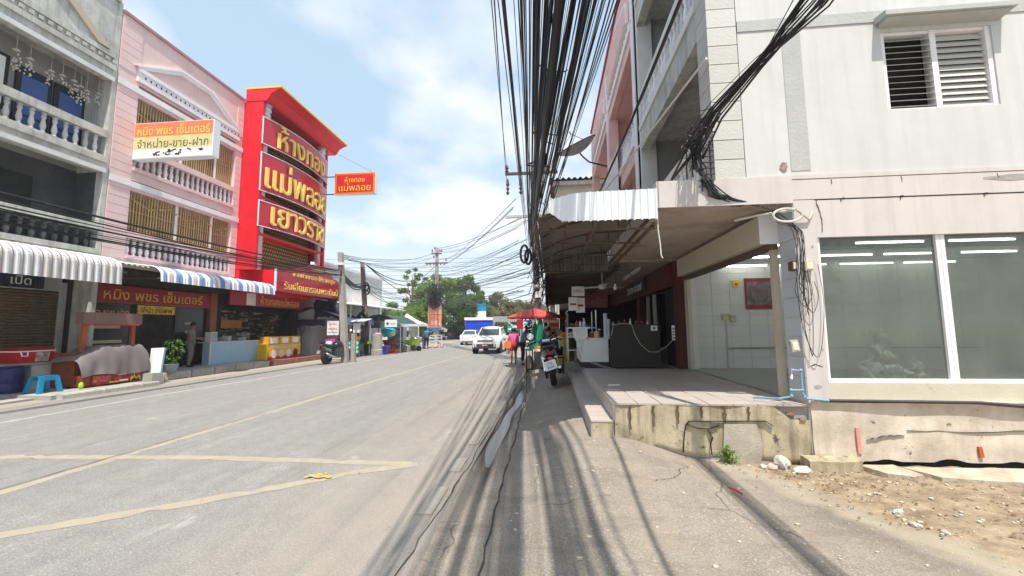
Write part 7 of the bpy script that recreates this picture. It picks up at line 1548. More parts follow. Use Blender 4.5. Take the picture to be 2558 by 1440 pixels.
# bundle over the far pavement
random.seed(51)
for k in range(16):
    x = -10.75 + random.gauss(0, .14); z = 4.35 + random.gauss(0, .20); r = random.choice((.006, .008, .010, .014)) if k > 3 else (.028, .022, .02, .018)[k]
    cable(sagline((x - .2, -14, z + .9), (-10.52 + random.gauss(0, .05), 19.3, 4.40 + random.gauss(0, .12)), .62 + random.uniform(-.1, .25)), r, 'black cable in the sagging bundle along the far shophouses', 'cables along the far shophouses')
for k in range(10):
    cable(sagline((-10.5, 19.4, 4.45 + random.gauss(0, .12)), (-12.1 + random.gauss(0, .05), 25.4, 4.55 + random.gauss(0, .15)), .2 + random.random() * .2, 10), random.choice((.01, .02, .035, .05)), 'black cable strung between the two leaning poles', 'cables between the leaning poles')
for k in range(14):
    cable(sagline((-12.1, 25.5, random.choice((4.2, 4.6, 5.0, 5.9))), (-12.9 + random.uniform(-.3, .3), 44.8, random.uniform(4.8, 9.0)), random.uniform(.4, 1.6), 10), random.choice((.01, .014, .02, .03)), 'dark cable from the leaning wooden pole to the far junction pole', 'cables to the far junction pole')
for k in range(8):
    cable(sagline((-10.62, 19.5, 5.45 - .1 * (k % 3)), (-12.9 + random.uniform(-1.1, 1.1), 44.8, 9.0 + (k % 4) * .55), .7, 10), .01, 'thin wire from the top of the slim concrete pole to the far crossarms', 'thin wires to the far crossarms')
for k in range(34):
    zl = random.uniform(4.6, 11.0); cable(sagline((-12.9 + random.uniform(-1, 1) * (zl > 8), 44.8, zl), (-1.0 + random.uniform(-.6, .4), 19.2 + random.uniform(0, .4), 3.4 + (zl - 4.6) * .62 + random.uniform(-.2, .2)), random.uniform(.15, .7), 10), random.choice((.008, .01, .014, .02)), 'cable crossing the street between the far junction pole and the near pole', 'cables crossing the street')
for k in range(12):
    cable(sagline((-45, 47 + k * .2, 5.2 + .55 * k), (22, 47 + k * .2, 5.0 + .55 * k), .8), .016, 'distant wire along the cross street', 'wires along the cross street')
for zb, xa in ((8.9, -11.9), (9.0, -11.8), (9.4, -11.75)): cable(sagline((xa, 44.7, zb), (-1.7 + .3 * (zb - 9), 19.1, 7.4 + (zb - 8.9)), .3, 10), .016, 'long slanting line from the far crossarm to the near crossarm', 'slanting lines between the crossarms')
for k, (y, x, z) in enumerate(((5.2, .14, 5.72), (7.4, .02, 5.62), (9.2, -.08, 5.58), (11.6, -.25, 5.55), (14.0, -.45, 5.5))):
    t = thing('splice_box', ('black splice box nearest overhead on the trunk cable', 'second splice box along the trunk cable', 'third splice box along the trunk cable', 'fourth splice box along the trunk cable', 'splice box on the trunk cable closest to the pole')[k], 'splice box', (x, y, z), 'splice boxes on the trunk cable')
    B().cyl((x, y - .22, z), (x, y + .22, z), .06, n=8).build('case', m_black, t)
    for q in (-.24, .24): B().cyl((x, y + q - .02, z), (x, y + q + .02, z), .035, n=8).build('cap', m_cablegrey, t)
# ---------------------------------------------------------------- vehicles (built facing -Y: front at y=0)
def rrect(y, hw, z0, z1, r=.12, hwt=None):
    ht = hw if hwt is None else hwt; out = []
    for cx, cz, a0, h in ((hw - r, z0 + r, -90, hw), (ht - r, z1 - r, 0, ht)):
        for k in range(4): a = rad(a0 + k * 30); out.append((cx + r * math.cos(a), y, cz + r * math.sin(a)))
    return out + [(-x, yy, z) for x, yy, z in reversed(out)]
def wheel(t, x, y, r, w, name='wheel'):
    wh = B().lathe([(r * .62, -w / 2), (r * .93, -w / 2), (r, -w * .35), (r, w * .35), (r * .93, w / 2), (r * .62, w / 2)], (x, y, r), 20, 'x').build(name, m_black, t, local=True)
    s = 1 if x > 0 else -1
    b = B().lathe([(r * .62, 0), (r * .62, w * .25), (r * .2, w * .32), (.001, w * .32)] if s > 0 else [(r * .62, 0), (r * .62, -w * .25), (r * .2, -w * .32), (.001, -w * .32)], (x + s * w * .12, y, r), 16, 'x')
    b.build('rim', m_galv, wh, local=True)
    b = B()
    for k in range(5):
        a = k * 1.2566; b.cbox((x + s * w * .5, y + r * .36 * math.cos(a), r + r * .36 * math.sin(a)), (.02, r * .5, r * .13), rx_=a)
    b.build('spokes', m_chrome, wh, local=True)
def cabin(t, mt, y0, y1, y2, y3, zb, zt, hb, ht, glass=True):
    """y0 cowl, y1 windscreen top, y2 roof rear, y3 rear window foot"""
    c = [(-hb, y0, zb), (hb, y0, zb), (hb, y3, zb), (-hb, y3, zb), (-ht, y1, zt), (ht, y1, zt), (ht, y2, zt), (-ht, y2, zt)]
    b = B().hexa(c)
    rf = lambda u, v: (lerp(-ht, ht, u), lerp(y1, y2, v), zt + .06 * math.sin(math.pi * u) ** .6 * math.sin(math.pi * min(1, max(0, v))) ** .5)
    b.grid(rf, 8, 6); b.build('cabin', mt, t, local=True)
    def pane(a, bq, d, e, name, u0=.06, u1=.94, v0=.08, v1=.92, off=.006):
        A, Bv, D, E_ = (Vector(c[i]) for i in (a, bq, d, e)); n = (Bv - A).cross(D - A).normalized()
        def P(u, v): return A.lerp(Bv, u).lerp(E_.lerp(D, u), v) + n * off
        pb_ = B(); pb_.add([P(u0, v0), P(u1, v0), P(u1, v1), P(u0, v1)] + [P(u0, v0) - n * .012, P(u1, v0) - n * .012, P(u1, v1) - n * .012, P(u0, v1) - n * .012], [(0, 1, 2, 3), (0, 4, 5, 1), (1, 5, 6, 2), (2, 6, 7, 3), (3, 7, 4, 0)])
        return pb_.build(name, m_carglass, t, local=True)
    pane(0, 1, 5, 4, 'windscreen'); pane(2, 3, 7, 6, 'rear_window', .1, .9)
    for (u0, u1) in ((.10, .47), (.52, .92)): pane(1, 2, 6, 5, 'side_window', u0, u1, .1, .9)
    for (u0, u1) in ((.08, .48), (.53, .90)): pane(3, 0, 4, 7, 'side_window', u0, u1, .1, .9)
def mirror(t, x, y, z, mt):
    s = 1 if x > 0 else -1
    B().ball((x + s * .10, y, z), (.11, .06, .085), 8, 6).build('mirror', mt, t, local=True, smooth=True)
# white pickup coming towards the camera
pk = thing('pickup_truck', 'white pickup truck driving towards the camera with a red licence plate', 'pickup truck', (-4.25, 26.0, 0), rz=rad(-3))
body = B(); hw = .90
body.loft([rrect(*s) for s in ((0.02, .66, .42, .80, .10), (.06, .80, .36, .98, .12), (.25, .89, .34, 1.02, .14), (.8, .91, .36, 1.07, .14), (1.35, .91, .38, 1.12, .13), (2.2, .90, .38, 1.10, .10), (3.6, .90, .40, 1.10, .08), (5.1, .89, .42, 1.10, .06), (5.2, .86, .45, 1.06, .06))])
body.build('body', m_carwhite, pk, local=True, smooth=True)
cabin(pk, m_carwhite, 1.25, 1.95, 3.0, 3.45, 1.10, 1.72, .84, .66)
for x in (-.78, .78):
    for y in (.85, 4.0): wheel(pk, x, y, .37, .25)
    b = B(); b.lathe([(.46, -.02), (.40, .02)], (x + (.125 if x > 0 else -.125), .85, .40), 18, 'x'); b.lathe([(.46, -.02), (.40, .02)], (x + (.125 if x > 0 else -.125), 4.0, .40), 18, 'x'); b.build('wheel_arch', m_black, pk, local=True)
    s = 1 if x > 0 else -1
    B().hexa([(s * .36, .045, .80), (s * .80, .13, .80), (s * .86, .30, .84), (s * .40, .10, .84), (s * .38, .05, .90), (s * .80, .12, .96), (s * .87, .30, .97), (s * .42, .10, .93)]).build('headlight', m_lamp, pk, local=True)
    B().hexa([(s * .62, .0, .42), (s * .80, .08, .42), (s * .80, .16, .42), (s * .62, .08, .42), (s * .66, .0, .62), (s * .78, .07, .62), (s * .78, .15, .62), (s * .66, .08, .62)]).build('fog_lamp', m_ink, pk, local=True)
    mirror(pk, s * .88, 1.45, 1.16, m_carwhite)
    B().hexa([(s * .10, .0, .76), (s * .46, .04, .80), (s * .46, .08, .80), (s * .10, .03, .76), (s * .10, .0, .80), (s * .46, .04, .85), (s * .46, .08, .85), (s * .10, .03, .80)]).build('grille_wing', m_chrome, pk, local=True)
    B().box(s * .905 - .01, s * .905 + .01, 2.0, 2.18, .96, .99).build('door_handle', m_chrome, pk, local=True)
B().box(-.50, .50, .004, .06, .78, .90).build('grille', m_ink, pk, local=True)
for k in range(3): B().box(-.46, .46, -.004, .02, .80 + k * .035, .812 + k * .035).build('grille_bar', m_chrome, pk, local=True)
B().box(-.56, .56, .0, .06, .46, .64).build('air_intake', m_ink, pk, local=True)
lpp = B().box(-.20, .20, -.012, .0, .50, .62).build('licence_plate', M('plate_red', (.60, .06, .07), .4, var=.1), pk, local=True)
B().box(-.16, .16, -.016, -.012, .535, .585).build('plate_marks', m_paper, lpp, local=True)
B().hexa([(-.55, 1.80, 1.60), (.55, 1.80, 1.60), (.55, 1.81, 1.60), (-.55, 1.81, 1.60), (-.52, 1.90, 1.68), (.52, 1.90, 1.68), (.52, 1.91, 1.68), (-.52, 1.91, 1.68)]).build('windscreen_strip', m_paper, pk, local=True)
B().box(-.70, .70, -.02, .10, .34, .44).build('bumper_lip', m_ink, pk, local=True)
for s in (-1, 1):
    b = B()
    for k in range(3): b.box(s * .906 - .004, s * .906 + .004, 1.9 + k * .32, 2.15 + k * .32, .80, .90)
    b.build('door_lettering', m_inkblue, pk, local=True)['kind'] = 'stuff'
# white saloon seen from behind (rear at y=0, so the same builder turned round)
def saloon(label, loc, rz, mt, plate):
    t = thing('saloon_car', label, 'car', loc, rz=rz)
    B().loft([rrect(*s) for s in ((0, .70, .42, .92, .10), (.06, .82, .30, 1.0, .12), (.5, .86, .24, 1.02, .12), (1.3, .87, .22, .98, .12), (3.2, .87, .22, .92, .12), (4.2, .82, .25, .80, .12), (4.35, .6, .34, .66, .1))]).build('body', mt, t, local=True, smooth=True)
    cabin(t, mt, .55, 1.25, 2.6, 3.35, .96, 1.44, .76, .56)
    for x in (-.74, .74):
        for y in (.85, 3.5): wheel(t, x, y, .31, .2)
        s = 1 if x > 0 else -1
        B().hexa([(s * .46, -.02, .70), (s * .80, .03, .70), (s * .84, .22, .72), (s * .5, .06, .72), (s * .50, .0, .88), (s * .80, .05, .90), (s * .84, .22, .90), (s * .5, .06, .9)]).build('tail_lamp', m_redlens, t, local=True)
        mirror(t, s * .84, 2.95, 1.02, mt)
    B().box(-.22, .22, -.02, .0, .66, .78).build('licence_plate', m_paper, t, local=True)
    B().box(-.6, .6, -.015, .03, .30, .38).build('bumper_shade', m_ink, t, local=True)
    return t
saloon('white saloon car seen from behind next to the oncoming white pickup', (-8.15, 39.5, 0), rad(2), m_carwhite, 1)
saloon('far white saloon half hidden between the black pickup and the nearer white saloon', (-10.6, 57.0, 0), rad(0), m_carwhite, 1)
bk = thing('pickup_truck', 'black pickup truck parked on the dusty ground across the junction', 'pickup truck', (-15.4, 57.5, 0.03), rz=rad(-24))
B().loft([rrect(*s) for s in ((0, .82, .5, 1.05, .08), (.06, .9, .42, 1.12, .08), (1.7, .92, .38, 1.12, .1), (3.6, .92, .38, 1.12, .12), (4.8, .9, .4, 1.02, .14), (5.15, .7, .48, .85, .1))]).build('body', m_carblack, bk, local=True, smooth=True)
cabin(bk, m_carblack, 1.75, 2.0, 3.0, 3.75, 1.1, 1.75, .84, .66)
for x in (-.8, .8):
    for y in (1.0, 4.2): wheel(bk, x, y, .38, .26)
    B().box(x * 1.03 - .09, x * 1.03 + .05 * (1 if x > 0 else -1), -.02, .08, .72, 1.02).build('tail_lamp', m_redlens, bk, local=True)
    mirror(bk, 1.12 * x, 3.4, 1.2, m_carblack)
B().box(-.24, .24, -.02, .0, .6, .72).build('licence_plate', m_paper, bk, local=True); B().box(-.7, .7, -.03, .05, .42, .5).build('bumper', m_chrome, bk, local=True)
cvc = thing('covered_car', 'grey cloth covered car behind the black pickup', 'car', (-17, 61, 0.03)); b = B(); b.grid(lambda u, v: ((lambda th, ph: (-15.9 + 2.3 * math.sin(ph) * math.cos(th), 61.5 + 1.0 * math.sin(ph) * math.sin(th), 1.9 * max(0, math.cos(ph)) ** .55 + .03))(u * 2 * math.pi, v * math.pi / 2 + .001)), 24, 8); b.build('cover', M('car_cover', (.30, .32, .33), .6, var=.1), cvc, smooth=True)

# black scooter standing on the near pavement, seen from behind (rear wheel at y=0)
sc = thing('scooter', 'black scooter seen from behind with a tilted white licence plate on the near pavement', 'scooter', (0.07, 9.95, 0.215), rz=rad(2))
sc.rotation_euler = (0, rad(-9), rad(2)); sc.scale = (1.12, 1.05, 1.05)
m_plblack = M('scooter_black', (.012, .012, .014), .25, var=.1, coat=.5); m_plmatt = M('scooter_matt', (.018, .018, .02), .7, var=.15)
def L(b, name, mt, par=None, smooth=False): return b.build(name, mt, par or sc, local=True, smooth=smooth)
for y, w in ((0.28, .13), (1.55, .10)):
    wh = L(B().lathe([(.17, -w / 2), (.25, -w / 2), (.285, -w * .2), (.285, w * .2), (.25, w / 2), (.17, w / 2)], (0, y, .285), 24, 'x'), 'wheel', m_black, smooth=False)
    L(B().lathe([(.17, -.03), (.15, -.02), (.15, .02), (.17, .03)], (0, y, .285), 18, 'x').cyl((-.06, y, .285), (.06, y, .285), .04), 'rim', m_galv, wh)
    b = B()
    for k in range(5): a = k * 1.2566; b.cbox((0, y + .09 * math.cos(a), .285 + .09 * math.sin(a)), (.035, .15, .03), rx_=a)
    L(b, 'spokes', m_plmatt, wh)
L(B().loft([[(x * w, y, zc + z * h) for x, z in ((-.6, -1), (.6, -1), (1, -.2), (.85, .6), (.4, 1), (-.4, 1), (-.85, .6), (-1, -.2))] for y, w, h, zc in ((-.20, .05, .04, .84), (-.10, .11, .09, .81), (.10, .17, .13, .76), (.45, .185, .16, .70), (.75, .17, .17, .62), (.9, .13, .14, .55))]), 'tail_body', m_plblack, smooth=True)
L(B().loft([[(x * w, y, zc + z * h) for x, z in ((-1, -.6), (1, -.6), (.9, .6), (.5, 1), (-.5, 1), (-.9, .6))] for y, w, h, zc in ((-.14, .05, .03, .90), (0, .12, .05, .905), (.25, .14, .06, .885), (.48, .14, .055, .83), (.65, .13, .05, .81), (.88, .10, .05, .84))]), 'seat', m_plmatt, smooth=True)
L(B().tube([(-.10, .18, .90), (-.11, -.05, .93), (-.08, -.20, .94), (.08, -.20, .94), (.11, -.05, .93), (.10, .18, .90)], .014, 6), 'grab_rail', m_plmatt)
L(B().loft([[(x * w, y, z) for x, z in ((-1, z0), (1, z0), (.8, z1), (-.8, z1))] for y, w, z0, z1 in ((-.16, .10, .74, .86), (-.215, .085, .77, .85))]), 'tail_lamp', M('dark_red_lens', (.16, .006, .008), .2, coat=.5))
L(B().hexa([(-.045, -.24, .66), (.045, -.24, .66), (.045, -.2, .66), (-.045, -.2, .66), (-.05, -.235, .72), (.05, -.235, .72), (.05, -.2, .72), (-.05, -.2, .72)]), 'reflector', m_redlens)
for s in (-1, 1): L(B().ball((s * .13, -.17, .70), (.035, .03, .025), 8, 5), 'indicator', m_lamp); L(B().tube([(s * .04, -.15, .70), (s * .12, -.165, .70)], .01, 5), 'indicator_stem', m_plmatt)
plt = B().cbox((-.02, -.285, .545), (.26, .012, .21), rx_=rad(-18), ry=rad(-10)); plo = L(plt, 'licence_plate', m_paper)
pR = (Matrix.Rotation(rad(-10), 3, 'Y') @ Matrix.Rotation(rad(-18), 3, 'X')); pr_v, pu_v = pR @ Vector((1, 0, 0)), pR @ Vector((0, 0, 1)); pn = pR @ Vector((0, -1, 0)); pc = Vector((-.02, -.285, .545)) + pn * .0065
for txt, dz, hh, ww in (('1กข', .048, .045, .11), ('สมุทรปราการ', .0, .022, .15), ('2546', -.048, .05, .15)):
    b = B(); text(b, txt, pc + pu_v * dz, pr_v, pu_v, width=ww, height=hh, depth=.003); L(b, 'plate_lettering', m_ink, plo)
L(B().hexa([(-.10, -.26, .36), (.10, -.26, .36), (.10, -.24, .36), (-.10, -.24, .36), (-.06, -.16, .72), (.06, -.16, .72), (.06, -.13, .72), (-.06, -.13, .72)]), 'rear_mudguard', m_plmatt)
L(B().tube([(.17, .75, .30), (.18, .4, .30), (.185, .25, .36), (.18, .0, .42), (.175, -.14, .46)], [.03, .05, .07, .07, .055], 10), 'exhaust', m_plmatt, smooth=True); L(B().cyl((.175, -.14, .46), (.174, -.16, .467), .045, .03, 10), 'exhaust_tip', m_chrome)
L(B().box(.10, .13, .05, .45, .34, .44), 'heat_shield', m_galv); L(B().box(-.16, -.09, .15, .75, .22, .42), 'engine_case', m_plmatt); L(B().tube([(-.14, .02, .40), (-.15, .12, .72)], .028, 8), 'shock_absorber', m_chrome); L(B().tube([(.13, .02, .40), (.14, .12, .72)], .028, 8), 'shock_absorber', m_chrome)
L(B().box(-.16, .16, .78, 1.20, .30, .36), 'footboard', m_plmatt)
L(B().loft([[(x * w, y + .0, z) for x in (-1, -.5, .5, 1)] + [(x * w, y + .12, z) for x in (1, .5, -.5, -1)] for y, w, z in ((1.10, .17, .34), (1.16, .19, .55), (1.20, .20, .72), (1.22, .15, .92), (1.20, .12, .99))]), 'leg_shield', m_plblack)
L(B().tube([(0, 1.55, .285), (0, 1.42, .62), (0, 1.26, 1.0)], .03, 8), 'fork', m_plmatt); L(B().loft([[(x * w, y, z) for x, z in ((-1, z0), (1, z0), (.7, z1), (-.7, z1))] for y, w, z0, z1 in ((1.38, .08, .5, .66), (1.55, .08, .52, .62), (1.75, .06, .46, .54), (1.84, .05, .36, .42))]), 'front_mudguard', m_plblack)
hb_ = L(B().tube([(-.36, 1.05, 1.03), (-.22, 1.14, 1.06), (0, 1.24, 1.02), (.22, 1.14, 1.06), (.36, 1.05, 1.03)], .016, 7), 'handlebar', m_chrome)
for s in (-1, 1): L(B().tube([(s * .25, 1.12, 1.055), (s * .38, 1.035, 1.025)], .022, 8), 'grip', m_black, hb_); L(B().tube([(s * .28, 1.12, 1.08), (s * .40, 1.03, 1.05)], .008, 5), 'brake_lever', m_galv, hb_); L(B().tube([(s * .2, 1.16, 1.07), (s * .27, 1.19, 1.17), (s * .33, 1.2, 1.24)], .008, 5), 'mirror_stem', m_black)
L(B().lathe([(.001, -.012), (.075, -.012), (.085, 0), (.06, .02), (.001, .025)], (-.36, 1.2, 1.21), 14, 'y'), 'mirror', m_lamp); L(B().lathe([(.001, -.012), (.075, -.012), (.085, 0), (.06, .02), (.001, .025)], (.34, 1.2, 1.21), 14, 'y'), 'mirror', m_plblack)
L(B().loft([[(x * w, y, z) for x, z in ((-1, z0), (1, z0), (.8, z1), (-.8, z1))] for y, w, z0, z1 in ((1.12, .14, .98, 1.03), (1.22, .18, .98, 1.10), (1.34, .14, .94, 1.08), (1.40, .06, .9, 1.0))]), 'handlebar_cowl', m_plblack); L(B().cbox((0, 1.13, 1.055), (.18, .09, .012), rx_=rad(35)), 'dial', m_lamp)
L(B().tube([(-.12, .55, .30), (-.22, .62, .05)], .012, 5), 'side_stand', m_galv); L(B().cbox((-.18, .60, .42), (.10, .06, .03)), 'foot_peg', m_black); L(B().cbox((.19, .60, .42), (.10, .06, .03)), 'foot_peg', m_black)
# dark sports motorcycle on the far side, seen from its rear quarter
mc = thing('motorcycle', 'dark sports motorcycle parked by the slim concrete pole across the road', 'motorcycle', (-10.75, 18.35, 0), rz=rad(-14))
def K(b, name, mt, par=None, smooth=False): return b.build(name, mt, par or mc, local=True, smooth=smooth)
for y, w in ((0.30, .17), (1.68, .12)):
    wh = K(B().lathe([(.20, -w / 2), (.28, -w / 2), (.32, -w * .2), (.32, w * .2), (.28, w / 2), (.20, w / 2)], (0, y, .32), 22, 'x'), 'wheel', m_black); K(B().lathe([(.20, -.03), (.18, -.02), (.18, .02), (.20, .03)], (0, y, .32), 16, 'x'), 'rim', m_galv, wh)
    b = B()
    for k in range(5): a = k * 1.2566; b.cbox((0, y + .1 * math.cos(a), .32 + .1 * math.sin(a)), (.03, .17, .03), rx_=a)
    K(b, 'spokes', m_plmatt, wh)
K(B().loft([[(x * w, y, zc + z * h) for x, z in ((-.7, -1), (.7, -1), (1, 0), (.6, 1), (-.6, 1), (-1, 0))] for y, w, h, zc in ((-.12, .05, .03, .93), (.1, .10, .06, .90), (.4, .13, .08, .82), (.62, .13, .09, .76))]), 'tail_body', m_plblack, smooth=True)
K(B().loft([[(x * w, y, zc + z * h) for x, z in ((-1, -.5), (1, -.5), (.7, 1), (-.7, 1))] for y, w, h, zc in ((.0, .09, .04, .96), (.3, .12, .04, .89), (.55, .11, .04, .83), (.72, .08, .04, .86))]), 'seat', m_plmatt)
K(B().loft([[(x * w, y, zc + z * h) for x, z in ((-.8, -1), (.8, -1), (1, 0), (.6, 1), (-.6, 1), (-1, 0))] for y, w, h, zc in ((.70, .10, .07, .85), (.85, .17, .13, .90), (1.1, .18, .14, .92), (1.28, .12, .10, .90))]), 'tank', m_plblack, smooth=True)
K(B().loft([[(x * w, y, z) for x, z in ((-1, z0), (1, z0), (.8, z1), (-.8, z1))] for y, w, z0, z1 in ((.75, .16, .36, .74), (1.1, .20, .30, .80), (1.4, .19, .36, .90))]), 'fairing', M('fairing_grey', (.05, .05, .055), .35, coat=.3), smooth=False)
K(B().loft([[(x * w, y, z) for x, z in ((-1, z0), (1, z0), (.7, z1), (-.7, z1))] for y, w, z0, z1 in ((1.35, .18, .72, 1.06), (1.55, .13, .76, 1.0), (1.68, .05, .80, .9))]), 'front_cowl', m_plblack)
K(B().tube([(-.10, .6, .36), (-.11, .3, .32)], .035, 6), 'swingarm', m_galv); K(B().tube([(.10, .6, .36), (.11, .3, .32)], .035, 6), 'swingarm', m_galv); K(B().tube([(.16, .9, .30), (.17, .5, .36), (.18, .1, .52)], [.03, .06, .055], 10), 'exhaust', m_steel, smooth=True)
for s in (-1, 1): K(B().tube([(s * .09, 1.68, .32), (s * .09, 1.42, .95)], .025, 6), 'fork', m_galv); K(B().tube([(s * .1, 1.38, 1.0), (s * .32, 1.22, 1.02)], .018, 6), 'handlebar', m_black); K(B().tube([(s * .2, 1.5, 1.0), (s * .34, 1.45, 1.14)], .008, 4), 'mirror_stem', m_black); K(B().ball((s * .37, 1.45, 1.16), (.07, .02, .04), 8, 5), 'mirror', m_black)
K(B().box(-.05, .05, -.16, -.11, .88, .95), 'tail_lamp', m_redlens); K(B().hexa([(-.08, -.2, .5), (.08, -.2, .5), (.08, -.18, .5), (-.08, -.18, .5), (-.05, -.08, .86), (.05, -.08, .86), (.05, -.05, .86), (-.05, -.05, .86)]), 'rear_mudguard', m_plmatt); K(B().cbox((0, -.215, .6), (.2, .01, .16), rx_=-.3), 'licence_plate', m_galv)
K(B().hexa([(-.15, -.05, .62), (-.1, -.05, .62), (-.1, .35, .58), (-.15, .35, .58), (-.16, -.05, .74), (-.1, -.05, .74), (-.1, .35, .70), (-.16, .35, .70)]), 'side_panel', M('pinkish_red', (.55, .12, .14), .4)); K(B().ball((.0, .42, 1.0), (.17, .14, .10), 8, 5), 'seat_cloth', m_paper); K(B().tube([(-.12, .8, .3), (-.24, .85, .0)], .012, 5), 'side_stand', m_galv)
# ---------------------------------------------------------------- people: one skinned body each, clothes and hair as children
def skin(name, nodes, edges, mt, parent, root=0, sub=2, extra=None):
    me = bpy.data.meshes.new(name); me.from_pydata([n[0] for n in nodes], edges, [])
    o = bpy.data.objects.new(name, me); COL.objects.link(o)
    mo = o.modifiers.new('s', 'SKIN'); mo.use_smooth_shade = True
    for i, n in enumerate(nodes):
        r = n[1]; me.skin_vertices[0].data[i].radius = (r, r) if not isinstance(r, tuple) else r
        me.skin_vertices[0].data[i].use_root = (i == root)
    ss = o.modifiers.new('d', 'SUBSURF'); ss.levels = sub; ss.render_levels = sub
    dg = bpy.context.evaluated_depsgraph_get(); m2 = bpy.data.meshes.new_from_object(o.evaluated_get(dg))
    bpy.data.objects.remove(o); bpy.data.meshes.remove(me)
    if extra:
        bm = bmesh.new(); bm.from_mesh(m2); tmp = bpy.data.meshes.new('x'); tmp.from_pydata(extra.v, [], extra.f); bm.from_mesh(tmp); bmesh.ops.recalc_face_normals(bm, faces=bm.faces); bm.to_mesh(m2); bm.free(); bpy.data.meshes.remove(tmp)
    m2.materials.clear(); m2.materials.append(mt); m2.shade_smooth(); m2.name = name
    o = bpy.data.objects.new(name, m2); COL.objects.link(o); o.parent = parent; return o
def person(label, loc, rz, J, top, bottom, shoe, hair='short', sleeve=.55, legs=1.0, hscale=1.0, shirt_len=-.10, group=None, apron=None):
    """J: joints in metres, person facing +Y. keys pel chest neck head sh el ha hip kn an for _l/_r"""
    t = thing('person', label, 'person', loc, group, rz)
    V = lambda k: Vector(J[k]) * hscale
    pel, che, nek, hed = V('pel'), V('chest'), V('neck'), V('head')
    n = [(pel, .125), (pel.lerp(che, .5), (.125)), (che, .135), (nek - Vector((0, 0, .03)), .058), (nek.lerp(hed, .45), .055), (hed - Vector((0, 0, .035)), .078), (hed + Vector((0, 0, .055)), .088)]
    e = [(0, 1), (1, 2), (2, 3), (3, 4), (4, 5), (5, 6)]
    for s in 'lr':
        i = len(n); n += [(V('sh_' + s), .062), (V('el_' + s), .044), (V('ha_' + s), .030)]; e += [(2, i), (i, i + 1), (i + 1, i + 2)]
        i = len(n); n += [(V('hip_' + s), .095), (V('kn_' + s), .062), (V('kn_' + s).lerp(V('an_' + s), .35), .06), (V('an_' + s), .038), (V('an_' + s) + Vector((0, .02, -.045)), .036), (V('an_' + s) + Vector(J.get('toe_' + s, (0, .15, -.055))), .03)]; e += [(0, i), (i, i + 1), (i + 1, i + 2), (i + 2, i + 3), (i + 3, i + 4), (i + 4, i + 5)]
    ex = B()
    fwd = Vector(J.get('face', (0, 1, 0))).normalized(); side = fwd.cross(Vector((0, 0, 1))).normalized()
    c = hed + Vector((0, 0, .005)); ex.add([c + fwd * .078 + Vector((0, 0, .03)), c + fwd * .115 - Vector((0, 0, .02)), c + fwd * .08 + side * .018 - Vector((0, 0, .025)), c + fwd * .08 - side * .018 - Vector((0, 0, .025))], [(0, 1, 2), (0, 3, 1), (1, 3, 2)])
    for q in (-1, 1): ex.ball(c + side * .085 * q + Vector((0, 0, .01)), (.018, .022, .03), 6, 4)
    for s in 'lr':
        h = V('ha_' + s); d = (h - V('el_' + s)).normalized(); p = d.cross(Vector((1, 0, 0))).normalized() if abs(d.x) < .9 else d.cross(Vector((0, 0, 1))).normalized()
        ex.tube([h - d * .02, h + d * .03, h + d * .085], [.026, .034, .030], 6)
        for k, l in enumerate((.062, .075, .07, .055)):
            o_ = p * (k - 1.5) * .016; cu = p.cross(d) * .02; ex.tube([h + d * .07 + o_, h + d * (.09 + l * .5) + o_, h + d * (.085 + l) + o_ + cu], [.009, .0085, .007], 5)
        ex.tube([h + d * .02 + p * .025, h + d * .05 + p * .045, h + d * .085 + p * .042], [.011, .010, .008], 5)
    skin('body', n, e, m_skin, t, extra=ex)
    # shirt
    sn = [(pel + Vector((0, 0, shirt_len)), .150), (pel.lerp(che, .5), .148), (che, .150), (nek - Vector((0, 0, .055)), .085)]; se = [(0, 1), (1, 2), (2, 3)]
    for s in 'lr': i = len(sn); sn += [(V('sh_' + s), .078), (V('sh_' + s).lerp(V('el_' + s), sleeve), .066)]; se += [(2, i), (i, i + 1)]
    skin('shirt', sn, se, top, t)
    bn_ = [(pel + Vector((0, 0, .03)), .142)]; be = []
    for s in 'lr':
        i = len(bn_); k, a, h = V('kn_' + s), V('an_' + s), V('hip_' + s)
        if legs > .5: bn_ += [(h, .112), (k, .078), (k.lerp(a, .8), .064)]; be += [(0, i), (i, i + 1), (i + 1, i + 2)]
        else: bn_ += [(h, .115), (h.lerp(k, .75), .102)]; be += [(0, i), (i, i + 1)]
    skin('trousers' if legs > .5 else 'shorts', bn_, be, bottom, t)
    for s in 'lr':
        a = V('an_' + s); tq = Vector(J.get('toe_' + s, (0, .15, -.055)))
        skin('shoe', [(a + Vector((0, -.045, -.045)), .042), (a + tq * .5 + Vector((0, 0, -.03)), .046), (a + tq + Vector((0, .02, 0)), .040)], [(0, 1), (1, 2)], shoe, t)
    hb2 = B()
    def cap(u, v):
        th, ph = u * 2 * math.pi, v * math.pi * .60 + .001; d = fwd * math.cos(th) * math.sin(ph) + side * math.sin(th) * math.sin(ph); f = max(0, math.cos(th)); r = .108 * (1 - .10 * f * (v > .6))
        z = .118 * math.cos(ph) + .03; z = max(z, .055 if f > .55 else -.2)
        return hed + d * r + Vector((0, 0, z + .012))
    hb2.grid(cap, 18, 8)
    if hair == 'bun': hb2.ball(hed - fwd * .11 + Vector((0, 0, .07)), .05, 8, 6)
    if hair == 'long': hb2.grid(lambda u, v: hed - fwd * (.085 + .03 * v) * math.cos((u - .5) * 2.8) * 1.0 + side * .10 * math.sin((u - .5) * 2.8) + Vector((0, 0, .06 - .24 * v)), 8, 4)
    hb2.build('hair', m_hair, t, local=True, smooth=True, normals=False)
    return t
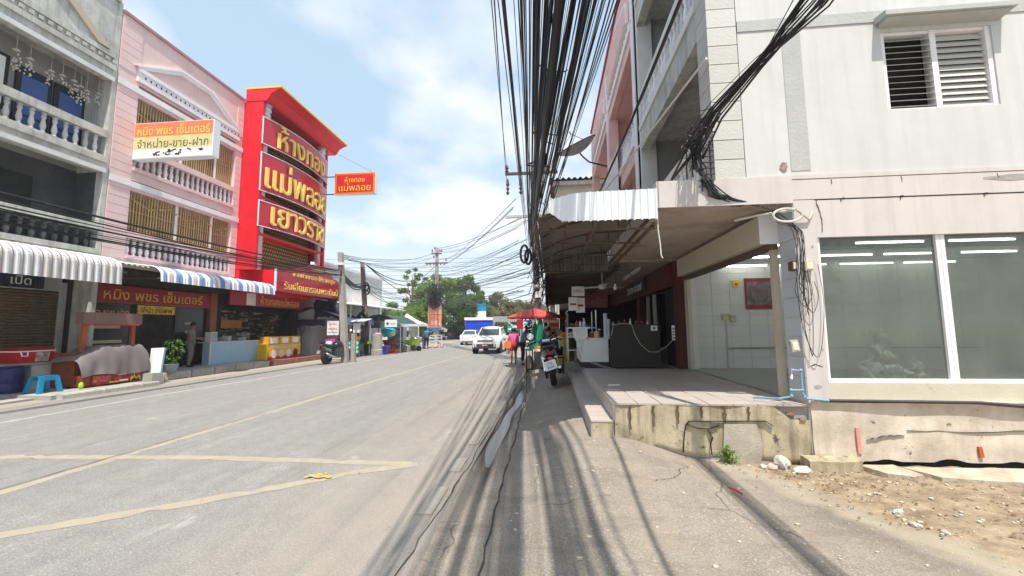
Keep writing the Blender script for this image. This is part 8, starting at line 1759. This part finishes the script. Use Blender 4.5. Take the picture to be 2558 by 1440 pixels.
def stand(h=1.0, lean=0, walk=0, arms=None):
    J = dict(pel=(0, 0, .90), chest=(0, .02 + lean * .5, 1.20), neck=(0, .02 + lean, 1.39), head=(0, .05 + lean * 1.2, 1.50))
    for s, q in (('l', -1), ('r', 1)):
        J['sh_' + s] = (q * .17, lean * .8, 1.31); J['el_' + s] = (q * .22, -.02 + lean * .5, 1.06); J['ha_' + s] = (q * .22, .06 + lean * .4, .84)
        J['hip_' + s] = (q * .085, 0, .86); J['kn_' + s] = (q * .09, .03 + walk * q * .16, .47); J['an_' + s] = (q * .085, walk * q * .26 - .02, .085 + (.05 if walk * q < 0 else 0))
    if arms: J.update(arms)
    return J
m_pinkshirt = M('pink_shirt', (.80, .10, .30), .8, var=.06); m_maroon = M('maroon_shorts', (.26, .02, .035), .8, var=.08); m_bluedress = M('blue_patterned', (.07, .20, .34), .8, var=.25, scale=9, dirt=(.25, .38, .5), dscale=8, damt=.6); m_blacktr = M('black_trousers', (.015, .015, .018), .8); m_greyshirt = M('grey_shirt', (.22, .21, .20), .8, var=.1); m_khaki = M('khaki', (.20, .17, .13), .8); m_teal = M('teal_shirt', (.02, .15, .26), .8); m_navy = M('navy_shirt', (.02, .03, .07), .8); m_sandal = M('sandal', (.05, .03, .02), .7)
w1 = person('woman in a pink shirt and maroon shorts walking away along the road edge', (-1.74, 18.85, .0), rad(4), stand(walk=.75, arms={'ha_l': (-.27, .05, .80), 'el_l': (-.25, -.03, 1.05)}), m_pinkshirt, m_maroon, m_sandal, 'bun', .55, 0, 1.0, -.12)
hbg = thing('handbag', 'orange shoulder bag carried by the woman in pink', 'bag', (-2.02, 18.8, .9)); B().loft([[(-2.0 + x * w, 18.78 + y * .10, z) for x, y in ((-1, -1), (1, -1), (1, 1), (-1, 1))] for w, z in ((.12, .72), (.17, .78), (.16, .95), (.08, 1.04))]).build('bag', M('orange_bag', (.85, .20, .03), .6, var=.08), hbg); B().tube([(-2.05, 18.78, 1.02), (-1.97, 18.76, 1.2), (-1.90, 18.82, 1.37), (-1.93, 18.9, 1.2), (-1.97, 18.82, 1.02)], .013, 5).build('strap', bpy.data.materials['orange_bag'], hbg)
pbg = thing('plastic_bag', 'small clear carrier bag dangling from the hand of the woman in pink', 'bag', (-2.03, 18.9, .6)); B().lathe([(.05, .45), (.09, .48), (.10, .58), (.03, .72), (.012, .8)], (-2.02, 18.92, 0), 10).build('bag', m_canvaswhite, pbg, smooth=True)
w2 = person('person in a blue patterned top and black trousers looking down at a phone', (-1.30, 18.4, .0), rad(-78), stand(lean=.10, arms={'head': (0, .20, 1.49), 'ha_l': (-.10, .36, 1.02), 'el_l': (-.22, .10, 1.05), 'ha_r': (.10, .36, 1.02), 'el_r': (.22, .10, 1.05), 'face': (0, .8, -.55)}), m_bluedress, m_blacktr, m_sandal, 'long', .55, 1.0, 1.07, -.22)
ph_ = solo(B().cbox((-.93, 18.46, 1.12), (.12, .07, .012), ry=-.3), 'phone', m_ink, 'dark phone held by the person in the blue patterned top', 'phone', (-.93, 18.46, 1.12))
sit = dict(pel=(0, 0, .62), chest=(0, .13, .92), neck=(0, .24, 1.09), head=(-.02, .34, 1.18), face=(0, .8, -.5))
for s, q in (('l', -1), ('r', 1)): sit['sh_' + s] = (q * .17, .20, 1.02); sit['el_' + s] = (q * .22, .32, .82); sit['ha_' + s] = (q * .12, .52, .84); sit['hip_' + s] = (q * .10, .04, .60); sit['kn_' + s] = (q * .13, .42, .55); sit['an_' + s] = (q * .12, .40, .12)
w3 = person('stooping seated vendor in a dark jacket with a white stripe behind the scooter', (.20, 12.7, .34), rad(60), sit, M('dark_jacket', (.03, .04, .05), .7, var=.2), m_blacktr, m_sandal, 'short', .95, 1.0, 1.0, -.06)
B().loft([[(-.05 + q * .06, -.03 + y_, z_) for q in (-.5, .5)] + [(-.05 + q * .06, -.045 + y_, z_) for q in (.5, -.5)] for y_, z_ in ((-.06, .68), (-.045, .85), (.0, 1.0))]).build('jacket_stripe', m_paper, w3, local=True)
vs2 = thing('stool', 'low dark stool under the seated vendor', 'stool', (.20, 12.7, .25)); B().box(.02, .38, 12.52, 12.88, .72, .76).build('seat', m_ink, vs2)
for x in (.05, .35):
    for y in (12.55, 12.85): B().cyl((x, y, .24), (x, y, .72), .02, n=6).build('leg', m_ink, vs2)
w4 = person('man in a grey shirt and khaki trousers standing in the dark shop doorway', (-14.35, 15.05, .22), rad(-60), stand(arms={'ha_l': (-.16, .26, 1.0), 'el_l': (-.23, .02, 1.05), 'ha_r': (.12, .28, 1.05), 'el_r': (.22, .05, 1.05)}), m_greyshirt, m_khaki, m_blacktr, 'short', .6, 1.0, 1.08)
w5 = person('vendor in a navy shirt working under the dark blue canopy', (-12.9, 24.6, .15), rad(30), stand(arms={'ha_l': (-.2, .3, .95), 'ha_r': (.2, .3, .95)}), m_navy, m_blacktr, m_sandal, 'short', .6, 1.0, 1.06)
w6 = person('man in a teal shirt and dark trousers standing near the road barriers', (-10.25, 32.9, .0), rad(10), stand(walk=.3, arms={'el_r': (.34, .1, 1.28), 'ha_r': (.48, .18, 1.42)}), m_teal, m_blacktr, m_blacktr, 'short', .6, 1.0, 1.06)
cbt = thing('parked_motorbike', 'dark parked motorbike and rider helmet behind the woman in pink', 'motorbike', (-2.9, 34, 0)); B().lathe([(.2, -.05), (.3, -.05), (.3, .05), (.2, .05)], (-2.9, 33.6, .3), 14, 'x').build('wheel', m_black, cbt); B().lathe([(.2, -.05), (.3, -.05), (.3, .05), (.2, .05)], (-2.9, 34.9, .3), 14, 'x').build('wheel', m_black, cbt); B().loft([[(-2.9 + x * w, y, z + h * q) for x, q in ((-1, -1), (1, -1), (.7, 1), (-.7, 1))] for y, w, z, h in ((33.5, .12, .85, .1), (34.0, .2, .7, .22), (34.5, .2, .6, .2), (34.8, .2, .9, .3))]).build('body', m_plblack, cbt); B().tube([(-3.2, 34.6, 1.1), (-2.9, 34.8, 1.05), (-2.6, 34.6, 1.1)], .02, 5).build('handlebar', m_black, cbt); B().ball((-2.9, 34.4, 1.35), (.17, .2, .17), 8, 6).build('helmet', m_plblack, cbt)
# ---------------------------------------------------------------- trees beyond the junction
def tree(label, x, y, h, rx_, rz_, zc, n, mt, seed, leaf=.22, clumps=26, sparse=1.0):
    t = thing('tree', label, 'tree', (x, y, 0), 'trees beyond the junction'); random.seed(seed)
    cs = []
    for k in range(clumps):
        a = random.uniform(0, 6.28); ph = math.acos(random.uniform(-.75, 1)); r = random.uniform(.55, 1.0)
        cs.append((Vector((x + rx_ * r * math.sin(ph) * math.cos(a), y + rx_ * r * math.sin(ph) * math.sin(a), zc + rz_ * r * math.cos(ph))), random.uniform(.22, .40) * rx_ * sparse))
    b = B(); b.tube([(x, y, -.1), (x + .1, y, h * .3), (x - .05, y + .1, zc), (x, y, zc + rz_ * .6)], [.28, .22, .14, .05], 7)
    for c, r in cs[:14]: s = Vector((x, y, lerp(h * .25, zc, random.random()))); b.tube([s, s.lerp(c, .5) + Vector((0, 0, .3)), c], [.09, .06, .02], 5)
    b.build('trunk', m_bark, t)
    vs_, fs = [], []
    for c, r in cs:
        for k in range(n // clumps):
            d = Vector((random.gauss(0, 1), random.gauss(0, 1), random.gauss(0, .8))); d = d.normalized() * (r * random.random() ** .45); p = c + Vector((d.x, d.y, d.z * .75))
            u = Vector((random.gauss(0, 1), random.gauss(0, 1), random.gauss(0, .6))).normalized(); w = u.orthogonal().normalized(); w = (w * math.cos(k) + u.cross(w) * math.sin(k)); l = leaf * random.uniform(.6, 1.3); i = len(vs_)
            vs_ += [p - u * l, p + w * l * .5, p + u * l, p - w * l * .5]; fs.append((i, i + 1, i + 2, i + 3))
    b = B(); b.add(vs_, fs); b.build('crown', mt, t, normals=False)
    return t
tree('tall loose pale green tree at the left end of the trees beyond the junction', -22.4, 64, 12, 2.4, 4.2, 7.8, 1900, m_leaf, 1, .20, 22, .7)
tree('broad bright green tree behind the far junction pole', -17.6, 62, 11, 3.6, 3.7, 6.4, 9000, m_leaf2, 2, .24, 34)
tree('dense green tree right of the far junction pole', -14.0, 66, 11, 3.1, 3.8, 6.4, 7000, m_leaf, 3, .24, 34)
tree('low dark green tree behind the far junction pole', -18.2, 57, 6, 3.4, 2.4, 3.2, 6000, m_leaf3, 4, .22, 24)
tree('bright yellow green low tree left of the orange posters', -17.5, 50, 5, 2.6, 1.9, 2.6, 4500, m_leaf2, 5, .18, 20)
tree('rounded dark green tree above the blue tarp shelter', -12.2, 60, 7, 3.2, 3.0, 3.6, 6500, m_leaf3, 6, .22, 26)
tree('olive brown tree right of the blue and white billboard', -8.2, 66, 8, 3.6, 2.8, 4.4, 6500, m_leaf4, 7, .22, 28)
tree('olive brown tree behind the scalloped awning', -3.6, 66, 8, 3.6, 2.6, 4.0, 6500, m_leaf4, 8, .22, 28)
tree('large dark tree behind the white gazebo', -21.0, 52, 6, 3.0, 1.9, 2.9, 4500, m_leaf, 9, .22, 26)
tree('leafy green tree in the side lane, mirrored in the right-hand shop pane', 9.5, -7.5, 6, 2.2, 1.9, 3.4, 2600, m_leaf2, 21, .16, 18)
random.seed(33); b = B()
for k in range(9000):
    x = random.uniform(-60, 26); zt = 3.0 + 1.8 * math.sin(x * .35) + math.sin(x * 1.1); p = Vector((x, 80 + random.uniform(-2, 2), random.uniform(0, 1) ** .8 * max(1.5, zt))); u = Vector((random.gauss(0, 1), random.gauss(0, 1), random.gauss(0, .6))).normalized() * .42; w = u.orthogonal() * .6; b.quad(p - u, p + w, p + u, p - w)
struct(b, 'far_treeline', m_leaf3, kind='stuff', normals=False)
# thin daylight haze
b = B().box(-1660, 1660, -1560, 1660, -1.4, 17)
hm = bpy.data.materials.new('air'); hm.use_nodes = True; hm.node_tree.nodes.clear()
ho = hm.node_tree.nodes.new('ShaderNodeOutputMaterial'); hv = hm.node_tree.nodes.new('ShaderNodeVolumePrincipled')
hv.inputs['Color'].default_value = (.93, .96, 1, 1); hv.inputs['Density'].default_value = 0.0011; hv.inputs['Anisotropy'].default_value = 0.2
hm.node_tree.links.new(hv.outputs[0], ho.inputs['Volume'])
struct(b, 'haze', hm, kind='stuff')
